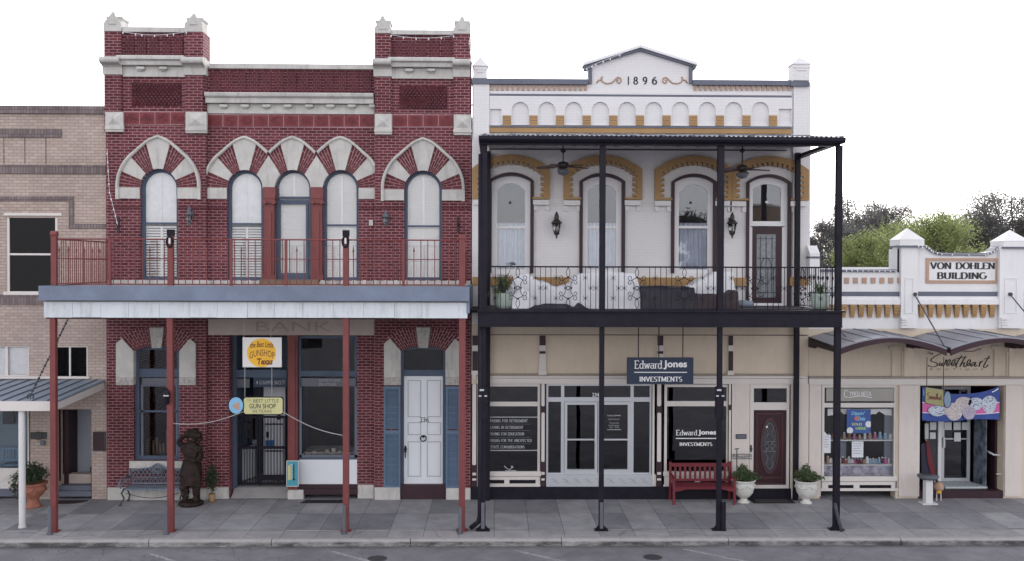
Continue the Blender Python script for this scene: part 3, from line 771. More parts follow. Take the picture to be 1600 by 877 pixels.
for key,l,r in (('a',1,1),('b',1,0),('c',0,0),('d',0,1),('e',1,1)):
    vs_,bk,mo,info = hood_arch(key,l,r); acc[key]=info
    if key in 'bcd':
        # shared stone spandrel is added below; drop the inner wedges past the valley by geometry
        pass
    vs_.build_each('voussoir_stone', M['stone'], red); bk.build_each('voussoir_bricks', M['voussoir'], red); mo.build_each('arch_mortar', mortar_m, red)
for k0,k1 in (('b','c'),('c','d')):
    c0,c1=acc[k0],acc[k1]; d=CD; xm=(c0[0]+c1[0])/2; cz=c0[1]; rin=c0[2]
    pts=[(c0[0]+rin,cz-.0),(c0[0]+rin,cz-.02)]
    pts=[(c1[0]-rin,cz-.01),(c0[0]+rin,cz-.01)]
    for i in range(9): t=48*i/8; pts.append((c0[0]+rin*math.cos(R(t)),cz+rin*math.sin(R(t))))
    pts.append((xm, cz+58*S-.12))
    for i in range(9): t=132+48*i/8; pts.append((c1[0]+rin*math.cos(R(t)),cz+rin*math.sin(R(t))))
    m_=MB(); m_.prism([pts], d-.052, d+.25); m_.build_each('voussoir_stone', M['stone'], red)
# columns between the triple windows
for x0,x1 in ((411.5,429),(486,504)):
    m_=MB(); cx=(x0+x1)/2
    m_.pbox(x0+1,318,x1-1,438,CD-.10,CD+.1); m_.pbox(x0+5,330,x1-5,436,CD-.13,CD-.1)
    m_.pbox(x0-.5,292.5,x1+.5,310,CD-.13,CD+.1); m_.pbox(x0,310,x1,314,CD-.11,CD+.1); m_.pbox(x0-.5,314,x1+.5,318,CD-.16,CD+.1)
    m_.pbox(x0-.5,430,x1+.5,438,CD-.14,CD-.1)
    xx,zz=U(x0+2,316,CD-.17); xw=U(x1-2,316,CD-.17)[0]
    for q in (xx,xw): m_.cyl((q,CD-.20,zz),(q,CD-.1,zz),.055,n=12)
    m_.build('column', M['redpaint'], red)
# sill course
sc_=MB(); sc_.pbox(168,438,322,446,-.06,0); sc_.pbox(323,439,585,446,CD-.07,CD); sc_.pbox(586,439,735,446,-.06,0)
for k in range(34): 
    x=176+k*16.4; 
    if x<725: xx,zz=U(x,443,-.065); sc_.cyl((xx,-.07,zz),(xx,-.05,zz),.09,n=10)
sc_.build_each('sill_course', M['stone'], red)
m_=MB(); m_.pbox(405,437,497,446,CD-.30,CD-.08); m_.build('wooden_threshold', paint('worn_brown_board',(.20,.13,.09,1),var=.3,scale=5), red)
# band course at impost
bc=MB()
for x0,x1,d in ((168,218,0),(279,322,0),(323,355,CD),(561,585,CD),(586,631,0),(691,735,0)): bc.pbox(x0,322,x1,327,d-.02,d)
bc.build_each('impost_band', M['brick_dark'], red)

# upper windows
def upper_red_window(key, yrail):
    a = UW[key]; d = (CD if key in 'bcd' else 0)+.12
    fr = sash_window(red, 'arched_window', a, d, .075, M['frameblue'], rails=[(Z(yrail,d,400), .045)])
    i = loop_in(a,.075)
    zr_ = Z(yrail,d,400)
    # curtain film behind the upper sash, louvred shutters below
    if key in 'ab':
        c=MB(); c.prism([archloop(*(i[0],i[1],zr_,i[3],i[4]))], d+.10, d+.11); c.box((i[0]+i[1])/2-.015,(i[0]+i[1])/2+.015,d+.085,d+.1,zr_,i[4]-.02); c.build('curtain', M['curtain'], fr)
    else:
        blinds(fr, i[0], i[1], zr_+.02, i[4], d+.10, arch=(i[3],i[4]), tight=True, name='shutter')
        c=MB(); c.prism([archloop(*(i[0],i[1],zr_,i[3],i[4]))], d+.13, d+.14); c.build('backing_shade', M['curtain'], fr)
    blinds(fr, i[0], i[1], i[2], zr_-.02, d+.10, name='shutter', pitch=.07, tight=(key in 'de'))
    if key in 'de':
        c=MB(); c.box(i[0],i[1],d+.13,d+.14,i[2],zr_); c.build('backing_shade', M['curtain'], fr)
upper_red_window('a',349.5); upper_red_window('b',350); upper_red_window('d',351.5); upper_red_window('e',352.5)
# centre door-window
a = UW['c']; d = CD+.12
fr = sash_window(red, 'balcony_door', a, d, .06, M['frameblue'], rails=[(Z(309,d,457),.06),(Z(316,d,457),.10)])
m_=MB(); X0,X1,Z0,Z1=PB(433,318,482,437,d-.02); m_.prism([rect(X0,X1,Z0,Z1),rect(X0+.08,X1-.07,Z0+.17,Z1-.02)],d-.02,d+.03)
m_.build('door_leaf', M['frameblue'], fr)
i=loop_in(a,.06); zt=Z(307,d,457)
c=MB(); c.prism([archloop(*(i[0],i[1],zt,i[3],i[4]))], d+.13, d+.14); c.box(X0,X1,d+.13,d+.14,Z0,Z1); c.build('backing_shade', M['curtain'], fr)
blinds(fr, i[0], i[1], zt, i[4], d+.10, arch=(i[3],i[4]), tight=True, name='shutter')
blinds(fr, X0+.05, X1-.05, Z0+.1, Z1, d+.09, tight=True, name='blind', stile=False, pitch=.045)

# BANK lintel
lt=MB(); lt.pbox(325,499,585,524,CD-.09,CD+.3); lt.build('lintel', M['stone_tan'], red)
txt(red,'lettering','BANK',(400,503,518,518),CD-.094,paint('carved_letter_shadowline',(.32,.26,.24,1)),bold=-.004)
# stone imposts + keystones + brick segmental arches below
lowst = MB(); lowc = MB(); lb = MB(); lm = MB()
for (x0,x1,j0,j1,key) in ((181,208.5,280,305.5,0),(600,626,696,720,1)):
    for pts in ([(x0,537),(x0+9.5,529.5),(x1,549),(x1,590),(x0,590)], [(j0,549),(j1-9.5,529.5),(j1,537),(j1,590),(j0,590)]):
        lowst.pprism([pts], -.06, .2)
    for a,b in ((x0,x1),(j0,j1)):
        lowst.pbox(a-.5,578,b+.5,580,-.075,-.05); lowc.pbox(a,590.3,b,602,-.065,.2)
        for q in range(3):
            xx,zz=U(a+5+q*(b-a-10)/2,596,-.07); lowc.cyl((xx,-.085,zz),(xx,-.06,zz),.055,n=10)
    cx=(x1+j0)/2; xc,zc=U(cx,612,-.04); 
    hw=(j0-x1)/2*S; zs=Z(549,0,cx); zcr=Z(541,0,cx)
    Rr=((zcr-zs)**2+hw*hw)/(2*(zcr-zs)); czc=zcr-Rr; aa=math.degrees(math.asin(hw/Rr))
    # bricks of the segmental arch fan out from a focus below
    fz_=zs-.62; 
    def r0f(t,cx=xc,fz_=fz_,czc=czc,Rr=Rr):
        # distance from focus to intrados along angle t
        c,s_=math.cos(R(t)),math.sin(R(t)); dz=fz_-czc; B=dz*s_; C=dz*dz-Rr*Rr
        return -B+math.sqrt(max(B*B-C,0))
    ztop=Z(512,0,cx)-.02; 
    def r1f(t,fz_=fz_,ztop=ztop):
        return min((ztop-fz_)/math.sin(R(t)), 1.36)
    al=math.degrees(math.atan2(zs-fz_,hw))
    fan(lb,xc,fz_,r0f,r1f,al+1,180-al-1,24,3,-.012,th=.02,gap=.22)
    lm.prism([ringseg(xc,fz_,r0f,r1f,al,180-al,20)],-.003,.1)
    lowc.pprism([[(cx-11,512),(cx+11.5,512),(cx+7.5,544),(cx-7,544)]], -.08, .1)
lowst.build_each('impost_stone', M['stone'], red); lowc.build_each('carved_ornament', M['stone_carved'], red); lb.build_each('voussoir_bricks', M['voussoir'], red); lm.build_each('arch_mortar', mortar_m, red)
# base stones
bs=MB()
bs.pbox(168,762,285,783,-.05,.1); bs.pbox(202,720.5,285,762,-.045,.02) if False else None
bs.pbox(202,721,286,732,-.07,.1); bs.pbox(285.5,764,322.5,783,-.05,.1); bs.pbox(324,762,357,783,CD-.06,CD+.3); bs.pbox(449.5,766,474,783,CD-.12,CD+.1)
bs.pbox(559,758,584,783,CD-.05,CD+.1); bs.pbox(585,762,625,783,-.06,.1); bs.pbox(697,763,735,783,-.06,.1)
bs.build_each('base_stone', M['stone'], red)
# lower left window
d=.14
fr=sash_window(red,'ground_floor_window',(lowA[0],lowA[1],lowA[2],lowA[3],lowA[4]),d,.10,M['frameblue'],rails=[(Z(583,d,245),.22),(Z(643,d,245),.05)])
m_=MB(); m_.pbox(222,591,281,602,d-.03,d+.0); m_.build('roller_awning_rail', M['stone_tan'] if False else M['grey'], fr)
m_=MB(); X0,X1,Z0,Z1=PB(221,602,279,716,d+.04); m_.prism([rect(X0,X1,Z0,Z1),rect(X0+.06,X1-.06,Z0+.06,Z1-.03)],d+.005,d+.03); m_.build('inner_frame', M['slate'], fr)
# display behind the glass
m_=MB()
for k in range(9): m_.pbox(228+k*5.2,660+random.random()*40,231+k*5.2,712,d+.5+random.random()*.4,d+.6+random.random()*.4)
m_.build('window_display_boards', paint('dim_display_wood',(.12,.08,.06,1),var=.5,scale=5), fr)
m_=MB(); m_.pbox(228,714,280,717,d+.2,d+1.2); m_.build('window_shelf', M['dark_floor'], fr)
# shuttered side door 236
d=.10
fr=sash_window(red,'entrance_door',(lowB[0],lowB[1],.28,lowB[3],lowB[4]),d,.075,M['frameblue'],rails=[(Z(583,d,661),.16)],pane=False)
g_=MB(); x0,x1,z0,z1=PB(632,550,691,578,d+.04); g_.prism([archloop(x0,x1,z0,lowB[3]-.02,lowB[4]-.06)],d+.04,d+.046); g_.build('pane',M['glass'],fr)
m_=MB(); m_.pbox(631,588,694.5,758,d+.03,d+.08); lf=m_.build('door_leaf',M['doorwhite'],fr)
m_=MB(); m2=MB()
for (x0,y0,x1,y1) in ((637,594,658,652),(667,594,689,652),(637,660,658,680),(667,660,689,680),(637,690,658,745),(667,690,689,745)):
    m_.pprism([[(x0,y0),(x1,y0),(x1,y1),(x0,y1)],[(x0+1.3,y0+1.3),(x1-1.3,y0+1.3),(x1-1.3,y1-1.3),(x0+1.3,y1-1.3)]],d+.022,d+.03)
    m2.pbox(x0+3.5,y0+3.5,x1-3.5,y1-3.5,d+.018,d+.03)
m_.build('panel_moulding',M['groove'],fr); m2.build('raised_panel',M['doorwhite'],fr)
m_=MB(); xk,zk=U(661.5,685,d); 
ring=[(xk+.075*math.cos(t*math.pi/8),d-.02,zk+.075*math.sin(t*math.pi/8)) for t in range(17)]; m_.tube(ring,.014,6); m_.cyl((xk,d-.03,zk+.05),(xk,d+.03,zk+.05),.03,n=8)
xk,zk=U(633.5,702,d); m_.cyl((xk,d-.04,zk),(xk,d+.03,zk),.035,n=8); m_.tube([(xk,d-.03,zk),(xk,d-.05,zk-.1),(xk,d-.02,zk-.22)],.013,6); m_.pbox(632,697,635,707,d+.01,d+.03)
m_.build('door_handle',M['black'],fr)
txt(fr,'house_number','236',(656,652,670,660),d+.016,M['lettering_dark'])
m_=MB(); m_.pbox(625.5,758,695.5,783,-.02,.3); m_.build('door_step',M['maroonblk'],red)
for x0,x1 in ((599.5,625.5),(696.5,719)):
    m_=MB(); X0,X1,Z0,Z1=PB(x0,604,x1,763,-.05); zm=Z(676,-.05,x0)
    m_.prism([rect(X0,X1,Z0,Z1),rect(X0+.05,X1-.05,Z0+.08,zm-.05),rect(X0+.05,X1-.05,zm+.05,Z1-.07)],-.05,0)
    z=Z0+.09
    while z<Z1-.08:
        if abs(z-zm)>.06: m_.add([(X0+.05,-.042,z),(X1-.05,-.042,z),(X1-.05,-.012,z+.04),(X0+.05,-.012,z+.04)],[(0,1,2,3)])
        z+=.052
    m_.build('louvred_shutter',M['shutter'],red)
# shop front of the centre bay
m_=MB(); m_.pbox(449.5,524,465,766,CD-.06,CD+.2); m_.pbox(453,530,461,760,CD-.09,CD-.06); m_.pbox(448.5,524,466,531,CD-.10,CD-.04); m_.build('cast_iron_column',M['redpaint'],red)
fr=flat_window(red,'shop_window',466.5,525,558,718,CD+.02,4,M['frameblue'],hbars=[(584,9)],glass='glass')
m_=MB(); m_.pbox(471,591,556,604,CD-.06,CD+.02); m_.build('roller_awning_rail',M['grey'],fr)
m_=MB(); m_.pbox(468,605,471.5,715,CD-.01,CD+.02); m_.pbox(554,605,558,715,CD-.01,CD+.02); m_.pbox(468,711,558,715,CD-.01,CD+.02); m_.build('inner_frame',M['slate'],fr)
txt(fr,'lettering','GUNSMITHING\nON SITE 830',(498,592,532,603),CD-.066,M['lettering_grey'])
m_=MB(); m_.pbox(467,718.5,558,757,CD-.0,CD+.06); m_.build('stall_riser',M['doorwhite'],red)
m_=MB(); m_.pbox(466,757,558.5,773,CD-.03,CD+.2); m_.pbox(474,764,558,773,CD-.10,CD-.03); m_.build('plinth',M['maroonblk'],red)
m_=MB()
for k in range(7): m_.pbox(478+k*10,700+random.random()*8,484+k*10,711,CD+.3,CD+.45)
m_.box(X(470),X(556),CD+.25,CD+1.2,Z(713),Z(711))
for k in range(16): 
    x,z=U(474+k*5.2,709.5+.5*(k%2),CD+.12); m_.box(x-.022,x+.022,CD+.10,CD+.12,z-.02,z+.02)
m_.build('window_display_goods',paint('dim_goods',(.30,.28,.26,1),var=.6,scale=9),fr)
# recessed entry: transom with a board, side wall, gate, far door
EN=.62
m_=MB(); m_.prism([[(.12,0),(.5,.20),(2.2,.24),(2.2,0)]],X(357)+.02,X(449),axis='x'); m_.build('entry_ramp',M['concrete_kerb'],red)
m_=MB(); m_.box(X(357)-.02,X(357)+.08,CD+.34,EN+1.6,0,4.3); m_.box(X(449),X(449)+.1,CD+.2,EN+1.6,0,4.3); m_.box(X(357),X(449),EN+1.6,EN+1.7,0,4.3); m_.box(X(357),X(449),CD+.3,EN+1.6,4.25,4.3)
m_.build('entry_recess_wall',M['frameblue'],red)
m_=MB(); m_.pbox(361,578,448,590,CD+.35,CD+.42); m_.pbox(358,524,363,776,CD+.3,CD+.4); m_.build('entry_frame',M['frameblue'],red)
m_=MB(); m_.pbox(364,592,390,606,EN-.1,EN-.06); m_.build('entry_notice',M['grey'],red)
m_=MB(); m_.pbox(396,590,448,605,EN-.1,EN-.06); nb=m_.build('entry_signboard',M['navy'],red)
txt(red,'lettering','★ GUNSMITH  SINCE 77',(400,594,445,601),EN-.105,M['lettering_grey'])
d=EN+.9
m_=MB(); m_.pbox(412,600,446,752,d,d+.05); dl=m_.build('shop_door',M['doorwhite'],red)
m_=MB(); m_.pbox(414,662,442,664,d-.01,d); m_.pbox(414,704,442,706,d-.01,d); m_.pbox(432,650,440,654,d-.02,d); m_.cyl((X(436,d),d-.05,Z(655,d)),(X(436,d),d-.05,Z(648,d)),.04,n=8)
m_.pbox(416,675,420,684,d-.02,d); m_.build_each('door_fitting',M['black'],dl)
m_=MB(); m_.pbox(415,688,428,700,d-.012,d-.002); m_.build('blue_notice',paint('bright_blue_notice',(.05,.16,.42,1)),dl)
m_=MB(); xa_,xb_=X(365,EN+.1),X(401,EN+.95); m_.prism([[(xa_,EN+.12),(xb_,EN+.95),(xb_-.04,EN+.98),(xa_-.04,EN+.15)]],.26,1.15,axis='z'); m_.build('side_panel',M['doorwhite'],red)
m_=MB(); m_.prism([[(xa_,EN+.14),(xb_,EN+.97),(xb_-.04,EN+1.0),(xa_-.04,EN+.17)]],1.22,2.0,axis='z'); m_.build('side_window',M['glassdark'],red)
m_=MB(); m_.prism([[(xa_+.12,EN+.10),(xa_+.42,EN+.53),(xa_+.41,EN+.54),(xa_+.11,EN+.11)]],1.5,1.9,axis='z') if False else m_.pbox(373,652,386,668,EN+.6,EN+.62); m_.build('notice_board',M['paper'],red)

# iron gate across the entry
gt=thing('iron_gate','black barred iron gate closing the recessed gun shop entry','gate',(X(404,EN),EN,0))
for q,(x0,x1) in enumerate(((364,403),(404,447))):
    m_=MB(); X0,X1,Z0,Z1=PB(x0,650,x1,755,EN); Z0=.24
    for xx in (X0,X1-.05): m_.box(xx,xx+.05,EN,EN+.05,Z0,Z1)
    zm=Z(700,EN,x0)
    for zz,h in ((Z0,.05),(zm-.03,.07),(Z1-.06,.06)): m_.box(X0,X1,EN+.002,EN+.048,zz,zz+h)
    if q==1: m_.box(X0+.02,X1-.02,EN+.004,EN+.046,Z0+.12,Z0+.26)
    n=9
    for k in range(1,n): xx=X0+(X1-X0)*k/n; m_.box(xx-.009,xx+.009,EN+.015,EN+.033,Z0,Z1)
    lf=m_.build('gate_leaf',M['black'],gt)
    if q==0: 
        m_=MB(); m_.box(X1-.14,X1-.02,EN-.03,EN,zm+.1,zm+.22); m_.build('lock_box',M['iron_dark'],gt)
for xx in (365,404,446):
    m_=MB(); x=X(xx,EN); m_.box(x-.02,x+.02,EN+.06,EN+.10,.0,Z(600,EN)); m_.build('gate_post',M['black'],gt)

# ================================================================== WHITE TWO STOREY BUILDING
wh = thing('painted_brick_building', 'white painted two-storey building with 1896 on its gable and ochre scalloped window surrounds', 'building', (X(1000), 0, 0))
WW = {'a': arch_px(766.5,830.5,427,284,273,0), 'b': arch_px(908.5,973,427,285,274,0), 'c': arch_px(1051.5,1116,427,286,275,0), 'd': arch_px(1168.5,1232,478.5,287,276,0)}
xL, xR = X(737)+.004, X(1264)
zsp = Z(507,0,1000)
m_ = MB()
ped = [U(x,y,0) for x,y in ((1083,131),(1083,103),(1001,75),(919,103),(919,131))]
m_.prism([[(xL,zsp),(xR,zsp),(xR,Z(128,0,1250)),ped[0],ped[1],ped[2],ped[3],ped[4],(xL,Z(124,0,745))]]+[archloop(*WW[k]) for k in 'abcd'], 0, .32)
for x0,x1,y0,y1 in ((739,764,127,505),(1237,1264,131,505)): m_.box(X(x0),X(x1),-.07,0,Z(y1,0,x0),Z(y0,0,x0))
m_.box(xR-.3,xR,.32,13,0,Z(135,0,1264)); m_.box(xL,xL+.3,.32,13,0,9.3); m_.box(xL+.3,xR-.3,12.7,13,0,9.8)
m_.build('wall', M['whitebrick'], wh)
m_ = MB(); m_.box(xL+.3,xR-.3,.5,12.7,9.9,10.0); m_.build('roof', M['roofing'], wh)
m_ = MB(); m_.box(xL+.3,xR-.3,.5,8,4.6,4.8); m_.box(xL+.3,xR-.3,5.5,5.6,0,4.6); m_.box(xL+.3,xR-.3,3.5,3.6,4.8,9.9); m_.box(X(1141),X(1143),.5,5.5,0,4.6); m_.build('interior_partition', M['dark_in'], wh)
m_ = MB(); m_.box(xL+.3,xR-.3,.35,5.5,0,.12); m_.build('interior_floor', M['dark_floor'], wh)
# lower wall (beige) with shopfront openings
def notch(x0,x1,ytop,ybot=0): return [(X(x0),0),(X(x0),Z(ytop,0,(x0+x1)/2)),(X(x1),Z(ytop,0,(x0+x1)/2)),(X(x1),0)]
m_ = MB(); m_.prism([[(xL,0)]+notch(761,1138,600)+notch(1171,1235,601)+[(xR,0),(xR,zsp-.002),(xL,zsp-.002)]], .0, .32); m_.build('ground_floor_wall', M['beige'], wh)
# fascia, mouldings of the lower wall
m_ = MB(); m_.pbox(745,600,1262,591.5,-.05,0); m_.pbox(745,591,1262,588,-.11,0); m_.build('shopfront_cornice', M['cream'], wh)
m_ = MB(); m_.pbox(747,584.5,1240,587.8,-.08,0); m_.build('cornice_ledge', paint('weathered_ledge',(.28,.24,.21,1),dirt=.5), wh)
m_ = MB()
for k in range(5): m_.pbox(747,508+k*3,1262,510.4+k*3,-.02-.006*(k%2),0)
m_.build('weatherboard', M['beige'], wh)
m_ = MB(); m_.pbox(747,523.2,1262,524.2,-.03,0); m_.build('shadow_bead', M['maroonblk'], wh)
for x0,x1 in ((737.5,747),(842.5,853),(1027,1037),(1138,1146)):
    m_=MB(); m_.pbox(x0,524,x1,586,-.07,0); m_.build('pilaster_shaft', M['cream'], wh)
    m_=MB(); m_.pbox(x0+.5,524.5,x1-.5,540,-.09,-.07); m_.pbox(x0+.5,549,x1-.5,(553 if x0>745 and x0<1100 else 580),-.09,-.07); [o for o in m_.build_each('pilaster_inlay', M['maroonblk'], wh)]
    m_=MB(); m_.pbox(x0-1,579.5,x1+1,586,-.10,-.07); m_.build('pilaster_base_block', M['cream'], wh)
# pilasters beside shop windows
def strip(x0,x1,segs,d=-.05,bk=(600,776)):
    m_=MB(); m_.pbox(x0-1.5,bk[0],x1+1.5,bk[1],d+.03,d+.09); m_.build('pilaster_backing', M['maroonblk'], wh)
    m_=MB()
    for y0,y1 in segs:
        a=PB(x0,y0,x1,y1,d); r=(a[1]-a[0])/2; 
        pts=[(a[0],a[2]+r*.6),(a[0]+r*.3,a[2]+r*.1),(a[0]+r,a[2]),(a[1]-r*.3,a[2]+r*.1),(a[1],a[2]+r*.6),(a[1],a[3]-r*.6),(a[1]-r*.3,a[3]-r*.1),(a[0]+r,a[3]),(a[0]+r*.3,a[3]-r*.1),(a[0],a[3]-r*.6)]
        if y1-y0 < 6: pts=rect(*a)
        m_.prism([pts],d,d+.03)
    m_.build('pilaster_panel', M['cream'], wh)
strip(846,851,((600,635),(645,722),(738,742),(748,751)))
strip(1027,1033,((600,635),(645,722),(738,742),(748,751)))
strip(738,744,((582,593),(600,727),(739,743),(748,751)))
m_=MB(); m_.pbox(1019.5,601,1022.5,760,-.02,.05); m_.pbox(1016.5,742,1025,776,.0,.2); m_.build('door_side_moulding',M['cream'],wh)
strip(1139,1142,((600,633),(641,735)))
m_=MB(); m_.pbox(1143.5,600,1171,776,-.04,0); m_.build('pilaster', M['pilaster'], wh)
m_=MB(); m_.pbox(1236.8,600,1263,776,-.04,0); m_.build('pilaster', M['pilaster'], wh)
# black plinth
m_=MB(); m_.pbox(736,761,1171,783,-.06,.2); m_.build('plinth', M['black'], wh)
# shop windows of the white building
def shopwin(par, x0,x1,ytt,yt1,yw0,yw1,yp,slotx,d=0.0,mat=None,glass='glassdark'):
    mat = mat or M['cream']
    fr=flat_window(par,'shop_window',x0,ytt,x1,yw1+8,d,4,mat,hbars=[((yt1+yw0)/2,yw0-yt1)],glass=glass)
    m_=MB(); m_.pbox(x0-1.5,yw1+1,x1+1.5,yw1+8,d-.06,d); m_.build('window_sill',mat,fr)
    m_=MB(); a=PB(x0,yw1+8.5,x1,yp,d-.02)
    holes=[]
    for s0,s1 in slotx: b=PB(s0,yw1+14,s1,yw1+20,d-.02); holes.append(rect(b[0],b[1],b[2],b[3]))
    m_.prism([rect(*a)]+holes,d-.02,d+.03); m_.box(a[0]-.03,a[1]+.03,d-.05,d-.021,a[2],a[2]+.07); m_.build('stall_riser',mat,par)
    m_=MB(); m_.box(a[0],a[1],d+.04,d+.05,a[2],a[3]); m_.build('vent_backing',M['black'],par)
    return fr
f1=shopwin(wh,757,844,600,628,635,736,761,((763,788),(796,837)),.03)
f2=shopwin(wh,1038,1139,601,627,635,736,761,((1052,1086),(1094,1134)),.03)
# lettering on the first window
m_=MB()
for y,h in ((652,1.5),(704,1.5)): m_.pbox(759,y-h/2,840,y+h/2,.045,.05)
m_.build_each('lettering_rule',M['lettering_grey'],f1)
m_=MB()
for y in (662.8,673.1,683.4,693.6): m_.pbox(760,y-.3,829,y+.3,.045,.05)
m_.build_each('lettering_rule',paint('faint_rule',(.12,.12,.14,1)),f1)
for s,x0,x1,y in (('PREPARING FOR RETIREMENT',757,824.6,657.7),('LIVING IN RETIREMENT',766,818,668),('PAYING FOR EDUCATION',765,819,678.2),('PREPARING FOR THE UNEXPECTED',757,831,688.5),('ESTATE CONSIDERATIONS',764,820,698.6)):
    serif(f1,'lettering',s,(x0,y-2.4,x1,y+2.4),.044,M['lettering_grey'],thick=.2,thin=.09)
# little ornament under the list
strokes(f1,'window_emblem',[[(180,590),(230,690),(295,760)],[(345,610),(370,650),(300,760),(290,860)],[(330,620),(350,600),(375,640),(350,655),(330,620)],[(200,790),(260,800),(290,840),(330,800),(445,790)],[(210,800),(290,815),(440,795)]],(775,707,807,738),.044,M['lettering_grey'],(450,870),.028,.015)
def ej(par, xs, xe, y0, y1, yl, iy0, iy1, ix0, ix1, d, mat):
    k=xe-xs
    serif(par,'lettering','Edward',(xs,y0,xs+k*.54,y1-.9),d,mat,thick=.15,thin=.07)
    txt(par,'lettering','Jones',(xs+k*.555,y0,xe,y1),d,mat,bold=.035)
    m_=MB(); m_.pbox(xs,yl-.7,xe,yl+.7,d,d+.004); m_.build_each('lettering_rule',mat,par)
    serif(par,'lettering','INVESTMENTS',(ix0,iy0,ix1,iy1),d,mat,thick=.2,thin=.08)
ej(f2,1056,1119,671.8,681.5,685.3,691.5,697,1061.7,1113,.044,M['lettering_white'])
# entry doors unit
d=.06
m_=MB(); X0,X1,Z0,Z1=PB(853.5,600,1018,762,d); Zt=Z(624,d,935)
fr=flat_window(wh,'entrance_doors',853.5,600,1018,742,d,3,M['alum'],vbars=[(879,5),(987.5,5)],hbars=[(624.5,7)],glass='glassdark',pane=True)
for x0,x1 in ((882,933.5),(934.5,985)):
    m_=MB(); a=PB(x0,628.5,x1,741,d-.02); m_.prism([rect(*a),rect(a[0]+.07,a[1]-.07,a[2]+.12,a[3]-.07)],d-.02,d+.03); zz=Z(687,d,x0); m_.box(a[0]+.07,a[1]-.07,d-.015,d+.02,zz-.02,zz+.02)
    m_.build('door_leaf',M['alum'],fr)
m_=MB()
for xx in (929.5,938.5): x,z=U(xx,690,d-.05); m_.tube([(x,d-.02,z-.14),(x,d-.07,z-.12),(x,d-.07,z+.12),(x,d-.02,z+.14)],.014,6)
m_.build_each('door_handle',M['alum'],fr,gap=.0)
txt(fr,'house_number','234',(925.5,614,936,620),d-.004,M['lettering_white'],bold=.02)
serif(fr,'lettering','Edward',(949,648,960,650.6),d+.01,M['lettering_grey'],thick=.22,thin=.14); txt(fr,'lettering','Jones',(960.4,648,970,650.8),d+.01,M['lettering_grey'],bold=.05)
for y,x0,x1,s in ((655.5,950.5,968,'INVESTMENTS'),(661,952.5,966.5,'Financial'),(664.8,950.5,968,'Advisor'),(668,952,967,'361 275'),(671.5,948.5,970.5,'')):
    if s: txt(fr,'lettering',s,(x0,y-1.2,x1,y+1.2),d+.01,M['lettering_grey'])
    else: m_=MB(); m_.pbox(x0,y-.5,x1,y+.5,d+.008,d+.012); m_.build('lettering_rule',M['lettering_grey'],fr)
m_=MB(); m_.pbox(853.5,742,1018,760.5,-.03,.2); sl_=m_.build('door_sill_panel',M['alum'],wh)
m_=MB()
for k in range(9):
    x,z=U(866+k*17.5,751,-.034)
    for q in (0,1): m_.tube([(x-.09+q*.05,-.034,z+.04-q*.07),(x-.02+q*.05,-.036,z+.045-q*.07),(x+.01+q*.05,-.034,z+.01-q*.07),(x+.07+q*.05,-.034,z+.005-q*.07)],.009,4)
m_.build('sill_ornament',M['lettering_grey'],sl_)
# blinds/items seen inside
m_=MB()
for x0,y0,x1,y1,dd in ((905,652,912,662,.8),(914,650,925,664,.8),(860,660,878,672,1.2)): m_.pbox(x0,y0,x1,y1,dd,dd+.02)
m_.build_each('interior_notice',M['shade'],wh)
# maroon front door
d=.03
fr=flat_window(wh,'entrance_door',1171.5,601,1235,764,d-.03,6,M['cream'],hbars=[(635,12)],pane=False)
g_=MB(); g_.pbox(1177,606,1228,630,d,d+.006); g_.build('pane',M['glassdark'],fr)
m_=MB(); m_.pbox(1177,641,1228,760,d+.0,d+.05); lf=m_.build('door_leaf',M['doormaroon'],fr)
def ellipse(cx,cz,rx,rz,n=28): return [(cx+rx*math.cos(2*math.pi*i/n),cz+rz*math.sin(2*math.pi*i/n)) for i in range(n)]
cx,cz=U(1202.5,697,d)
m_=MB(); m_.prism([ellipse(cx,cz,.245,.74),ellipse(cx,cz,.205,.69)],d-.03,d+.0)
a=PB(1182,646,1223,756,d); m_.prism([rect(*a),rect(a[0]+.02,a[1]-.02,a[2]+.02,a[3]-.02)],d-.01,d); m_.box(a[0]+.02,a[1]-.02,d-.012,d,a[2]+.14,a[2]+.18)
m_.build('door_moulding',M['doormaroon2'],fr)
m_=MB(); m_.prism([ellipse(cx,cz,.20,.68)],d-.012,d); m_.build('oval_glass',paint('bevelled_dark_glass',(.05,.05,.06,1),rough=.12,var=.6,scale=18,spec=.8,bump=.6,bscale=16),fr)
m_=MB(); 
for s_ in (-1,1):
    for v in (-1,1):
        P=[(0,.62),(.10,.5),(.04,.3),(.13,.16),(.02,.02)]
        m_.tube([(cx+s_*x,d-.016,cz+v*z) for x,z in P],.006,4)
    m_.tube([(cx+s_*.03,d-.016,cz-.1),(cx+s_*.16,d-.016,cz),(cx+s_*.03,d-.016,cz+.1)],.006,4)
m_.tube([(cx-.17,d-.016,cz+.12),(cx+.17,d-.016,cz+.12)],.006,4); m_.tube([(cx-.17,d-.016,cz-.14),(cx+.17,d-.016,cz-.14)],.006,4)
m_.build('leaded_came',paint('pewter_came',(.3,.3,.31,1),metal=.5),fr)
m_=MB(); x,z=U(1173.6,701,-.02); m_.cyl((x,-.06,z),(x,0,z),.03,n=8); m_.box(x-.02,x+.02,-.03,-.002,z-.09,z+.09); m_.build('door_handle',M['iron_dark'],fr)
m_=MB(); x,z=U(1198,667,d-.03); m_.cyl((x,d-.05,z),(x,d-.02,z),.028,n=10); m_.build('door_knocker',M['bulb'],fr)
m_=MB(); m_.pbox(1171,764,1236,783,-.05,.2); m_.build('door_step',M['black'],wh)

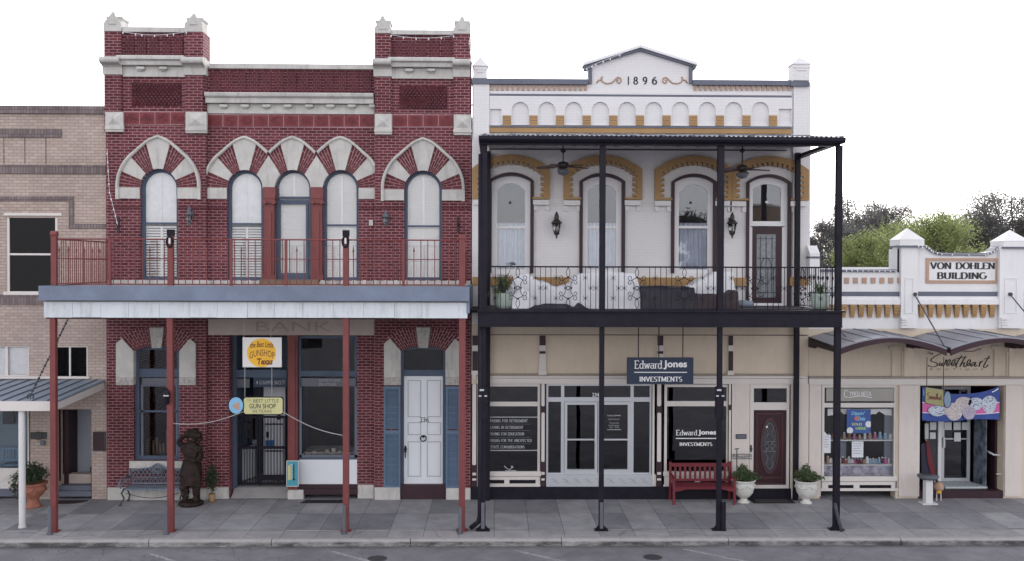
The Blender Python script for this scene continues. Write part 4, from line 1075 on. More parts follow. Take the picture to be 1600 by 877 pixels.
# upper windows
for k,(c,) in zip('abcd',((798.5,),(940.7,),(1083.7,),(1200,))):
    a=WW[k]; 
    m_=MB(); o=(a[0]-.055,a[1]+.055,a[2],a[3]+.02,a[4]+.055) ; 
    i_=loop_in(a,.03 if k!='d' else .02,0)
    lo=archloop(*o); li=archloop(*(i_[0],i_[1],a[2],i_[3],i_[4]))
    # arch shaped band open at the bottom
    m_.prism([[lo[1]]+lo[2:]+[lo[0],li[0]]+list(reversed(li[2:]))+[li[1]]],-.07,.03)
    m_.build('arch_trim',M['maroonblk'] if k!='z' else M['black'],wh)
    if k!='d':
        fr=sash_window(wh,'arched_window',(i_[0],i_[1],a[2],i_[3],i_[4]),.05,.10,M['whiteflat'],pane=False)
        b=(a[0]+.165,a[1]-.165,a[2]+.10,a[3]-.24,a[4]-.22)
        zr_=Z(355,.08,c)
        m_=MB(); m_.prism([archloop(*(i_[0]+.09,i_[1]-.09,a[2]+.05,i_[3],i_[4]-.09)),archloop(*(b[0],b[1],b[2],b[3],b[4]))],.07,.12); m_.box(b[0],b[1],.072,.118,zr_-.035,zr_+.03); m_.build('sash',M['whiteflat'],fr)
        g_=MB(); g_.prism([archloop(*(b[0]-.01,b[1]+.01,b[2]-.01,b[3],b[4]+.01))],.095,.101); g_.build('pane',M['glassrefl'],fr)
        m_=MB(); n=26
        for s in range(n):
            x0=b[0]+(b[1]-b[0])*s/n; x1=b[0]+(b[1]-b[0])*(s+1)/n; y0=.19+.035*math.sin(s*1.9); y1=.19+.035*math.sin((s+1)*1.9)
            m_.add([(x0,y0,b[2]),(x1,y1,b[2]),(x1,y1,zr_+.06),(x0,y0,zr_+.06)],[(0,1,2,3)])
            m_.add([(x0,y0-.004,zr_+.06),(x1,y1-.004,zr_+.06),(x1,y1-.004,zr_+.10+.02*(s%2)),(x0,y0-.004,zr_+.10+.02*((s+1)%2))],[(0,1,2,3)])
        m_.build('curtain',M['curtain'],fr)
        if k=='a' or k=='c':
            m_=MB(); x,z=U(797 if k=='a' else 1079,317,.09); m_.cyl((x,.08,z),(x,.094,z),.035,n=12); m_.build('window_sticker',M['black'],fr)
    else:
        fr=sash_window(wh,'balcony_door',(i_[0],i_[1],a[2],i_[3],i_[4]),.05,.075,M['whiteflat'],rails=[(Z(350.5,.05,c),.10)],pane=False)
        m_=MB(); b=PB(1176,288,1220,346,.08); m_.prism([archloop(*(i_[0]+.07,i_[1]-.07,Z(349,.05,c),i_[3],i_[4]-.07)),archloop(*(b[0],b[1],b[2],b[3]-.12,b[3]))],.07,.12); m_.build('transom_sash',M['whiteflat'],fr)
        g_=MB(); g_.prism([archloop(*(b[0]-.01,b[1]+.01,b[2],b[3]-.11,b[3]+.01))],.095,.101); g_.build('pane',M['glassrefl'],fr)
        m_=MB(); q=PB(1175,355,1221.5,478,.08); r_=PB(1182,366,1212.5,465,.08); m_.prism([rect(*q),rect(*r_)],.07,.13); m_.build('door_leaf',M['doormaroon'],fr)
        m_=MB(); m_.box(i_[0]+.07,q[0],.072,.12,a[2],q[3]); m_.box(q[1],i_[1]-.07,.072,.12,a[2],q[3]); m_.build('sidelight_frame',M['whiteflat'],fr)
        m_=MB(); m_.box(r_[0],r_[1],.10,.11,r_[2],r_[3]); m_.build('leaded_glass',M['frost'],fr)
        m_=MB(); 
        for fx in (.2,.5,.8): x=r_[0]+(r_[1]-r_[0])*fx; m_.box(x-.008,x+.008,.09,.10,r_[2]+.1,r_[3]-.05)
        for fz in (.08,.45,.62,.93): z=r_[2]+(r_[3]-r_[2])*fz; m_.box(r_[0]+.02,r_[1]-.02,.088,.10,z-.008,z+.008)
        m_.tube([((r_[0]+r_[1])/2+.15*math.cos(t*.5236),.085,r_[2]+.7+.35*math.sin(t*.5236)) for t in range(13)],.007,4)
        m_.build('leaded_came',M['iron_dark'],fr)
        m_=MB(); x,z=U(1198,316,.09); m_.cyl((x,.08,z),(x,.094,z),.035,n=12); m_.build('window_sticker',M['bulb'],fr)
# ochre scalloped surrounds
def pathlen(p): 
    L_=[0]
    for a,b in zip(p[:-1],p[1:]): L_.append(L_[-1]+math.hypot(b[0]-a[0],b[1]-a[1]))
    return L_
for k,cx in zip('abcd',(798,941.5,1083.5,1201)):
    hw=61; yb,ysx,yc=312.5,265,243.5
    if k=='a': off=0
    def P(x,y): return U(x,y,0)
    dy={'a':0,'b':.8,'c':1.6,'d':2.4}[k]-1
    outer=[(x,y) for x,y in archpts] if False else None
    def arcpx(hw,ys,yc,n=24):
        h=ys-yc; Rr=(h*h+hw*hw)/(2*h); cy=yc+Rr; a=math.asin(hw/Rr)
        return [(cx+Rr*math.sin(-a+2*a*i/n), cy-Rr*math.cos(-a+2*a*i/n)+dy) for i in range(n+1)]
    ou=[(cx-hw,yb+dy)]+arcpx(hw,ysx,yc)+[(cx+hw,yb+dy)]
    hwi=hw-9; inn=[(cx-hwi,yb+dy-3.2)]+arcpx(hwi,ysx+7,yc+9.5)+[(cx+hwi,yb+dy-3.2)]
    ow_=a=WW[k]; wl=34 if k!='d' else 33
    loop=ou+[(cx+wl,yb+dy),(cx+wl,yb+dy-3.2)]+list(reversed(inn))+[(cx-wl,yb+dy-3.2),(cx-wl,yb+dy)]
    if k=='a': loop=[(max(x,738),y) for x,y in loop]
    if k in 'c': loop=[(min(x,1142.2),y) for x,y in loop]
    if k in 'd': loop=[(max(x,1142.6),y) for x,y in loop]
    m_=MB(); m_.prism([[P(*p) for p in loop]],-.115,0)
    # teeth
    Ls=pathlen(inn); tot=Ls[-1]; n=int(round(tot/8.3))
    for t in range(n):
        s=(t+.5)*tot/n; j=max(i for i in range(len(Ls)-1) if Ls[i]<=s); f=(s-Ls[j])/(Ls[j+1]-Ls[j]+1e-9)
        p=(inn[j][0]+(inn[j+1][0]-inn[j][0])*f, inn[j][1]+(inn[j+1][1]-inn[j][1])*f)
        tx,ty=(inn[j+1][0]-inn[j][0]),(inn[j+1][1]-inn[j][1]); l=math.hypot(tx,ty); tx/=l; ty/=l
        nx,ny=-ty,tx     # inward (down/right for left side)
        w_=2.2; q=[(p[0]-tx*w_-nx*.5,p[1]-ty*w_-ny*.5),(p[0]+tx*w_-nx*.5,p[1]+ty*w_-ny*.5),(p[0]+tx*w_+nx*5.5,p[1]+ty*w_+ny*5.5),(p[0]-tx*w_+nx*5.5,p[1]-ty*w_+ny*5.5)]
        m_.prism([[P(*u) for u in q]],-.113,0)
    m_.build('window_surround',M['tan'],wh)
    m_=MB()
    for s0,s1 in ((cx-60,cx-35),(cx+35,cx+60)):
        if k=='a' and s0<760: s0=740
        m_.pbox(s0,313.5+dy,s1,321+dy,-.14,0); m_.pbox(s0,322+dy,s0+6,330+dy,-.06,0); m_.pbox(s1-6,322+dy,s1,330+dy,-.06,0)
    m_.build_each('surround_corbel',M['whitebrick'],wh)
m_=MB(); 
for x0,x1 in ((738,1166.5),(1234,1263)): m_.pbox(x0,433.5,x1,446.5,-.11,0)
m_.build_each('ochre_sill_band',M['tan'],wh)
# top trim
m_=MB(); 
for x0,x1,y0,y1 in ((737,918.5,123,131.5),(1083.5,1237,125,133)): m_.pbox(x0,y0,x1,y1,-.12,.36)
m_.pbox(1236,127,1265,134.5,-.16,.5)
m_.build_each('parapet_coping',M['slate'],wh)
m_=MB(); t1=[(914,107),(914,100.5),(1001,73.5),(1088,100.5),(1088,107),(1083,107),(1083,104),(1001,79),(919,104),(919,107)]
m_.pprism([t1],-.10,.34); m_.pprism([[(919.5,131),(919.5,106),(925,104.5),(925,131)]],-.06,-.0); m_.pprism([[(1077,131),(1077,104.5),(1082.5,106),(1082.5,131)]],-.06,0)
m_.pprism([[(925,105),(1001,81),(1077,105),(1077,109),(1001,85),(925,109)]],-.05,0) if False else None
m_.build('gable_trim',M['slate'],wh)
m_=MB(); m_.pprism([[(911.5,102),(911.5,97.5),(1001,69.5),(1090.5,97.5),(1090.5,102),(1001,74)]],-.16,.36); m_.build('gable_coping',M['whiteflat'],wh)
m_=MB()
x=766.5
while x<1236:
    if not 917<x<1084: m_.pbox(x,133.2,x+4,141,-.05,0)
    x+=8.15
m_.build_each('dentil',M['tan_pink'],wh,gap=0)
m_=MB(); m_.pbox(765,148.3,1237,151,-.06,0); m_.build('string_course',M['slate'],wh)
m_=MB(); m_.pbox(765,144,1237,148,-.045,0); m_.build('string_moulding',M['whitebrick'],wh)
m_=MB(); m_.pbox(765,197.2,1237,200,-.09,0); m_.build('string_course',M['slate'],wh)
m_=MB(); m_.pbox(765,200.4,1237,208,-.07,0); m_.build('ochre_sill_band',M['tan'],wh)
# blind arcade: a raised plate with arched cut-outs
holes=[]
for k in range(10):
    c=812.8+k*41.6; a=arch_px(c-13.5,c+13.5,197,173.5,160,0); holes.append(archloop(a[0],a[1],a[2]+.02,a[3],a[4],12))
X0,X1,Z0,Z1=PB(765,152,1237,197.2,0)
for p0,p1 in ((766,783),(1216,1236)): b=PB(p0,171,p1,196.5,0); holes.append(rect(*b))
m_=MB(); m_.prism([rect(X0,X1,Z0,Z1)]+holes,-.065,0); m_.build('blind_arcade',M['whitebrick'],wh)
m_=MB()
for k in range(11):
    c=792+k*41.6
    for j in range(4): m_.pbox(c-6.4,180.4+j*4.15,c+6.4,184+j*4.15,-.095,-.065)
m_.build_each('ochre_brick_block',M['tan'],wh)
# finials
for x0,x1,yb,ys,yt in ((739.5,761,123,104,87),(1238,1264.5,126.5,101,86)):
    a=X(x0,0,yb);b=X(x1,0,yb); z0,z1,z2=Z(yb,0,x0),Z(ys,0,x0),Z(yt,0,x0); w_=b-a
    m_=MB(); m_.box(a,b,-.07,-.07+w_,z0,z1)
    c=((a+b)/2,-.07+w_/2,z2); e=.03
    m_.add([(a-e,-.07-e,z1),(b+e,-.07-e,z1),(b+e,-.07+w_+e,z1),(a-e,-.07+w_+e,z1),c],[(0,1,4),(1,2,4),(2,3,4),(3,0,4),(3,2,1,0)])
    m_.box(a-.015,b+.015,-.085,-.07,z1-.1,z1-.06); m_.box(a+.1,b-.1,-.09,-.07,z1-.17,z1-.13)
    m_.build('finial',M['whitebrick'],wh)
# 1896 and scrolls
for ch,x0,x1 in (('1',980.5,983),('8',989.5,997),('9',1004,1011.5),('6',1018.5,1027)):
    serif(wh,'lettering',ch,(x0,120,x1,132.5),-.008,M['lettering_dark'],thick=.2,thin=.15,slab=0) if ch!='1' else onebox(wh,'lettering',M['lettering_dark'],981,120,982.8,132.5,-.01,0)
for s_,xs in ((1,932),(-1,1074)):
    P=[(0,130),(3,126),(8,125),(10,128.5),(16,131),(24,130),(30,124.5),(34,121),(38.5,122.5),(39.5,127),(36.5,130.5),(33,129),(33,125.5),(35,125.5)]
    Q=[(8,125),(7.5,121.5),(10,120.5)]
    m_=MB()
    for pp in (P,Q):
        pts=[]
        for x,y in pp: q=U(xs+s_*x*.98,y,-.01); pts.append((q[0],-.012,q[1]))
        m_.tube(pts,.020,5)
    m_.build('gable_scroll',M['tan_pink'],wh)
m_=MB(); x,z=U(741,480,-.05)
m_.tube([(X(747),-.04,Z(330)),(X(747.5),-.06,Z(440)),(X(745),-.05,Z(478)),(X(748),-.05,Z(500))],.015,5); m_.build('wall_cable',M['iron_dark'],wh)

# ================================================================== SINGLE STOREY BUILDING, RIGHT
vd = thing('single_storey_building', 'white single-storey building with pyramid-capped piers and VON DOHLEN BUILDING on its parapet', 'building', (X(1480), 0, 0))
x0v, x1v = X(1264)+.006, X(1740)
zlow=Z(514,0,1430)
m_=MB()
par_=[U(x,y,0) for x,y in ((1740,421),(1603,421),(1603,390),(1562,386),(1556,388),(1549,394),(1540,396),(1468,395.5),(1458,393),(1450,386),(1433,386),(1402,386),(1402,424)) ]
m_.prism([[(x0v,zlow),(x1v,zlow)]+par_+[(x0v,Z(423,0,1270))]],.0,.32)
m_.box(x1v-.3,x1v,.32,12,0,6.0); m_.box(x0v,x1v-.3,11.7,12,0,6.1)
m_.build('wall',M['white'],vd)
m_=MB(); 
for a,b in ((1408,1434),(1562,1600)): m_.pbox(a,386,b,513,-.14,0); 
m_.build_each('pier',M['white'],vd)
m_=MB(); m_.box(x0v,x1v-.3,.4,11.7,5.75,5.85); m_.build('roof',M['metalroof'],vd)
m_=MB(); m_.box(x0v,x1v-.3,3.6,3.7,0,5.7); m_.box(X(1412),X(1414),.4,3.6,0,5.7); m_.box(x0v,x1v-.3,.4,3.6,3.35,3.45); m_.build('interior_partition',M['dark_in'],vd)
m_=MB(); m_.prism([[(x0v,0)]+notch(1283,1402,602)+notch(1437,1571,603)+[(x1v,0),(x1v,zlow-.002),(x0v,zlow-.002)]],.0,.32); m_.build('ground_floor_wall',M['beige'],vd)
m_=MB(); 
for a,b in ((1405,1437),(1571,1597)): m_.pbox(a,602,b,776,-.06,0)
m_.pbox(1264.6,602,1283,776,-.03,0)
m_.build_each('pilaster',M['pilaster'],vd)
m_=MB()
for a,b in ((1413,1437),(1577,1600)): m_.pbox(a,530,b,590,-.07,0); m_.pbox(a-4,548,a-.2,590,-.035,0)
m_.build_each('pilaster_block',M['beige'],vd)
m_=MB(); m_.pbox(1264.6,592,1740,601.5,-.07,0); m_.build('shopfront_cornice',M['cream'],vd)
m_=MB(); m_.pbox(1264.6,588.5,1740,591.7,-.11,0); m_.build('cornice_ledge',paint('weathered_ledge_grey',(.30,.26,.23,1),dirt=.5),vd)
# caps
for c,hw,yb,yt in ((1420,19,384,356),(1582,20,386,359)):
    a,b=X(c-hw,0,yb),X(c+hw,0,yb); z0,z1,z2=Z(yb,0,c),Z(yb-9,0,c),Z(yt,0,c); w_=b-a
    m_=MB(); m_.box(a,b,-.2,-.2+w_,z0,z1); e=.01; m_.add([(a-e,-.2-e,z1),(b+e,-.2-e,z1),(b+e,-.2+w_+e,z1),(a-e,-.2+w_+e,z1),((a+b)/2,-.2+w_/2,z2)],[(0,1,4),(1,2,4),(2,3,4),(3,0,4),(3,2,1,0)])
    m_.build('pier_cap',M['white'],vd)
    m_=MB(); m_.box(a-.02,b+.02,-.22,-.2+w_,Z(yb+2.6,0,c),z0-.002); m_.build('cap_band',M['slate'],vd)
m_=MB(); m_.box(X(1402),X(1434),.0,.55,Z(424),Z(387)); m_.build('pier_return',M['white'],vd)
# dark coping line
m_=MB(); m_.pbox(1265,421,1401,425,-.05,.34); m_.build('parapet_coping',M['slate'],vd)
m_=MB(); top=[(1447,386.2),(1453,391),(1460,395.2),(1468,397.5),(1540,398),(1550,395.5),(1556,390),(1561.5,387.5)]
m_.pprism([[(x,y-2.6) for x,y in top]+[(x,y+1.5) for x,y in reversed(top)]],-.05,.34); m_.build('parapet_coping',M['slate'],vd)
m_=MB()
for k in range(20):
    x=1270+k*6.8
    q=U(x,420.3+.5*math.sin(k*2.1),-.07); m_.box(q[0]-.02,q[0]+.03,-.08,-.05,q[1]-.012,q[1]+.012)
for k in range(15):
    x=1452+k*7.2; y=391+6*min(1,max(0,(x-1450)/16)) - 6*max(0,(x-1545)/12)
    q=U(x,y,-.07); m_.box(q[0]-.02,q[0]+.03,-.08,-.05,q[1]-.012,q[1]+.012)
m_.build_each('string_bulb',M['bulb'],vd,gap=.0)if False else None
m_=MB()
for k in range(8):
    x=1306+k*13.8; m_.pbox(x,434,x+7,443,-.03,0)
m_.build('ochre_square_course',M['tan_pink'],vd)
for a,b in ((1265,1408),(1434.5,1561.5),(1601,1740)):
    m_=MB(); m_.pbox(a,456,b,463,-.035,0); m_.build('string_course',M['slate'],vd)
    m_=MB(); m_.pbox(a,463.3,b,468,-.07,0); m_.pbox(a,468,b,476,-.12,0); m_.build('string_moulding',M['white'],vd)
    m_=MB()
    x=a+(3 if a>1430 else 9)
    while x<b-8:
        cz=[(x,476.3),(x+9,476.3),(x+9,481),(x+8.3,481),(x+8.3,486),(x+7.4,486),(x+7.4,491),(x+6.8,491),(x+6.8,496),(x+1.2,496),(x+1.2,491),(x+.6,491),(x,486)]
        for j,(o,h0,h1,ww) in enumerate(((.13,476.3,481,9),(.11,481.3,486,8.3),(.09,486.3,491,7.4),(.06,491.3,496,6.6))): m_.pbox(x,h0,x+ww,h1,-o,0)
        x+=13.7
    m_.build_each('corbel',M['tan'],vd)
for a,b in ((1414,1428),(1570,1590)):
    m_=MB(); q=PB(a,434,b,490,-.155); m_.prism([rect(*q),rect(q[0]+.03,q[1]-.03,q[2]+.03,q[3]-.03)],-.155,-.14); m_.build('pier_panel_moulding',M['white'],vd)
m_=MB()
for a,b in ((1409,1418),(1565,1574)):
    for j in range(4): m_.pbox(a-j*.0,497+j*4.2,b+j*1.2,500+j*4.2,-.2+.012*j,-.14)
m_.build_each('pier_corbel',M['white'],vd)
m_=MB(); a,b=X(1264.5,-.3),X(1280,-.3); z0,z1,z2=Z(430,-.1,1270),Z(396,-.1,1270),Z(384,-.1,1270)
m_.prism([[(-.34,z0),(-.34,z1),(-.10,z2),(.3,z2),(.3,z0)]],a,b,axis='x'); m_.build('pier',M['white'],vd)
m_=MB(); m_.box(a-.01,b+.015,-.36,.3,Z(404,-.1,1270),Z(401,-.1,1270)); m_.build('pier_band',M['slate'],vd)
for a,b in ((1394,1401),(1554,1562)):
    m_=MB(); m_.pbox(a,546,b,588,-.05,0); m_.pbox(a-4,541,b,546,-.04,0); m_.build('wall_panel_moulding',M['beige'],vd)
# name panel
m_=MB(); q=PB(1447,403.5,1561,443,-.03); m_.prism([rect(*q),rect(q[0]+.08,q[1]-.08,q[2]+.08,q[3]-.08)],-.03,0); m_.build('name_panel_border',M['tan_pink'],vd)
serif(vd,'lettering','VON DOHLEN',(1452.5,410,1555,421),-.006,M['lettering_dark'],thick=.25,thin=.09)
serif(vd,'lettering','BUILDING',(1464,425.5,1542.5,436.5),-.006,M['lettering_dark'],thick=.25,thin=.09)
# shop window with sweets
f3=shopwin(vd,1284,1401,602,630,637,744,767,((1294,1334),(1343,1393)),.02,glass='glass')
m_=MB(); m_.pbox(1291,607,1397,627,.045,.05); m_.build('transom_film',paint('grey_transom_film',(.33,.32,.30,1)),f3)
sc_txt=serif(f3,'lettering',"YNDI-NITA",(1326.5,612,1362,618.5),.034,M['lettering_white'],thick=.15,thin=.08)
serif(f3,'lettering',"C",(1318.5,609.5,1325,621.5),.033,M['lettering_white'],thick=.12,thin=.07)
strokes(f3,'lettering_swash',[[(0,6),(20,1),(40,6)]],(1326,618.5,1362.5,622.5),.034,M['lettering_white'],(40,8),.022,.018)
for j,y in enumerate((687.5,726)):
    m_=MB(); m_.pbox(1287,y,1398,y+1.8,.12,.62); m_.build('display_shelf',M['whiteflat'],f3)
m_=MB(); m_.pbox(1287,728,1398,745,.20,.25); m_.build('display_front',paint('printed_shelf_wrap',(.50,.47,.58,1),var=.7,scale=7,dirt=.9,dirtcol=(.10,.28,.42,1)),f3)
m_=MB(); x0,x1=X(1295,.2),X(1395,.2); n=20
pts=[(x0+(x1-x0)*i/n, Z(646+3.5*math.sin(i*1.1)+(4 if i%5==0 else 0),.2)) for i in range(n+1)]
m_.prism([[(x1,Z(639,.2)),(x0,Z(639,.2))]+pts],.2,.21); m_.build('valance',M['curtain'],f3)
m_=MB(); m_.pbox(1382,648,1398,728,.25,.3); m_.pbox(1312,690,1322,727,.3,.5); m_.build_each('display_upright',M['shade'],f3)

# entry of the right shop
d=1.0
m_=MB(); m_.box(X(1437)-.01,X(1437)+.06,.32,2.2,.1,3.3); m_.box(X(1571)-.06,X(1571)+.01,.32,2.2,.1,3.3); m_.box(X(1437),X(1571),.0,2.2,-.0,.19); m_.build_each('entry_recess_wall',M['maroonblk'],vd)
fr=flat_window(vd,'shop_door',1471,604,1516,752,d,5,M['alum'],hbars=[(686,2)],glass='glassdark')
m_=MB(); m_.pbox(1447,604,1471,752,d+.01,d+.08); m_.build('side_panel',M['iron_dark'],vd)
m_=MB(); m_.pbox(1466,640,1471,752,d-.05,d+.01); m_.build('door_jamb',M['whiteflat'],vd)
m_=MB(); m_.pbox(1474,684,1477,700,d-.08,d-.04); m_.build('door_handle',M['alum'],fr)
for x0,y0,x1,y1 in ((1476,660,1487,672),(1490,660,1501,672),(1503,660,1515,672),(1491,676,1501,690),(1445,662,1451,686),(1453,660,1463,672),(1453,676,1462,686)):
    onebox(vd,'paper_notice',M['paper'],x0,y0,x1,y1,d-.02,d-.012)
m_=MB(); xx0,zz0=U(1525,752,.2); m_.box(X(1543,.35)+.0,X(1543,.35)+.03,.36,1.0,.2,2.6); m_.build('side_display_panel',paint('printed_side_display',(.14,.17,.22,1),var=.9,scale=5),vd)
m_=MB(); a=[(X(1470,d),d-.02),(X(1516,d),d-.02),(X(1543,.4),.3),(X(1480,.3),.3)]; m_.prism([a],.19,.24,axis='z'); m_.build('entry_mosaic',paint('mosaic_floor',(.45,.50,.53,1),var=.4,scale=20),vd)
# script name on the wall
sw=[[(430,290),(380,285),(300,320),(220,370),(180,410),(200,440),(270,460),(310,490),(290,530),(210,545),(150,530),(125,510)],
 [(372,455),(345,500),(352,522),(385,500),(412,470)],[(412,470),(396,515),(415,527),(450,490),(470,430),(478,402)],[(478,402),(500,440),(492,470)],
 [(490,500),(530,478),(560,430),(548,402),(512,430),(490,490),(508,525),(545,505),(590,470)],
 [(590,495),(630,475),(655,430),(642,402),(605,430),(585,490),(603,525),(640,505),(680,470)],
 [(790,320),(730,400),(680,500),(675,545),(700,550)],[(650,390),(760,372),(880,345)],
 [(865,335),(810,420),(745,545)],[(760,520),(800,470),(838,462),(825,505),(838,545),(880,520)],
 [(885,500),(930,478),(955,430),(942,402),(905,430),(885,490),(900,525),(940,505),(965,480)],
 [(1060,455),(1010,460),(965,510),(975,532),(1020,500),(1065,450)],[(1065,450),(1040,510),(1055,535),(1090,510)],
 [(1150,435),(1138,490),(1122,545)],[(1130,510),(1152,465),(1185,432),(1205,440)],
 [(1325,325),(1260,440),(1215,530),(1230,560),(1265,545),(1305,500)],[(1215,392),(1270,380),(1345,372)]]
strokes(vd,'lettering',sw,(1450,553,1547,576),-.008,M['lettering_dark'],(1503,877),.03,.014) if False else None
def swbox(): return (1440,530,1560,600)
strokes(vd,'lettering',sw,swbox(),-.008,M['lettering_dark'],(1503,877),.036,.018)
strokes(vd,'lettering',[[(110,255),(145,250)],[(130,250),(122,300)],[(165,245),(155,300)],[(160,280),(178,270),(178,300)],[(195,290),(225,280),(215,268),(195,285),(205,300),(225,292)]],(1440,530,1560,600),-.008,M['lettering_dark'],(1503,877),.016,.010)
txt(vd,'lettering','B   O   U   T   I   Q   U   E',(1453,575.8,1537,579.3),-.008,M['lettering_brown'],shear=.2)
strokes(vd,'wall_floral_motif',[[(690,225),(720,238),(760,232),(870,242),(1000,240),(1060,220),(1110,200),(1150,195)],[(690,215),(725,235),(700,240)],[(1160,185),(1130,200),(1155,205)]],(1440,530,1560,600),-.008,paint('mauve_motif',(.16,.10,.11,1)),(1503,877),.03,.02)

# metal awnings of the right building (scalloped)
def scallop(xa, xb, label):
    dd=-2.2
    a=X(xa,0,527); b=X(xb,0,527); z0=Z(527,0,1350); zc=Z(514,0,1350); zf=z0-.10
    aw=thing('scalloped_awning',label,'awning',((a+b)/2,0,z0),'scalloped metal awnings over the right shopfronts')
    n=20; m_=MB(); vs=[]
    for j,(y,zo,sc_) in enumerate(((-.02,0,1),(dd,-.10,1.25))):
        for th in (0,-.035):
            for i in range(n+1):
                t=i/n; h=(zc-z0)*sc_*math.sin(math.pi*t)**.9*1.0
                vs.append((a+(b-a)*t,y,z0+zo+h+th))
    N_=n+1
    fs=[]
    for i in range(n):
        fs+= [(i,i+1,2*N_+i+1,2*N_+i),(N_+i,3*N_+i,3*N_+i+1,N_+i+1),(2*N_+i,2*N_+i+1,3*N_+i+1,3*N_+i),(i,N_+i,N_+i+1,i+1)]
    m_.add(vs,fs); m_.build('roof_sheet',M['metalroof'],aw)
    m_=MB()
    for i in range(0,n+1,3):
        t=i/n; h=(zc-z0)*math.sin(math.pi*t)**.9
        m_.tube([(a+(b-a)*t,-.03,z0+h+.01),(a+(b-a)*t,dd,z0-.10+h*1.25+.004)],.010,4)
    m_.build('standing_seam',M['awnseam'],aw)
    m_=MB(); q=[]
    for i in range(n+1):
        t=i/n; h=(zc-z0)*1.25*math.sin(math.pi*t)**.9; q.append((a+(b-a)*t, z0-.10+h-.036))
    lo=[(x,z-.10-.05*abs(2*k/n-1)) for k,(x,z) in enumerate(q)]
    m_.prism([q+list(reversed(lo))],dd,dd+.05); m_.build('front_valance',M['maroonblk'],aw)
    for s_,xx in ((1,a),(-1,b)):
        m_=MB(); m_.prism([[(0,z0-.05),(0,z0-.26),(-.45,z0-.26),(-.45,z0-.2),(dd+.05,z0-.23),(dd+.05,z0-.14)]],xx+(0 if s_>0 else -.07),xx+(.07 if s_>0 else 0),axis='x'); m_.build('side_bracket',M['maroonblk'],aw)
    return aw,a,b,z0,dd
A1=scallop(1263,1418,'scalloped grey metal awning over the sweet shop window, left of the script name')
A2=scallop(1424,1574,'scalloped grey metal awning above the shop door with the blue banner')
A3=scallop(1580,1738,'scalloped grey metal awning cut off by the right edge')
for aw,px in ((A1,1429),(A2,1578)):
    m_=MB(); x,z=U(px,460,-.14); xf=aw[2]-.03 if aw is A1 else aw[2]-.03
    m_.cyl((x,-.14,z),(xf,aw[4]+.05,aw[3]-.08),.016,n=6); m_.cyl((x,-.19,z),(x,-.14,z),.05,n=10); m_.build('tie_rod',M['iron_dark'],aw[0])
m_=MB(); x,z=U(1300,520,0)
m_.cyl((X(1300),-.02,Z(503)),(X(1268)+.4,-2.1,A1[3]-.1),.012,n=5); m_.build('tie_rod',M['iron_dark'],A1[0])

# ================================================================== TAN BRICK BUILDING, LEFT
tb_ = thing('tan_brick_building', 'tan brick building with brown soldier-course bands at the left edge', 'building', (X(80), 0, 0))
TD=.06; tx0=X(-120); tx1=xTL-.006
def tz(y): return Z(y,TD,80)
W_=PB(10,340,90,460,TD); wa=PB(-22,541,45,588,TD); wb2=PB(86,541,137,590,TD); 
m_=MB()
dz=tz(642)
m_.prism([[(tx0,0),(X(-60),0),(X(-60),tz(640)),(X(46,TD),tz(640)),(X(46,TD),0),(X(88,TD),0),(X(88,TD),tz(640)),(X(142,TD),tz(640)),(X(142,TD),0),(tx1,0),(tx1,tz(177)),(tx0,tz(177))],rect(*W_),rect(*wa),rect(*wb2)],TD,TD+.34)
m_.box(tx0,tx0+.3,TD+.34,12,0,tz(178)); m_.box(tx0+.3,tx1-.01,11.7,12,0,tz(180)); m_.box(tx1-.3,tx1,TD+.34,11.7,0,tz(180))
m_.build('wall',M['tan_brick'],tb_)
m_=MB(); m_.box(tx0,tx1-.3,.5,11.7,tz(190)-.1,tz(190)); m_.build('roof',M['roofing'],tb_)
m_=MB(); m_.box(tx0,tx1-.3,.5,8,4.4,4.5); m_.box(tx0,tx1-.3,3.2,3.3,0,9.5); m_.build('interior_partition',M['dark_in'],tb_)
m_=MB(); m_.pbox(-120,165,163.5,177,TD-.07,TD+.4); m_.build('parapet_coping',M['tan_dark'],tb_)
for nm,bx in (('soldier_band',(-120,201,95,214)),('soldier_band',(-120,257.5,165,271)),('soldier_band',(-120,460.5,88,476))):
    m_=MB(); m_.pbox(*bx,TD-.045,TD); m_.build(nm,M['tan_dark'],tb_)
m_=MB(); m_.pprism([[(-120,307),(114.5,307),(114.5,350),(167,350),(167,357),(107.5,357),(107.5,314),(-120,314)]],TD-.03,TD); m_.build('stepped_band',M['tan_dark'],tb_)
m_=MB()
for x in (5,38,71): m_.pbox(x,215,x+1,256,TD-.012,TD)
m_.build_each('brick_joint',M['tan_dark'],tb_)
fr=flat_window(tb_,'upper_window',10,336,91,460,TD+.02,4.5,M['cream'],hbars=[(397.5,3)],glass='glassblack'); 
m_=MB(); m_.pbox(5,456,92,461,TD-.05,TD+.05); m_.build('window_sill',M['cream'],fr)
m_=MB(); m_.pbox(6,333,96,337,TD-.02,TD+.02); m_.build('window_head',M['cream'],fr)
m_=MB(); m_.pbox(15,341,88,456,TD+.1,TD+.12); m_.build('dark_blind',paint('near_black_blind',(.02,.018,.03,1),rough=.4),fr)
fr=flat_window(tb_,'transom_window',-22,541,45,588,TD+.03,1.5,M['cream'],vbars=[(10,4)],glass='glass'); m_=MB(); m_.pbox(-22,542,44,587,TD+.12,TD+.13); m_.build('backing_shade',M['curtain'],fr)
fr=flat_window(tb_,'transom_window',86,541,137,590,TD+.03,1.8,M['cream'],vbars=[(109,2.5)],glass='glassblack')
m_=MB()
for k in range(6): m_.pbox(89+k*8,543,89.6+k*8,588,TD+.12,TD+.125)
for k in range(5): m_.pbox(88,547+k*9,136,547.6+k*9,TD+.12,TD+.125)
m_.build('security_mesh',M['iron_dark'],fr)
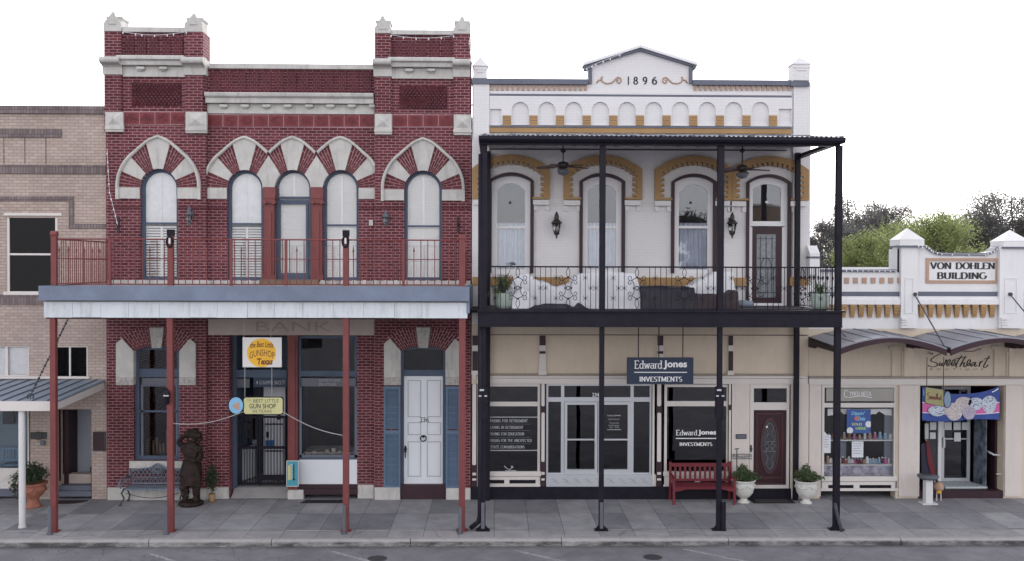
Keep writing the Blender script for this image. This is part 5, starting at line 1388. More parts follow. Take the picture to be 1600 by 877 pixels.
m_=MB(); m_.pbox(-22,588.5,139,592,TD-.06,TD+.02); m_.build('window_sill',M['cream'],tb_)
# shop window + stair door
fr=flat_window(tb_,'shop_window',-60,640,45,734,TD+.05,2,M['cream'],glass='glass')
m_=MB(); m_.pbox(-60,640,45,733,TD+.75,TD+.78); m_.build('backing_shade',paint('pale_blue_drape',(.20,.27,.33,1),var=.2),fr)
m_=MB(); m_.pbox(4,640,22,663,TD+.6,TD+.64); m_.build('hung_sign',M['iron_dark'],fr)
m_=MB(); m_.pbox(-60,734,45,764,TD,TD+.2); m_.build('stall_riser',M['cream'],tb_)
m_=MB(); m_.pbox(-60,764,45,776,TD-.02,TD+.2); m_.build('plinth',M['slate'],tb_)
# stair entry
m_=MB(); m_.box(X(88),X(88)+.12,TD+.34,3.2,0,4.3); m_.box(X(142)-.04,X(142)+.05,TD+.34,3.2,0,4.3); m_.build_each('stair_wall',M['maroonblk'],tb_)
m_=MB(); m_.box(X(98,TD+.5),X(142)-.06,.95,1.05,.5,4.3); m_.build('stairwell_panel',paint('grey_blue_plaster',(.34,.36,.42,1)),tb_)
m_=MB()
for k in range(9): m_.box(X(118)+.045*k,X(142)-.07,.86,.93,.5+.0+.17*k,.5+.17*(k+1))

m_.build('staircase',M['maroonblk'],tb_)
m_=MB(); m_.pbox(91,741,142,758,TD+.36,TD+.6); m_.build('door_step',M['stone_tan'],tb_)
m_=MB(); m_.pbox(86,759,142,768,TD+.1,TD+.4); m_.pbox(80,768,142,776,TD-.02,TD+.12); m_.build('front_step',M['slate'],tb_)
m_=MB(); m_.pbox(85,640,93,752,TD+.1,TD+.18); m_.build('door_jamb',M['maroonblk'],tb_)

# ================================================================== RED STEEL BALCONY / CANOPY
FD=-3.05
cb=thing('steel_balcony','red-railed balcony with blue-grey and white fascia on thin red posts along the brick front','balcony',(X(400,FD),FD,0))
zdk=Z(447,-3.2,400)
m_=MB(); q=PB(60,447.5,733.5,470,-3.2); m_.box(q[0],q[1],-3.2,-3.12,q[2],q[3]); m_.box(q[1]-.07,q[1],-3.12,0,q[2]-.28,q[3]); m_.box(q[0],q[0]+.06,-3.12,0,q[2],q[3]); m_.box(q[0],q[1],-3.24,-3.2,q[2],q[2]+.025)
m_.build('blue_fascia',M['fascia_blue'],cb)
m_=MB(); p=PB(68.5,472.5,730.5,497,-3.1); 
xs=p[0]; random.seed(5)
edges=[p[0]]
while edges[-1]<p[1]-.5: edges.append(min(p[1],edges[-1]+random.choice([.62,.68,.64,.7])))
edges[-1]=p[1]
for a,b in zip(edges[:-1],edges[1:]): m_.box(a+.003,b-.003,-3.1+random.uniform(-.004,.004),-3.04,p[2]+random.uniform(0,.008),p[3])
m_.build('white_fascia_board',M['fascia_white'],cb)
m_=MB(); m_.box(p[0]+.01,p[1]-.01,-3.038,-.01,p[2]+.03,q[3]-.02); m_.build('deck',M['soffit'],cb)
m_=MB(); m_.box(p[0]+.02,p[1]-.02,-3.03,-2.9,p[2]-.03,p[2]+.02); m_.build('edge_beam',M['maroonblk'],cb)
posts=[(83,8.5,366),(265.5,9,367),(540,9,368),(721.5,10,372)]
for i,(px,w_,yt) in enumerate(posts):
    m_=MB(); x=X(px,FD,835); hw=w_/2/1500*21.95
    m_.box(x-hw,x+hw,FD,FD+2*hw,0,p[2]); m_.box(x-hw-.05,x+hw+.05,FD-.05,FD+2*hw+.05,-.004,.012)
    x2=X(px if i<3 else 722,FD,410); zt=Z(yt,FD,px); m_.box(x2-hw*.95,x2+hw*.95,FD+.01,FD+2*hw-.01,zdk,zt)
    if i in (0,3): m_.cyl((x2-hw*1.1,FD+hw,zt+.0),(x2+hw*1.1,FD+hw,zt),.075,n=10)
    po=m_.build('post',M['redpaint'],cb)
    if i in (1,2):
        m_=MB(); ring=[(x2+.07*math.cos(t*math.pi/8),FD-.02,Z(378,FD,px)+.12*math.sin(t*math.pi/8)) for t in range(17)]
        m_.tube(ring,.022,6); m_.box(x2-hw*1.1,x2+hw*1.1,FD,FD+2*hw,zt-.02,zt+.12); m_.build('ring_ornament',M['black'],po)
        m_=MB(); m_.box(x2-.02,x2+.02,FD-.03,FD-.01,Z(381,FD,px),Z(372,FD,px)); m_.build('ornament_plate',M['whiteflat'],po)
ztr=Z(374.5,FD,400); zmr=Z(405,FD,400)
def rail_run(p0,p1,zt,zm,zb_,n,spears=True,thin=.011,seed=1):
    m_=MB(); p0=Vector(p0); p1=Vector(p1)
    m_.cyl((p0.x,p0.y,zt),(p1.x,p1.y,zt),.017,n=6); m_.cyl((p0.x,p0.y,zm),(p1.x,p1.y,zm),.011,n=5); m_.cyl((p0.x,p0.y,zb_),(p1.x,p1.y,zb_),.014,n=5)
    for k in range(n):
        t=(k+.5)/n; q_=p0.lerp(p1,t)
        if spears and k%4==1:
            m_.cyl((q_.x,q_.y,zb_),(q_.x,q_.y,zt-.26),thin,n=5); m_.cyl((q_.x,q_.y,zt-.26),(q_.x,q_.y,zt-.14),thin*2,.002,n=5); m_.cyl((q_.x-.03,q_.y,zt-.26),(q_.x+.03,q_.y,zt-.26),.008,n=4)
        else: m_.cyl((q_.x,q_.y,zb_),(q_.x,q_.y,zt),thin,n=5)
    return m_
bounds=[88,170,261,360,446,536,630,717]
for a,b in zip(bounds[:-1],bounds[1:]):
    xa,xb=X(a,FD,410),X(b,FD,410); n=max(1,round((b-a)/11))
    m_=rail_run((xa,FD+.06,0),(xb,FD+.06,0),ztr,zmr,zdk+.03,n); pr=m_.build('railing_panel',M['redpaint'],cb)
for a in (170,360,446,630):
    m_=MB(); xa=X(a,FD,410); m_.box(xa-.028,xa+.028,FD+.03,FD+.086,zdk,ztr+.01); m_.build('intermediate_post',M['redpaint'],cb)
xa=X(84,FD,410)
m_=rail_run((xa,FD+.1,0),(xa+.01,-.0,0),ztr,zmr,zdk+.03,26,spears=True); m_.build('side_railing',M['redpaint'],cb)
xa=X(722,FD,410)
m_=rail_run((xa,FD+.1,0),(xa-.0,-.0,0),ztr-.2,zmr,zdk+.03,14,spears=False); m_.build('side_railing',M['redpaint'],cb)
# grey sleeves / pipes next to the posts
for i,(px,y0,y1,lab) in enumerate(((77.5,792,840,'short grey steel pipe standing left of the red post nearest the tan building'),(259.5,791,838,'short grey steel pipe beside the red post in front of the iron bench'),(538,790,836,'short grey steel pipe against the red post in front of the shop window'),(719,793,838,'short grey steel pipe against the rightmost red post'))):
    dd=-3.24; m_=MB(); x=X(px,dd,y0); r=.042
    zt=Z(y0,dd,px); m_.cyl((x,dd,0),(x,dd,zt),r,n=12); m_.cyl((x,dd,0),(x,dd,.02),r+.03,n=12); m_.cyl((x,dd,zt),(x,dd,zt+.015),r*.8,n=12)
    solo(m_,'pipe_bollard',M['grey'],lab,'bollard',(x,dd,0),'grey pipes beside the red posts')

# ================================================================== BLACK IRON GALLERY
BD=-3.03
bb=thing('iron_gallery','black two-level iron gallery with corrugated roof on thin posts before the white building','balcony',(X(1030,BD),BD,0))
XL_,XR_=X(756,BD,450),X(1309.5,BD,450)
# roof
zrf=Z(213,-3.2,1030); zrb=zrf+.46
ra,rb_=X(748,-3.2,220),X(1320.5,-3.2,220)
m_=MB(); n=150; vs=[]
for j,y in enumerate((-3.24,-.02)):
    for i in range(n+1):
        x=ra+(rb_-ra)*i/n; z=(zrf if j==0 else zrb)+.014*math.cos(i*math.pi)
        vs.append((x,y,z))
m_.add(vs,[(i,i+1,n+2+i,n+1+i) for i in range(n)]); m_.build('roof_sheet',M['metalroof'],bb,clean=False)
m_=MB()
for k in range(13):
    x=ra+.12+k*(rb_-ra-.2)/12; m_.box(x-.05,x+.05,-3.24,-.05,zrf-.02,zrf+.03) if False else m_.prism([[(-3.25,zrf-.01),(-3.25,zrf+.025),(-.03,zrb+.025),(-.03,zrb-.01)]],x-.035,x+.035,axis='x')
m_.build_each('roof_rib',M['slate'],bb,gap=0)
m_=MB(); q=PB(748,214,1320,222.5,-3.22); 
m_.prism([[(-3.30,q[3]+.0),(-3.30,q[2]+.05),(-3.26,q[2]),(-3.2,q[2]),(-3.2,q[3]+.0)]],q[0],q[1],axis='x'); m_.box(q[0]-.0,q[0]+.05,-3.2,0,q[2],q[3]); m_.box(q[1]-.05,q[1],-3.2,0,q[2],q[3]); m_.build('gutter',M['black'],bb)
m_=MB(); q2=PB(750,222.7,1313,227,-3.12); m_.box(q2[0],q2[1],-3.12,-2.98,q2[2],q2[3]); m_.box(q2[1]-.1,q2[1],-2.98,0,q2[2]+.05,q2[3]); m_.box(q2[0],q2[0]+.1,-2.98,0,q2[2]+.05,q2[3]); m_.build('roof_beam',M['black'],bb)
m_=MB(); m_.prism([[(-2.97,q2[2]+.05),(-2.97,q2[2]+.09),(-.02,Z(231,0)+.10),(-.02,Z(231,0)+.06)]],q2[0]+.11,q2[1]-.11,axis='x'); m_.build('ceiling',M['woodceil'],bb)
m_=MB()
for k in range(16):
    x=q2[0]+.3+k*.53
    if x<q2[1]-.15: m_.prism([[(-2.96,q2[2]+.01),(-2.96,q2[2]+.048),(-.02,Z(231,0)+.058),(-.02,Z(231,0)+.03)]],x-.022,x+.022,axis='x')
m_.build('rafter',M['woodceil'],bb,) 
m_=MB(); m_.box(q2[0]+.11,q2[1]-.3,-.05,-.005,Z(234,0),Z(232.6,0)); m_.build('wall_ledger',M['maroonblk'],bb)
# deck
zt=Z(485.5,BD-.05,1030); zbm=Z(511.5,BD-.05,1030)
m_=MB(); q=PB(748,488,1316,511.5,BD-.09); m_.box(q[0],q[1],BD-.09,BD+.02,q[2],q[3]); m_.box(q[1]-.1,q[1],BD+.02,0,q[2]+.04,q[3]); m_.box(q[0],q[0]+.1,BD+.02,0,q[2]+.04,q[3])
m_.box(q[0]-.03,q[1]+.05,BD-.16,BD+.02,q[3],zt+.01); m_.box(q[0],q[1],BD-.12,BD-.09,q[2],q[2]+.03); m_.build('deck_beam',M['black'],bb)
m_=MB(); m_.box(q[0]+.1,q[1]-.1,BD+.02,-.01,zt-.06,zt-.002); m_.build('deck',paint('dark_deck_boards',(.05,.045,.05,1),rough=.6,var=.3,scale=5),bb)
m_=MB()
for k in range(12):
    x=q[0]+.5+k*.75
    if x<q[1]-.2: m_.box(x-.03,x+.03,BD+.03,-.02,zt-.25,zt-.062)
m_.build_each('joist',M['maroonblk'],bb,gap=0)
m_=MB(); q3=PB(735,483,748,493,-1.6); m_.box(X(737,-.5),q[0]-.0,BD+.8,-.01,q[3]-.06,q[3]); m_.build('side_platform',M['black'],bb)
# posts
zceil=q2[2]
for i,(px,wu,wl) in enumerate(((755,11,8),(940.5,9,7.5),(1125,9.5,7.5),(1309.5,9,9))):
    m_=MB(); x=X(px,BD,600); hu=wu/2/1500*21.97; hl=wl/2/1500*21.97
    xu=X(px+.7,BD,350) if i!=3 else X(1311,BD,350)
    m_.box(x-hu,x+hu,BD-.02,BD+2*hu-.02,zt,zceil+.02); m_.box(x-hl,x+hl,BD,BD+2*hl,0,zbm)
    if i in (0,1,2): m_.box(x-hl-.03,x+hl+.03,BD-.03,BD+2*hl+.03,Z(655,BD,px),Z(605,BD,px)) if i!=1 else None
    m_.box(x-hl-.10,x+hl+.10,BD-.04,BD+2*hl+.04,-.004,.02)
    m_.prism([[(x-hl-.09,.02),(x+hl+.09,.02),(x+hl,.12),(x-hl,.12)]],BD+.03,BD+.06)
    po=m_.build('post',M['black'],bb)
    if i in (0,2):
        m_=MB(); z=Z(610,BD,px)
        m_.box(x-.08,x+.02,BD-.06,BD-.03,z-.01,z+.03); m_.box(x-.1,x-.04,BD-.06,BD-.03,z-.14,z-.11); m_.box(x+.03,x+.09,BD-.06,BD-.03,z-.14,z-.11); m_.build_each('metal_clip',M['alum'],po,gap=0)
    m_=MB(); 
    if i==1 or i==0: m_.box(x-.04,x+.04,BD-.05,BD-.02,.06,.66); m_.build('worn_guard_plate',M['grey'],po)
    elif i==2: xo=x+.09; m_.box(xo-.05,xo+.05,BD-.06,BD+.02,0,.66); m_.build('guard_pipe',M['black'],po)
    else: m_.tube([(x-.08,BD-.08,.64),(x-.05,BD-.09,.45),(x+.05,BD-.09,.1),(x+.07,BD-.09,.0)],.042,8); m_.build('bent_guard_pipe',M['iron_dark'],po)
for px in (762.5,1244.5):
    m_=MB(); x=X(px,-.12,500); m_.box(x-.06,x+.06,-.2,-.08,0,zceil+.2); m_.build('wall_post',M['black'],bb)
m_=MB(); x=X(750.5,BD-.05,500); m_.tube([(x,BD+.02,q[3]+3.6),(x,BD+.02,.35),(x-.04,BD+.02,.2),(x-.22,BD+.0,.06)],.055,8); m_.build('downpipe',M['black'],bb)
# railings with scrollwork
zr1=Z(417,BD,1030); zr0=Z(484.3,BD,1030)
PXM=21.97/1500
def scroll(cx,cz,r,y,turn,start):
    return [(cx+r*(1-.6*t/12)*math.cos(start+turn*t*.5),y,cz+r*(1-.6*t/12)*math.sin(start+turn*t*.5)) for t in range(13)]
def ornament(m_,x,zc,H,y,fx=lambda dx:None):
    k=PXM
    for v in (1,-1):
        # lens
        zt_=zc+v*H/2; zl=zc+v*(H/2-15.5*k)
        for s_ in (1,-1): m_.tube([(x,y,zt_),(x+s_*2.2*k,y,zt_-v*4*k),(x+s_*3*k,y,zt_-v*8*k),(x+s_*2*k,y,zt_-v*12.5*k),(x,y,zl)],.007,4)
        m_.box(x-2.2*k,x+2.2*k,y-.014,y+.014,zl-.014,zl+.014)
        for s_ in (1,-1):
            m_.tube([(x,y,zl),(x+s_*4*k,y,zl-v*2*k),(x+s_*8.5*k,y,zl-v*4.5*k)],.008,4)
            m_.box(x+s_*9*k-.012,x+s_*9*k+.012,y-.012,y+.012,zl-v*4.5*k-.012,zl-v*4.5*k+.012)
            m_.tube(scroll(x+s_*10.5*k,zl-v*.5*k,4*k,y,s_*v*1.0,-v*math.pi/2),.007,4)
            m_.tube(scroll(x+s_*11*k,zl-v*8.3*k,3.4*k,y,-s_*v*1.0,v*math.pi/2),.007,4)
            m_.tube([(x+s_*8*k,y,zl-v*4.5*k),(x+s_*5*k,y,zl-v*9*k),(x+s_*4.2*k,y,zl-v*13*k),(x+s_*5*k,y,zc+v*1*k)],.008,4)
    m_.tube([(x+3*k*math.cos(t*math.pi/6),y,zc+3*k*math.sin(t*math.pi/6)) for t in range(13)],.010,4)
    for s_ in (1,-1): m_.box(x+s_*5*k-.016,x+s_*5*k+.016,y-.013,y+.013,zc-.02,zc+.02)
def csc(m_,x,z,y):
    k=PXM
    for s_ in (1,-1):
        for v in (1,-1): m_.tube([(x,y,z),(x+s_*2*k,y,z+v*.6*k),(x+s_*3.6*k,y,z+v*2*k),(x+s_*3.4*k,y,z+v*3.4*k),(x+s_*2.1*k,y,z+v*3.4*k)],.005,3)
    m_.box(x-.012,x+.012,y-.012,y+.012,z-.04,z+.04)
def bay(xa,xb,pattern):
    m_=MB(); y=BD+.05
    m_.box(xa,xb,y-.02,y+.02,zr1-.025,zr1+.01); m_.box(xa,xb,y-.012,y+.012,zr0,zr0+.02)
    H=zr1-.025-zr0-.02; zc=(zr1+zr0)/2
    tot=sum(3.6 if c=='O' else 1 for c in pattern); u=(xb-xa)/tot; x=xa; j=0
    sc=MB()
    for c in pattern:
        if c=='O': ornament(sc,x+1.8*u,zc,H,y); x+=3.6*u; j=0
        else:
            xx=x+u/2; m_.box(xx-.007,xx+.007,y-.007,y+.007,zr0+.01,zr1-.02)
            if j%2==1 or c=='C':
                for zz in ((zc+16*PXM,zc-16*PXM) if j%4!=3 else (zc,)): csc(sc,xx,zz,y)
            elif j%4==2: csc(sc,xx,zc,y)
            x+=u; j+=1
    pn_=m_.build('railing_panel',M['black'],bb); sc.build_each('scroll_ornament',M['black'],pn_,gap=0)
bay(X(761.5,BD,450),X(935.5,BD,450),'||||O||||||O||||')
bay(X(945.5,BD,450),X(1120,BD,450),'||||O|||||O||||')
bay(X(1130.5,BD,450),X(1305,BD,450),'||||O|||||O||||')
for xx,nm in ((XR_,0),(XL_,1)):
    m_=MB(); m_.box(xx-.02,xx+.02,BD+.1,-.1,zr1-.025,zr1+.01); m_.box(xx-.012,xx+.012,BD+.1,-.1,zr0,zr0+.02)
    for k in range(17):
        y=BD+.2+k*.165; m_.box(xx-.007,xx+.007,y-.007,y+.007,zr0+.01,zr1-.02)
        if k%2: 
            for zz in (zr0+.3,zr0+.72): m_.tube([(xx,y-.04,zz+.05),(xx,y-.06,zz),(xx,y,zz-.01),(xx,y+.06,zz),(xx,y+.04,zz+.05)],.009,4); m_.box(xx-.015,xx+.015,y-.015,y+.015,zz-.04,zz+.03)
    m_.build('side_railing',M['black'],bb)

# ceiling fans
def fan_obj(px,py,label,ang0,nb=4):
    d=-1.5; x,zc=U(px,236,d); z1=Z(py,d,px)
    f=thing('ceiling_fan',label,'ceiling fan',(x,d,z1),'ceiling fans under the gallery roof')
    m_=MB(); m_.cyl((x,d,z1),(x,d,9.2),.018,n=6); m_.lathe([(.02,zc+.06),(.07,zc+.04),(.06,zc-.02),(.02,zc-.05)],x,d,10); m_.build('down_rod',M['lantern'],f)
    m_=MB(); m_.lathe([(.03,z1+.09),(.12,z1+.06),(.15,z1),(.13,z1-.06),(.06,z1-.09)],x,d,14); m_.build('motor_housing',M['lantern'],f)
    m_=MB(); m_.lathe([(.05,z1-.09),(.13,z1-.12),(.15,z1-.17),(.10,z1-.23),(.02,z1-.26)],x,d,12); m_.build('light_bowl',M['grey'],f)
    for k in range(nb):
        a=R(ang0+360*k/nb); c,s_=math.cos(a),math.sin(a)
        m_=MB(); P=[]
        for r,wd,t in ((.14,.03,0),(.2,.05,.01),(.26,.07,.02),(.62,.085,.0),(.66,.06,.0)): P.append((r,wd,t))
        vs=[]
        for r,wd,t in P:
            for e in (-1,1): vs.append((x+c*r-s_*wd*e, d+s_*r+c*wd*e, z1-.03+.02*e-.05*(r-.2)))
        n_=len(vs); vs+=[(v[0],v[1],v[2]-.012) for v in vs]
        fs=[]
        for i in range(len(P)-1): a_=2*i; fs+=[(a_,a_+1,a_+3,a_+2),(n_+a_,n_+a_+2,n_+a_+3,n_+a_+1),(a_,a_+2,n_+a_+2,n_+a_),(a_+1,n_+a_+1,n_+a_+3,a_+3)]
        m_.add(vs,fs+[(0,n_,n_+1,1),(n_-2,n_-1,2*n_-1,2*n_-2)]); m_.build('blade',M['fanblade'],f)
fan_obj(880,258,'bronze ceiling fan hanging between the first and second arched windows',20,5)
fan_obj(1160,263,'bronze ceiling fan hanging beside the dark balcony door',-5,5)

# wall lanterns
def lantern(px,py,h,label,d=-.07,mat=None,wide=8,group='black lanterns on the white wall'):
    x,zt=U(px,py,d-.15); z0=Z(py+h,d-.15,px); H=zt-z0; W=wide/60; y=d-.2; mat=mat or M['lantern']
    t=thing('wall_lantern',label,'wall lantern',(x,d,z0+H/2),group)
    m_=MB(); m_.lathe([(.02,z0),(.012,z0+.03*H),(.04,z0+.07*H),(.015,z0+.1*H),(.05,z0+.14*H),(W*.55,z0+.17*H),(W*.55,z0+.2*H)],x,y,8); m_.build('base_finial',mat,t)
    m_=MB(); zb_,zc_=z0+.2*H,z0+.56*H
    for i in range(6):
        a=2*math.pi*i/6+.3; m_.cyl((x+W*.5*math.cos(a),y+W*.5*math.sin(a),zb_),(x+W*.9*math.cos(a),y+W*.9*math.sin(a),zc_),.010,n=4)
    m_.build('cage',mat,t)
    m_=MB(); m_.lathe([(W*.48,zb_),(W*.86,zc_)],x,y,6) ; m_.smooth=False; m_.build('glass_panes',M['lampglass'],t)
    m_=MB(); 
    for s_ in (-1,0,1): m_.cyl((x+s_*.03,y+.02*s_,zb_),(x+s_*.03,y+.02*s_,zb_+.2*H),.011,n=6)
    m_.build('candle_tubes',M['candle'],t)
    m_=MB(); m_.lathe([(W*1.05,zc_),(W*1.1,zc_+.03*H),(W*.7,zc_+.10*H),(W*.4,zc_+.17*H),(W*.45,zc_+.22*H),(W*.42,zc_+.30*H),(W*.2,zc_+.40*H),(.01,zt)],x,y,8); m_.build('cap',mat,t)
    m_=MB(); m_.tube([(x,d,zc_+.05*H),(x,d-.05,zc_+.3*H),(x,y,zc_+.36*H)],.018,6); m_.box(x-.05,x+.05,d-.02,d,zc_-.1*H,zc_+.25*H); m_.build('wall_bracket',mat,t)
lantern(869.5,331,42,'tall bronze lantern between the first and second arched windows on the white wall')
lantern(1143.5,332,41,'tall bronze lantern left of the dark balcony door')
lantern(296.5,322,32,'small grey lantern between the first two arched windows on the red brick',mat=M['grey'],wide=6,group='grey lanterns on the red brick')
lantern(603.5,328,27,'small grey lantern right of the triple window on the red brick',mat=M['grey'],wide=6,group='grey lanterns on the red brick')

dL=FD-.03; x,z=U(263,606,dL); zl=Z(632,dL,263); pl=thing('post_lantern','small black lantern on a curled bracket on the red post before the arched shop window','lantern',(x,dL,z))
m_=MB(); m_.lathe([(.03,zl),(.055,zl+.04),(.06,zl+.2),(.075,zl+.24),(.04,zl+.32),(.015,zl+.36)],x-.01,dL-.06,10); m_.build('body',M['black'],pl)
m_=MB(); m_.tube([(x-.2,dL-.05,z-.12),(x-.1,dL-.05,z-.04),(x,dL-.03,z-.02)],.012,5); m_.build('bracket',M['black'],pl)
m_=MB(); m_.box(x-.07,x+.05,dL-.13,dL-.11,zl+.2,zl+.225); m_.build('pale_rim',M['alum'],pl)

# ------------------------------------------------------------------ hanging signs
def hang(parent,x,y,z0,z1,r=.008,mat='iron_dark',name='hanger_rod'):
    m_=MB(); m_.cyl((x,y,z0),(x,y,z1),r,n=5); return m_.build(name,M[mat],parent)
d=-1.5
q=PB(981,560,1082.5,599.5,d); sg=thing('hanging_sign','navy hanging sign reading Edward Jones INVESTMENTS under the iron gallery','sign',((q[0]+q[1])/2,d,q[2]))
m_=MB(); m_.box(q[0],q[1],d,d+.09,q[2],q[3]); m_.build('panel',M['navy'],sg)
m_=MB(); m_.prism([rect(q[0]-.015,q[1]+.015,q[2]-.015,q[3]+.015),rect(q[0]+.0,q[1]-.0,q[2]+.0,q[3]-.0)],d-.006,d+.096); m_.build('panel_frame',M['iron_dark'],sg)
ej(sg,991,1073.5,563.2,577.5,582,588.6,596.6,999,1066,d-.004,M['lettering_white'])
for px in (997.5,1029.5,1067): hang(sg,X(px,d+.04,530),d+.045,q[3],zt-.1,.014,'maroonblk')
d=-2.45
q=PB(379,527.5,440,574,d); sg=thing('hanging_banner','off-white hanging banner with a golden disc lettered GUNSHOP','sign',((q[0]+q[1])/2,d,q[2]))
m_=MB(); m_.box(q[0],q[1],d,d+.025,q[2],q[3]); m_.build('panel',M['signwhite'],sg)
cx,cz=U(408.5,551.5,d); m_=MB(); m_.prism([ellipse(cx,cz,.335,.335,36)],d-.004,d-.0005); m_.build('disc',M['gold'],sg)
txt(sg,'lettering','the Best Little',(391,534,427,544),d-.006,M['lettering_brown'],bold=.015,shear=.25,arcs=.12)
txt(sg,'lettering','GUNSHOP',(390,546,429,560),d-.006,M['lettering_brown'],bold=.0,arcs=.35)
txt(sg,'lettering','in',(401,560,405.5,563),d-.006,M['lettering_brown'],shear=.2)
txt(sg,'lettering','Texas',(402,560,426,570),d-.006,M['lettering_brown'],bold=.03,shear=.15)
for px in (381,423): hang(sg,X(px,d,515),d+.012,q[3]-.02,p[2]+.05,.006,'rope','cord')
zbn=q[2]
d=-2.6
q=PB(381,621.5,441.5,647,d); sg2=thing('hanging_sign','pale yellow hanging sign reading BEST LITTLE GUN SHOP IN TEXAS with a light blue disc','sign',((q[0]+q[1])/2,d,q[2]))
def rrect(q,r,n=5):
    o=[]
    for cx_,cz_,a0 in ((q[1]-r,q[3]-r,0),(q[0]+r,q[3]-r,90),(q[0]+r,q[2]+r,180),(q[1]-r,q[2]+r,270)):
        for i in range(n+1): a=R(a0+90*i/n); o.append((cx_+r*math.cos(a),cz_+r*math.sin(a)))
    return o
m_=MB(); m_.prism([rrect(q,.06)],d,d+.03); m_.build('panel',M['yellow'],sg2)
m_=MB(); m_.prism([rrect((q[0]-.02,q[1]+.02,q[2]-.02,q[3]+.02),.07)],d+.004,d+.034); m_.build('panel_edge',M['black'],sg2)
cx,cz=U(369,633.5,d); m_=MB(); m_.prism([ellipse(cx,cz,.165,.19,28)],d-.02,d+.0); m_.build('disc',M['signblue'],sg2)
m_=MB(); m_.prism([ellipse(cx,cz,.185,.21,28)],d-.016,d+.004); m_.build('disc_edge',M['black'],sg2)
m_=MB(); m_.prism([[(cx-.09,cz-.02),(cx-.03,cz+.05),(cx+.02,cz+.04),(cx+.05,cz+.09),(cx+.08,cz+.04),(cx+.08,cz-.05),(cx+.06,cz-.11),(cx-.01,cz-.08),(cx-.05,cz-.04)]],d-.023,d-.02); m_.build('revolver_emblem',M['tan_pink'],sg2)
txt(sg2,'lettering','THE',(386,623.5,392.5,628),d-.003,paint('ghost_lettering',(.36,.35,.2,1)))
txt(sg2,'lettering','BEST LITTLE',(396,623.8,435.5,629.2),d-.003,M['lettering_dark'],bold=-.005)
txt(sg2,'lettering','GUN SHOP',(389.5,631,431,638.5),d-.003,M['lettering_dark'],bold=.01)
txt(sg2,'lettering','IN TEXAS',(395,640.5,424.5,645),d-.003,M['lettering_dark'],bold=-.005)
for px in (382.3,424.5): hang(sg2,X(px,d,600),d+.0155,q[3]-.01,zbn+.02,.006,'rope','cord')
m_=MB(); P0=Vector((q[0]-.02,d+.01,q[2]+.05)); P1=Vector((X(266,FD,662),FD+.02,Z(662,FD,266)))
m_.tube([P0.lerp(P1,t/8)+Vector((0,0,-.12*math.sin(math.pi*t/8)*(1 if t<9 else 0))) for t in range(9)],.010,5); m_.build('stay_cord',M['rope'],sg2)
m_=MB(); P0=Vector((q[1],d+.01,q[2]+.05)); P1=Vector((X(543,FD,682),FD+.02,Z(682,FD,543)))
m_.tube([P0.lerp(P1,t/8)+Vector((0,0,-.10*math.sin(math.pi*t/8))) for t in range(9)],.010,5); m_.build('stay_cord',M['rope'],sg2)

# ------------------------------------------------------------------ things on the pavement
# thermometer
d=-.2; q=PB(448,720.5,466,760,d); th=thing('thermometer_sign','turquoise enamel thermometer sign leaning on the red iron column','thermometer',((q[0]+q[1])/2,d,q[2]))
m_=MB(); m_.box(q[0],q[1],d,d+.03,q[2],q[3]); m_.build('panel',M['teal'],th)
m_=MB(); m_.prism([rect(q[0]-.008,q[1]+.008,q[2]-.008,q[3]+.008),rect(q[0]+.006,q[1]-.006,q[2]+.006,q[3]-.006)],d-.006,d+.032); m_.build('panel_frame',M['polewhite'],th)
x,z=U(459,737,d); m_=MB(); m_.box(x-.012,x+.012,d-.015,d,z-.2,z+.2); m_.cyl((x,d-.015,z-.2),(x,d,z-.2),.03,n=8); m_.build('glass_tube',M['navy'],th)
m_=MB(); 
for k in range(9): m_.box(x-.09,x-.03,d-.003,d,z-.18+k*.045,z-.168+k*.045)
m_.build('scale_marks',M['lettering_white'],th)
onebox(th,'label_patch',M['yellow'],450,727,455.5,750,d-.003,d)
# iron bench
bx0,bx1=X(184,-.6,750),X(286,-.6,750); 
ib=thing('iron_bench','pale blue-grey ornate cast iron bench under the left shop window','bench',((bx0+bx1)/2,-.5,0))
def lattice(m_,x0,x1,zf,y,zb_,amp=.0,r=.011):
    n=13
    for k in range(n):
        t=(k+.5)/n; x=x0+(x1-x0)*t; zt_=zf(t)
        for s_ in (-1,1): m_.tube([(x,y,zb_),(x+s_*.045,y,zb_+(zt_-zb_)*.28),(x,y,zb_+(zt_-zb_)*.5),(x+s_*.045,y,zb_+(zt_-zb_)*.75),(x,y,zt_)],r,4)
        m_.cyl((x,y-.012,zt_-.01),(x,y+.012,zt_-.01),.035,n=7)
zf=lambda t:.80+.06*math.sin(math.pi*t)+.10*math.exp(-((t-.5)/.09)**2)
xa,xb=bx0+.17,bx1-.12
m_=MB(); lattice(m_,xa,xb,zf,-.16,.47)
m_.tube([(xa+(xb-xa)*t/16,-.16,zf(t/16)) for t in range(17)],.018,5); m_.box(xa,xb,-.175,-.145,.44,.48); m_.box(xa,xb,-.17,-.15,.60,.615)
cx=(xa+xb)/2; 
for r_ in (.13,.09,.045): m_.tube([(cx+r_*math.cos(t*math.pi/8),-.17,.84+r_*math.sin(t*math.pi/8)) for t in range(17)],.014,5)
m_.build('backrest',M['iron_bench'],ib)
m_=MB()
for k in range(9): m_.box(xa-.02,xb+.02,-.56+k*.045,-.535+k*.045,.40,.42)
for k in range(18): x=xa+(xb-xa)*k/17; m_.box(x-.008,x+.008,-.57,-.15,.395,.405)
m_.box(xa-.03,xb+.03,-.58,-.555,.37,.42); m_.build('seat',M['iron_bench'],ib)
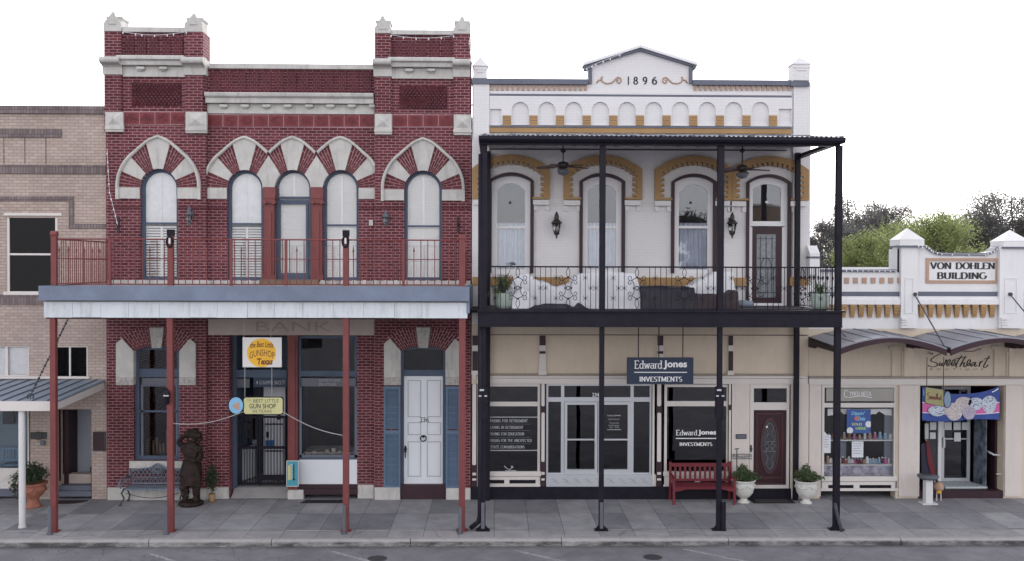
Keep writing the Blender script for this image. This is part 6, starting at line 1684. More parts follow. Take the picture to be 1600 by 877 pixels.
for s_,x in ((-1,xa-.02),(1,xb+.02)):
    m_=MB(); m_.tube([(x,-.15,.46),(x+s_*.02,-.13,.62),(x+s_*.03,-.14,.82)],.022,6); m_.tube([(x,-.15,.62),(x+s_*.05,-.35,.66),(x+s_*.12,-.55,.60),(x+s_*.13,-.60,.50),(x+s_*.08,-.58,.42)],.026,6)
    m_.tube(scroll(x+s_*.10,.53,.06,-.58,s_,0),.014,5)
    for k in range(4): m_.tube([(x+s_*.03*k,-.2-.09*k,.42),(x+s_*.04*k,-.22-.09*k,.52),(x+s_*.03*k,-.2-.09*k,.64)],.010,4)
    m_.build('armrest',M['iron_bench'],ib)
    for y0,y1 in ((-.56,-.64),(-.17,-.10)):
        m_=MB(); m_.tube([(x,y0,.42),(x+s_*.06,y0-.03,.30),(x+s_*.01,y0,.16),(x+s_*.07,y1,.03),(x+s_*.10,y1-.02,.0)],.028,6,r1=.016); m_.cyl((x+s_*.08,y1,.0),(x+s_*.08,y1,.02),.045,n=8); m_.build('leg',M['iron_dark'],ib)
m_=MB(); m_.tube([(xa+(xb-xa)*t/10,-.55,.30-.13*math.sin(math.pi*t/10)) for t in range(11)],.008,4); m_.build('loose_wire',M['maroonblk'],ib)
# red bench
d=-.55; rx0,rx1=X(1050,d,760),X(1148,d,760)
rb=thing('wooden_bench','dark red slatted wooden bench in front of the right shop window of the white building','bench',((rx0+rx1)/2,-.4,0))
m_=MB()
for k in range(5): m_.box(rx0+.05,rx1-.05,-.66+k*.105,-.57+k*.105,.44,.465)
m_.build('seat',M['benchred'],rb)
m_=MB(); m_.prism([[(rx0+.02,.43),(rx0+.02,.33),(rx0+.2,.36),(rx0+.35,.40),(rx1-.35,.40),(rx1-.2,.36),(rx1-.02,.33),(rx1-.02,.43)]],-.66,-.63); m_.box(rx0+.05,rx1-.05,-.2,-.17,.36,.43); m_.build('seat_apron',M['benchred'],rb)
m_=MB(); m_.box(rx0+.05,rx1-.05,-.165,-.13,.88,.97); m_.box(rx0+.05,rx1-.05,-.165,-.13,.50,.56); n=11
for k in range(n): x=rx0+.16+(rx1-rx0-.32)*k/(n-1); m_.box(x-.028,x+.028,-.158,-.138,.56,.88)
m_.build('backrest',M['benchred'],rb)
for s_,x in ((-1,rx0+.03),(1,rx1-.03)):
    m_=MB(); m_.prism([[(-.70,.64),(-.70,.67),(-.5,.70),(-.13,.72),(-.13,.69)]],x-.035,x+.035,axis='x'); m_.build('armrest',M['benchred'],rb)
    m_=MB(); m_.prism([[(-.68,.0),(-.63,.0),(-.62,.25),(-.60,.65),(-.66,.65),(-.665,.3)]],x-.03,x+.03,axis='x'); m_.build('leg',M['benchred'],rb)
    m_=MB(); m_.prism([[(-.10,.0),(-.06,.0),(-.12,.5),(-.10,1.0),(-.15,1.0),(-.18,.5)]],x-.03,x+.03,axis='x'); m_.build('leg',M['benchred'],rb)
# carved figure (a wooden statue)
def skin(name,verts,edges,radii,mat,parent=None,sub=2,dec=None,root=0):
    me=bpy.data.meshes.new(name); o=ORG.get(parent.name,Vector()) if parent else Vector()
    me.from_pydata([tuple(Vector(v)-o) for v in verts],edges,[]); ob=bpy.data.objects.new(name,me); COL.objects.link(ob)
    sk=ob.modifiers.new('skin','SKIN'); sk.use_smooth_shade=True
    if not me.skin_vertices: pass
    for i,r in enumerate(radii):
        me.skin_vertices[0].data[i].radius=(r,r) if not isinstance(r,tuple) else r
    me.skin_vertices[0].data[root].use_root=True
    sb=ob.modifiers.new('s','SUBSURF'); sb.levels=sub; sb.render_levels=sub
    if dec:
        tx=bpy.data.textures.new('carving','CLOUDS'); tx.noise_scale=dec[1]; dm=ob.modifiers.new('d','DISPLACE'); dm.texture=tx; dm.strength=dec[0]; dm.mid_level=.5
    dg=bpy.context.evaluated_depsgraph_get(); dg.update(); nm=bpy.data.meshes.new_from_object(ob.evaluated_get(dg))
    ob.modifiers.clear(); ob.data=nm; nm.materials.clear(); nm.materials.append(mat)
    for p_ in nm.polygons: p_.use_smooth=True; p_.material_index=0
    if parent: ob.parent=parent
    return ob
d=-.55; fx=X(299,d,730); fy=d
def FZ(y): return Z(y,d,299)
st_=thing('carved_statue','life-size dark carved wooden statue of a robed figure with one arm raised to its head','statue',(fx,fy,0))
zs_=[FZ(y) for y in (776,760,735,712,705,690,682,672)]
V=[(fx,fy,1.02),(fx,fy,1.20),(fx+.0,fy,1.42),(fx+.01,fy,1.55),(fx+.02,fy-.01,1.66),(fx+.02,fy-.02,1.76),   #0-5 pelvis..head
   (fx-.12,fy-.02,.95),(fx-.14,fy-.05,.55),(fx-.14,fy-.03,.16),(fx-.16,fy-.14,.13),                  #6-9 leg
   (fx+.12,fy,.95),(fx+.13,fy-.04,.55),(fx+.13,fy,.16),(fx+.14,fy-.13,.13),                           #10-13
   (fx-.20,fy,1.48),(fx-.31,fy-.06,1.60),(fx-.17,fy-.12,1.76),                                     #14-16 raised arm (left in the picture)
   (fx+.21,fy,1.44),(fx+.24,fy-.04,1.20),(fx+.08,fy-.18,1.12)]                                  #17-19
Ed=[(0,1),(1,2),(2,3),(3,4),(4,5),(0,6),(6,7),(7,8),(8,9),(0,10),(10,11),(11,12),(12,13),(2,14),(14,15),(15,16),(2,17),(17,18),(18,19)]
Ra=[.19,.17,.20,.09,.12,.12,.13,.11,.08,.06,.13,.11,.08,.06,.10,.075,.06,.10,.08,.06]
skin('carved_body',V,Ed,Ra,M['carved'],st_,3,(.10,.07))
m_=MB(); 
for q_,(ox,oz,rr) in enumerate(((0,1.80,.17),(-.12,1.77,.12),(.13,1.76,.13),(.05,1.86,.12),(-.07,1.85,.10),(.17,1.66,.09))):
    m_.lathe([(.01,oz-rr*.8),(rr*.75,oz-rr*.5),(rr,oz),(rr*.75,oz+rr*.5),(.01,oz+rr*.75)],fx+.02+ox,fy+.02,12)
m_.build('carved_headdress',M['carved'],st_)
m_=MB(); 
vs=[];n=28;rings=[(.20,1.12,0),(.24,.95,1),(.27,.75,2),(.25,.58,3),(.27,.50,4)]
for r_,z,_ in rings:
    for k in range(n):
        a=2*math.pi*k/n; rr=r_*(1+.10*math.sin(a*5+z*6)+.05*math.sin(a*9)); vs.append((fx+rr*math.cos(a)*1.0,fy+rr*.75*math.sin(a),z+.03*math.sin(a*3)))
m_.smooth=True; m_.add(vs,[(j*n+i,j*n+(i+1)%n,(j+1)*n+(i+1)%n,(j+1)*n+i) for j in range(len(rings)-1) for i in range(n)]); m_.build('carved_robe',M['carved'],st_)
m_=MB(); m_.lathe([(.28,0),(.31,.03),(.30,.09),(.24,.11)],fx,fy-.03,20); m_.build('plinth',M['carved'],st_)
m_=MB(); m_.lathe([(.035,1.665),(.05,1.69),(.03,1.72)],fx+.02,fy-.125,8); m_.build('carved_face',paint('worn_carved_face',(.10,.07,.06,1),var=.5,scale=20),st_)

# leafy helpers
def leafblob(mb,c,rx,ry,rz,n,l=.07,seed=1,shape=1.0):
    rd=random.Random(seed)
    for _ in range(n):
        while True:
            p_=Vector((rd.uniform(-1,1),rd.uniform(-1,1),rd.uniform(-1,1)))
            if p_.length<1 : break
        p_=p_*(.6+.4*rd.random()); ctr=Vector((c[0]+p_.x*rx,c[1]+p_.y*ry,c[2]+p_.z*rz))
        a=Vector((rd.gauss(0,1),rd.gauss(0,1),rd.gauss(0,1)+.5)).normalized(); b_=a.orthogonal().normalized(); b_=(Matrix.Rotation(rd.uniform(0,6.28),3,a)@b_)
        L_=l*rd.uniform(.6,1.3); w2=L_*.32
        s_=a.cross(b_)
        mb.add([ctr-b_*L_/2,ctr+s_*w2/2+a*.1*L_,ctr+b_*L_/2,ctr-s_*w2/2+a*.1*L_],[(0,1,2,3)])
def spiky(mb,c,r,h,n,seed=1,w_=.02,droop=.5,squash=1):
    rd=random.Random(seed)
    for _ in range(n):
        a=rd.uniform(0,6.283); el=rd.uniform(.3,1.0); R_=r*(1.1-el*.5)*rd.uniform(.6,1.1); H=h*el*rd.uniform(.7,1.1)
        pts=[]
        for k in range(6):
            t=k/5; pts.append(Vector((c[0]+math.cos(a)*R_*t, c[1]+math.sin(a)*R_*t*squash, c[2]+H*math.sin(min(1,t*1.15)*math.pi*(.5+droop*.5*(1-el)+.1)))))
        side_=Vector((-math.sin(a),math.cos(a),0))
        vs=[]
        for k,p_ in enumerate(pts): ww=w_*(1-.8*(k/5)**2); vs+= [p_-side_*ww/2,p_+side_*ww/2]
        mb.add(vs,[(2*k,2*k+1,2*k+3,2*k+2) for k in range(5)])
# small shrub in a log pot
d=-.28; x=X(331,d,760)
pp_=thing('potted_shrub','small dark shrub in a little yellowish pot beside the carved statue','potted plant',(x,d,0))
m_=MB(); m_.lathe([(.07,0),(.085,.05),(.09,.22),(.08,.22),(.07,.17)],x,d,12); m_.build('pot',paint('ochre_clay',(.26,.17,.09,1),var=.3,scale=9),pp_)
m_=MB(); leafblob(m_,(x,d,.62),.19,.16,.42,520,.085,3); m_.build('foliage',M['leaf_dark'],pp_,clean=False)
m_=MB(); m_.tube([(x,d,.18),(x+.02,d,.5),(x-.02,d,.9)],.012,5); m_.build('stem',M['copper'],pp_)
# urns
for px,py0,lab,sd in ((1162,748,'white cast urn with a small bush to the left of the maroon front door',5),(1259.5,750,'white cast urn with a small bush to the right of the maroon front door',9)):
    d=-.42 if px<1200 else -.50; x=X(px,d,765); k=1.0
    u_=thing('planter_urn',lab,'planter',(x,d,0),'white urns flanking the maroon door')
    m_=MB(); m_.lathe([(.15,0),(.155,.035),(.12,.05),(.085,.10),(.09,.13),(.16,.17),(.235,.27),(.265,.40),(.27,.50),(.265,.545),(.305,.575),(.31,.60),(.285,.60),(.26,.56),(.22,.52)],x,d,28); m_.build('urn',M['urn'],u_)
    m_=MB()
    for s_ in range(5):
        a0=2*math.pi*s_/5-.3; m_.tube([(x+.275*math.cos(a0+t*.21),d+.275*math.sin(a0+t*.21),.50-.09*math.sin(math.pi*t/6)) for t in range(7)],.018,5)
    m_.build('garland_relief',M['urn'],u_)
    m_=MB(); m_.lathe([(.25,.54),(.1,.56),(.01,.56)],x,d,12); m_.build('soil',M['soil'],u_)
    m_=MB(); leafblob(m_,(x,d,.72),.36,.26,.17,520,.10,sd); leafblob(m_,(x-.02,d,.88),.16,.14,.16,130,.09,sd+1); leafblob(m_,(x+.28,d-.02,.66),.22,.12,.07,90,.09,sd+2)
    m_.build('foliage',M['leaf_dark'] if False else M['leaf_mid'],u_,clean=False)
    m_=MB(); rd=random.Random(sd)
    for _ in range(14): a=rd.uniform(0,6.28); m_.tube([(x,d,.55),(x+.15*math.cos(a),d+.1*math.sin(a),.70),(x+.3*math.cos(a),d+.2*math.sin(a),.76+rd.uniform(-.1,.12))],.008,4)
    m_.build('stems',M['copper'],u_)
# terracotta planter, left
d=-.75; x=X(52,d,750); tp=thing('terracotta_planter','large terracotta urn with a trailing dark bush beside the white pole','planter',(x,d,0))
m_=MB(); m_.lathe([(.19,0),(.20,.04),(.16,.08),(.13,.16),(.15,.24),(.24,.32),(.29,.42),(.30,.50),(.27,.54),(.33,.58),(.34,.62),(.30,.62),(.28,.56)],x,d,28); m_.build('urn',M['terracotta'],tp)
m_=MB()
for s_ in range(6):
    a0=2*math.pi*s_/6; m_.tube([(x+.30*math.cos(a0+t*.17),d+.30*math.sin(a0+t*.17),.50-.08*math.sin(math.pi*t/6)) for t in range(7)],.020,5)
m_.build('garland_relief',M['terracotta'],tp)
m_=MB(); leafblob(m_,(x,d,.85),.42,.34,.30,900,.10,12); leafblob(m_,(x-.38,d-.05,.55),.22,.18,.38,300,.09,13); m_.build('foliage',M['leaf_dark'],tp,clean=False)
m_=MB(); spiky(m_,(x-.15,d-.05,.72),.75,.22,150,5,.014,1.7); spiky(m_,(x+.1,d-.05,.75),.6,.2,70,6,.014,1.6); m_.build('trailing_stems',M['leaf_mid'],tp,clean=False)
# balcony plants
for px,lab,ph,sd,gm in ((786,'light green pot with a grassy spider plant at the left end of the black gallery',1,4,'leaf_mid'),(1281,'light green pot with a small spiky plant at the right end of the black gallery',0,8,'leaf_mid')):
    d=-2.55; x=X(px,d,470); bp_=thing('potted_plant',lab,'potted plant',(x,d,zt),'green pots on the gallery')
    m_=MB(); m_.lathe([(.13,zt),(.20,zt+.1),(.225,zt+.26),(.215,zt+.34),(.23,zt+.38),(.2,zt+.38),(.18,zt+.33)],x,d,20); m_.build('pot',paint('celadon_glaze',(.36,.43,.38,1),rough=.4,var=.15,scale=5),bp_)
    m_=MB(); spiky(m_,(x,d,zt+.34),.42 if ph else .38,.5 if ph else .36,150 if ph else 80,sd,.022,.9); m_.build('foliage',M[gm],bp_,clean=False)
    if ph:
        m_=MB(); spiky(m_,(x-.15,d,zt+.3),.35,.25,60,21,.02,1.5); m_.build('pale_foliage',M['leaf_pale'],bp_,clean=False)
        m_=MB(); m_.tube([(x,d,zt+.3),(x+.1,d,zt+.75),(x+.22,d,zt+1.08)],.006,4); leafblob(m_,(x+.22,d,zt+1.08),.09,.07,.07,24,.07,2); m_.build('flower_stalk',M['leaf_dark'],bp_,clean=False)
# covered furniture
def drape(name,label,cat,x0,x1,prof,y0,y1,mat,loc=None,group=None,seed=1,amp=.03,fb=0.0):
    """cloth thrown over furniture: prof = [(t,height)] along x, in metres above the deck"""
    rd=random.Random(seed); nx=44; 
    def H(t):
        for (a,ha),(b,hb) in zip(prof[:-1],prof[1:]):
            if t<=b: f=(t-a)/(b-a+1e-9); f=f*f*(3-2*f); return ha+(hb-ha)*f
        return prof[-1][1]
    sec=[(0,0),(-.01,.25),(0,.5),(.005,.75),(.02,.93),(.08,1.0),(.3,1.0-fb),(.5,1.0-fb*.5),(.7,1.0),(.92,1.0),(.98,.93),(1,.7),(1.01,.4),(1,0)]
    m_=MB(); vs=[]; m_.smooth=True
    for i in range(nx+1):
        t=i/nx; h=H(t); x=x0+(x1-x0)*t
        for sy,sz in sec:
            nz=noise.noise(Vector((x*3.2+seed,sy*3,sz*2.1)))*amp+noise.noise(Vector((x*9+seed,sy*2,sz*1.2)))*amp*.6
            flare=(1-sz)**2*.05
            vs.append((x+noise.noise(Vector((seed,sz*3,x*2)))*amp*(1 if 0<i<nx else 1), y0+(y1-y0)*sy+(nz-flare if sy<.5 else -nz+flare), zt+h*sz*(1+0*nz)+nz*.7*sz))
    k=len(sec); fs=[(i*k+j,i*k+j+1,(i+1)*k+j+1,(i+1)*k+j) for i in range(nx) for j in range(k-1)]
    fs+=[tuple(range(k)),tuple(nx*k+j for j in reversed(range(k)))]
    m_.add(vs,fs)
    return solo(m_,name,mat,label,cat,((x0+x1)/2,(y0+y1)/2,zt),group)
def dh(y,dd): return Z(y,dd,1000)-zt
G='furniture under dust covers on the gallery'
drape('covered_chair','white sheet draped over a tall chair beside the left potted plant','covered chair',X(797,-1.7,450),X(838,-1.7,450),[(0,.55),(.2,dh(432,-1.7)),(.7,dh(428,-1.7)),(1,.6)],-1.9,-1.2,M['cover_white'],group=G,seed=3,amp=.06)
drape('covered_sofa','low sofa under a white sheet between the two tall covered chairs','covered sofa',X(826,-2.0,450),X(900,-2.0,450),[(0,dh(431,-2)),(.3,dh(441,-2)),(.62,dh(449,-2)),(.8,dh(446,-2)),(1,dh(440,-2))],-1.9,-1.1,M['cover_white'],group=G,seed=9,amp=.05,fb=.1)
drape('covered_stool','grey-white sheet bulging over a low seat next to the left plant','covered furniture',X(800,-2.3,470),X(832,-2.3,470),[(0,.35),(.4,.52),(.8,.40),(1,.22)],-2.6,-2.0,M['cover_white'],group=G,seed=14,amp=.06)
drape('covered_armchair','tall armchair under a white sheet right behind the second gallery post','covered armchair',X(892,-2.1,450),X(1004,-2.1,450),[(0,.75),(.12,dh(428,-2.1)),(.5,dh(424,-2.1)),(.86,dh(427,-2.1)),(.94,.55),(1,.05)],-2.4,-1.3,M['cover_white'],group=G,seed=21,amp=.045)
drape('covered_table','black covered table beneath the ochre band between the second and third posts','covered table',X(998,-2.2,460),X(1080,-2.2,460),[(0,dh(447,-2.2)),(.5,dh(447,-2.2)),(.54,dh(448.5,-2.2)),(1,dh(449,-2.2))],-2.6,-1.4,M['cover_dark'],group=G,seed=31,amp=.02)
drape('covered_lounge_chair','slanted lounge chair under a white sheet beside the third gallery post','covered chair',X(1078,-1.9,450),X(1152,-1.9,450),[(0,dh(447,-1.9)),(.35,dh(433,-1.9)),(.6,dh(425,-1.9)),(.92,dh(424,-1.9)),(1,.4)],-1.8,-1.1,M['cover_white'],group=G,seed=41,amp=.03)
drape('covered_ottoman','dark brown cover over a low seat behind the third gallery post','covered furniture',X(1078,-2.4,470),X(1150,-2.4,470),[(0,dh(459,-2.4)),(.7,dh(460,-2.4)),(.8,dh(460,-2.4)),(.92,dh(453,-2.4)),(1,dh(455,-2.4))],-2.6,-1.9,M['cover_brown'],group=G,seed=47,amp=.025)
drape('fallen_dust_sheet','crumpled black cloth lying along the gallery floor before the white sheets','cloth',X(826,-2.7,480),X(920,-2.7,480),[(0,.04),(.1,.09),(.3,.14),(.6,.13),(.75,.07),(.82,.16),(1,.03)],-2.85,-2.65,M['cover_dark'],seed=52,amp=.02)
m_=MB(); x=X(1163,-1.0,475); m_.lathe([(.18,zt),(.24,zt+.06),(.22,zt+.14),(.10,zt+.17),(.02,zt+.17)],x,-1.0,18); solo(m_,'round_cushion',M['shade'],'grey round cushion on the gallery floor left of the maroon balcony door','cushion',(x,-1.0,zt))

# doormats
def mat_(name,pts,label,m1,m2=None):
    m_=MB(); m_.prism([pts],.002,.016,axis='z'); c=(sum(p[0] for p in pts)/len(pts),sum(p[1] for p in pts)/len(pts))
    t=thing(name,label,'doormat',(c[0],c[1],.002)); m_.build('mat_edge',M[m1],t)
    if m2:
        m_=MB(); m_.prism([[(c[0]+(x-c[0])*.82,c[1]+(y-c[1])*.74) for x,y in pts]],.014,.02,axis='z'); m_.build('mat_field',M[m2],t)
def GP(px,py):     # point on the pavement
    v=ROT@Vector(((px-800)/FPX,-(py-438.5)/FPX,-1)); t=-CAM.z/v.z; return ((CAM+v*t).x,(CAM+v*t).y)
a,b=GP(1178,787),GP(1243,787); mat_('doormat',[(a[0],-.52),(b[0],-.52),(b[0],-.07),(a[0],-.07)],'black framed grey doormat in front of the maroon front door','mat','matgrey')
a,b=GP(473,782),GP(540,782); mat_('doormat',[(a[0],-.42),(b[0],-.42),(b[0],-.13),(a[0]+.1,-.13)],'thin black doormat below the red shop window plinth','mat')
a,b=GP(81,785),GP(128,785); xm=(a[0]+b[0])/2; mat_('doormat',[(xm+.48*math.cos(t*math.pi/12),-.12-.34*math.sin(t*math.pi/12)) for t in range(13)],'brown half-round doormat at the step of the tan building','maroonblk')

# plaques and wall things
def plaque(name,px,d,label,mat,cat='plaque',th=.03,rim=True):
    q=PB(*px,d); t=thing(name,label,cat,((q[0]+q[1])/2,d,(q[2]+q[3])/2))
    m_=MB(); m_.box(q[0],q[1],d,d+th,q[2],q[3]); m_.build('panel',mat,t)
    if rim: m_=MB(); m_.prism([rect(q[0]-.006,q[1]+.006,q[2]-.006,q[3]+.006),rect(q[0]+.015,q[1]-.015,q[2]+.015,q[3]-.015)],d-.008,d+th-.002); m_.build('raised_rim',M['iron_dark'],t)
    return t,q
plaque('wall_plaque',(145.5,675,164,704.5),TD-.04,'dark maroon rectangular plaque on the tan brick pier next to the red building',M['maroonblk'])
t_,q=plaque('wall_plaque',(48,676,71.5,686),TD-.04,'dark bronze plaque with a round crest on the tan brick pier by the white pole',M['iron_dark'])
m_=MB(); c=((q[0]+q[1])/2,(q[2]+q[3])/2); m_.prism([ellipse(c[0],c[1],.11,.11,20)],TD-.055,TD-.03); m_.build('crest',M['lantern'],t_)
t_,q=plaque('wall_plaque',(1150.5,679,1166,685.5),-.065,'small grey name plate on the cream pilaster left of the maroon front door',M['slate'])
m_=MB(); x,z=U(67,692,TD-.03); m_.box(x-.05,x+.05,TD-.07,TD,z-.07,z+.06); solo(m_,'doorbell_box',M['grey'],'small grey box below the bronze plaque on the tan brick','doorbell',(x,TD,z))
m_=MB(); x,z=U(604,500,0); x,z=U(580,348,CD); m_.box(x-.05,x+.05,CD-.06,CD,z-.08,z+.07); solo(m_,'alarm_box',M['stone'],'small white alarm box right of the triple window on red brick','alarm box',(x,CD,z))
for px,lab in ((185,'dark iron bracket on the red brick at the left end above the railing'),(716,'dark iron bracket on the red brick at the right end above the railing')):
    m_=MB(); x,z=U(px,352,0); m_.tube([(x,0,z+.2),(x,-.02,z+.05),(x+.02,-.1,z-.02),(x,-.16,z+.04)],.022,6); m_.box(x-.03,x+.03,-.03,0,z-.2,z+.22); solo(m_,'iron_bracket',M['maroonblk'],lab,'bracket',(x,0,z),'iron brackets on the red brick')
# garden stake by the door
d=-.3; m_=MB(); gs=thing('garden_stake','wrought iron scroll welcome stake behind the left urn','garden stake',(X(1152,d),d,0))
m_=MB(); x=X(1151.5,d,700); m_.tube([(x,d,.45),(x,d,Z(702,d)),(x-.06,d,Z(702.5,d)),(x+.05,d,Z(701,d))],.013,5); m_.build('stake',M['iron_dark'],gs)
m_=MB(); xa,xb=X(1145,d,712),X(1174,d,712); za,zb2_=Z(717,d,1160),Z(710,d,1160)
m_.tube([(xa,d,zb2_),(xb,d,zb2_),(xb+.02,d,za),(xa,d,za),(xa,d,zb2_)],.010,4)
for k in range(7): xx=xa+(xb-xa)*(k+.5)/7; m_.tube(scroll(xx,(za+zb2_)/2,.035,d,1,k),.009,4)
m_.build('scroll_panel',M['iron_dark'],gs)
# pedestal table on the right
d=-.55; x=X(1450,d,745); pt=thing('pedestal_table','round grey-topped white pedestal table by the entrance of the right shop','table',(x,d,0)); zz=Z(743,d,1450)
m_=MB(); m_.lathe([(.20,zz-.09),(.26,zz-.04),(.265,zz),(.01,zz+.004)],x,d,24); m_.build('table_top',M['grey'],pt)
m_=MB(); m_.box(x-.09,x+.09,d-.09,d+.09,.03,zz-.08); m_.build('pedestal',M['polewhite'],pt)
m_=MB(); m_.box(x-.19,x+.19,d-.15,d+.15,0,.035); m_.build('foot',M['polewhite'],pt)
# watering pot / chick ornament
d=-.25; x=X(1467,d,757); m_=MB(); ds=thing('yard_ornament','small tan and yellow ornament standing at the right shop entrance','ornament',(x,d,0))
m_=MB(); m_.lathe([(.05,.25),(.12,.30),(.13,.38),(.09,.46),(.03,.49)],x,d,12); m_.build('body',M['tan_pink'],ds)
m_=MB(); m_.lathe([(.04,.20),(.07,.23),(.05,.27)],x-.02,d-.04,10); m_.build('yellow_base',M['gold'],ds)
m_=MB()
for s_ in (-1,1): m_.cyl((x+s_*.06,d,0),(x+s_*.05,d,.25),.014,n=5)
m_.build('stand',M['polewhite'],ds)
# handrail
d=.15; m_=MB(); hr=thing('handrail','short white handrail inside the right shop entrance','handrail',(X(1563,d),d,0))
m_=MB(); x0_,z0_=U(1543,704,d+.3); x1_,z1_=U(1556,712,d); x2_,_=U(1569,712,d)
m_.tube([(x0_,d+.5,z0_),(x1_,d+.1,z1_),(x2_,d,z1_)],.028,6); m_.build('rail',M['polewhite'],hr)
m_=MB(); x3_,z3_=U(1557,741,d); m_.tube([(x3_,d,z3_),(x2_,d,z3_)],.022,6); m_.box(x2_-.08,x2_-.03,d-.02,d+.02,z1_-.09,z1_-.02); m_.build_each('bracket',M['polewhite'],hr)
# dark red flag/cloth standing inside the entrance
d=.75; m_=MB(); fl_=thing('rolled_flag','furled red and dark blue flag leaning inside the right shop entrance','flag',(X(1455,d),d,0))
m_=MB(); P=[U(x,y,d) for x,y in ((1447,690),(1450,688),(1455,705),(1462,742),(1455,744),(1449,720))]; m_.prism([P],d,d+.05); m_.build('red_cloth',M['benchred'],fl_)
m_=MB(); P=[U(x,y,d) for x,y in ((1440,695),(1447,692),(1451,720),(1459,746),(1441,748))]; m_.prism([P],d+.03,d+.09); m_.build('blue_cloth',paint('dark_blue_cloth',(.03,.03,.06,1)),fl_)
m_=MB(); a_=U(1446,680,d); b_=U(1462,748,d); m_.cyl((a_[0],d+.02,a_[1]),(b_[0],d+.02,.2),.012,n=5); m_.build('pole',M['polewhite'],fl_)
# hanging sign at the right shop
d=-1.95; sx=thing('hanging_sign','khaki hanging sign with script lettering and a grey-blue oval under the right awning','sign',(X(1470,d),d,Z(640,d)))
P=[U(x,y,d) for x,y in ((1446.5,605.5),(1473.5,609.5),(1475,633),(1474,635),(1447.5,630),(1446,628))]; m_=MB(); m_.prism([P],d,d+.035); m_.build('panel',paint('khaki_sign_board',(.26,.24,.12,1)),sx)
P=[U(x,y,d) for x,y in ((1445.8,604.6),(1474.5,608.7),(1476,636),(1447,631.3),(1445.2,629))]; m_=MB(); m_.prism([P],d+.006,d+.03); m_.build('panel_edge',M['iron_dark'],sx)
c=U(1480,624.5,d); m_=MB(); m_.prism([ellipse(c[0],c[1],.082,.19,24)],d-.02,d); m_.build('oval',paint('grey_blue_oval',(.17,.24,.34,1)),sx)
m_=MB(); m_.prism([ellipse(c[0]+.008,c[1],.10,.21,24)],d-.01,d+.03); m_.build('oval_edge',M['navy'],sx)
strokes(sx,'lettering',[[(40,5),(10,10),(5,22),(30,30),(30,45),(5,50)],[(45,30),(55,48),(65,30),(75,48),(85,28)],[(90,40),(105,32),(95,48),(115,42)],[(115,40),(130,32),(120,50),(140,42)],[(150,12),(148,50)],[(165,10),(163,50),(170,35),(180,50)],[(190,45),(205,35),(195,52),(215,45)],[(225,20),(225,55)]],(1449,612,1472,627),d-.003,M['lettering_brown'],(240,60),.020,.012)
for px,py in ((1448.7,606),(1474.7,609)): hang(sx,X(px,d,580),d+.015,Z(py,d,px),3.9,.010,'maroonblk')
# banner above the shop door (cups of beads on blue and pink; the character is left out)
d=.02-.10; bn=thing('shop_banner','blue and pink vinyl banner with pale bead-filled cups over the right shop door','banner',(X(1503,d),d,Z(630,d)))
def by(t,v):   # t across, v down
    top=604+ (t*(1-t))*4*12; return top+v*(657-top)+ (2 if v>.9 else 0)*math.sin(t*6)
x0_,x1_=1441,1562; n=20
def bstrip(name,v0,v1,mat,off,t0=0,t1=1):
    m_=MB(); vs=[]
    for i in range(n+1):
        t=t0+(t1-t0)*i/n
        for v in (v0,v1):
            px=x0_+(x1_-x0_)*t; q_=U(px,by(t,v),d); vs.append((q_[0],d-off+.02*math.sin(t*14),q_[1]))
    k=len(vs); vs+=[(a[0],a[1]+.004,a[2]) for a in vs]
    fs=[(2*i,2*i+1,2*i+3,2*i+2) for i in range(n)]+[(k+2*i+2,k+2*i+3,k+2*i+1,k+2*i) for i in range(n)]
    m_.add(vs,fs); return m_.build(name,mat,bn)
bstrip('blue_field',0,1,M['banner_blue'],0); bstrip('pink_stripe',.48,.76,M['banner_pink'],.008); bstrip('white_stripe',.455,.48,M['lettering_white'],.009); bstrip('white_stripe',.76,.78,M['lettering_white'],.009)
beads=[paint('pale_beads_blue',(.50,.56,.66,1),var=.5,scale=30),paint('pale_beads_cream',(.55,.50,.50,1),var=.6,scale=26),paint('pale_beads_mauve',(.42,.38,.48,1),var=.5,scale=30)]
for cx_,cy_,rx,ry,k,o in ((1464,642,14,8.5,0,.030),(1505,629,13,9,1,.030),(1524,631,12,10,0,.030),(1490,643,15,14,1,.040),(1513,645,11,10.5,2,.045),(1545,632,12,14,0,.032)):
    q_=U(cx_,cy_,d); P=[(q_[0]+rx/60*math.cos(t*math.pi/12)*(1.06 if math.sin(t*math.pi/12)>0 else .9),q_[1]+ry/60*math.sin(t*math.pi/12)) for t in range(24)]
    m_=MB(); m_.prism([P],d-o,d-o+.004); m_.build('bead_cup_print',beads[k],bn)
    m_=MB(); rd=random.Random(cx_); 
    for _ in range(14):
        a=rd.uniform(0,6.28); r_=rd.random()**.5*.85; xx=q_[0]+rx/60*r_*math.cos(a); zz=q_[1]+ry/60*r_*math.sin(a); m_.prism([ellipse(xx,zz,.017,.014,6)],d-o-.003,d-o-.0005)
    m_.build('bead_print',M['slate'] if k==0 else beads[2],bn)
txt(bn,'lettering','8',(1442,609,1445.5,618),d-.02,M['signblue'])
strokes(bn,'white_swoosh',[[(0,60),(30,40),(60,10)]],(1550,606,1560,613),d-.04,M['lettering_white'],(60,60),.035,.02)
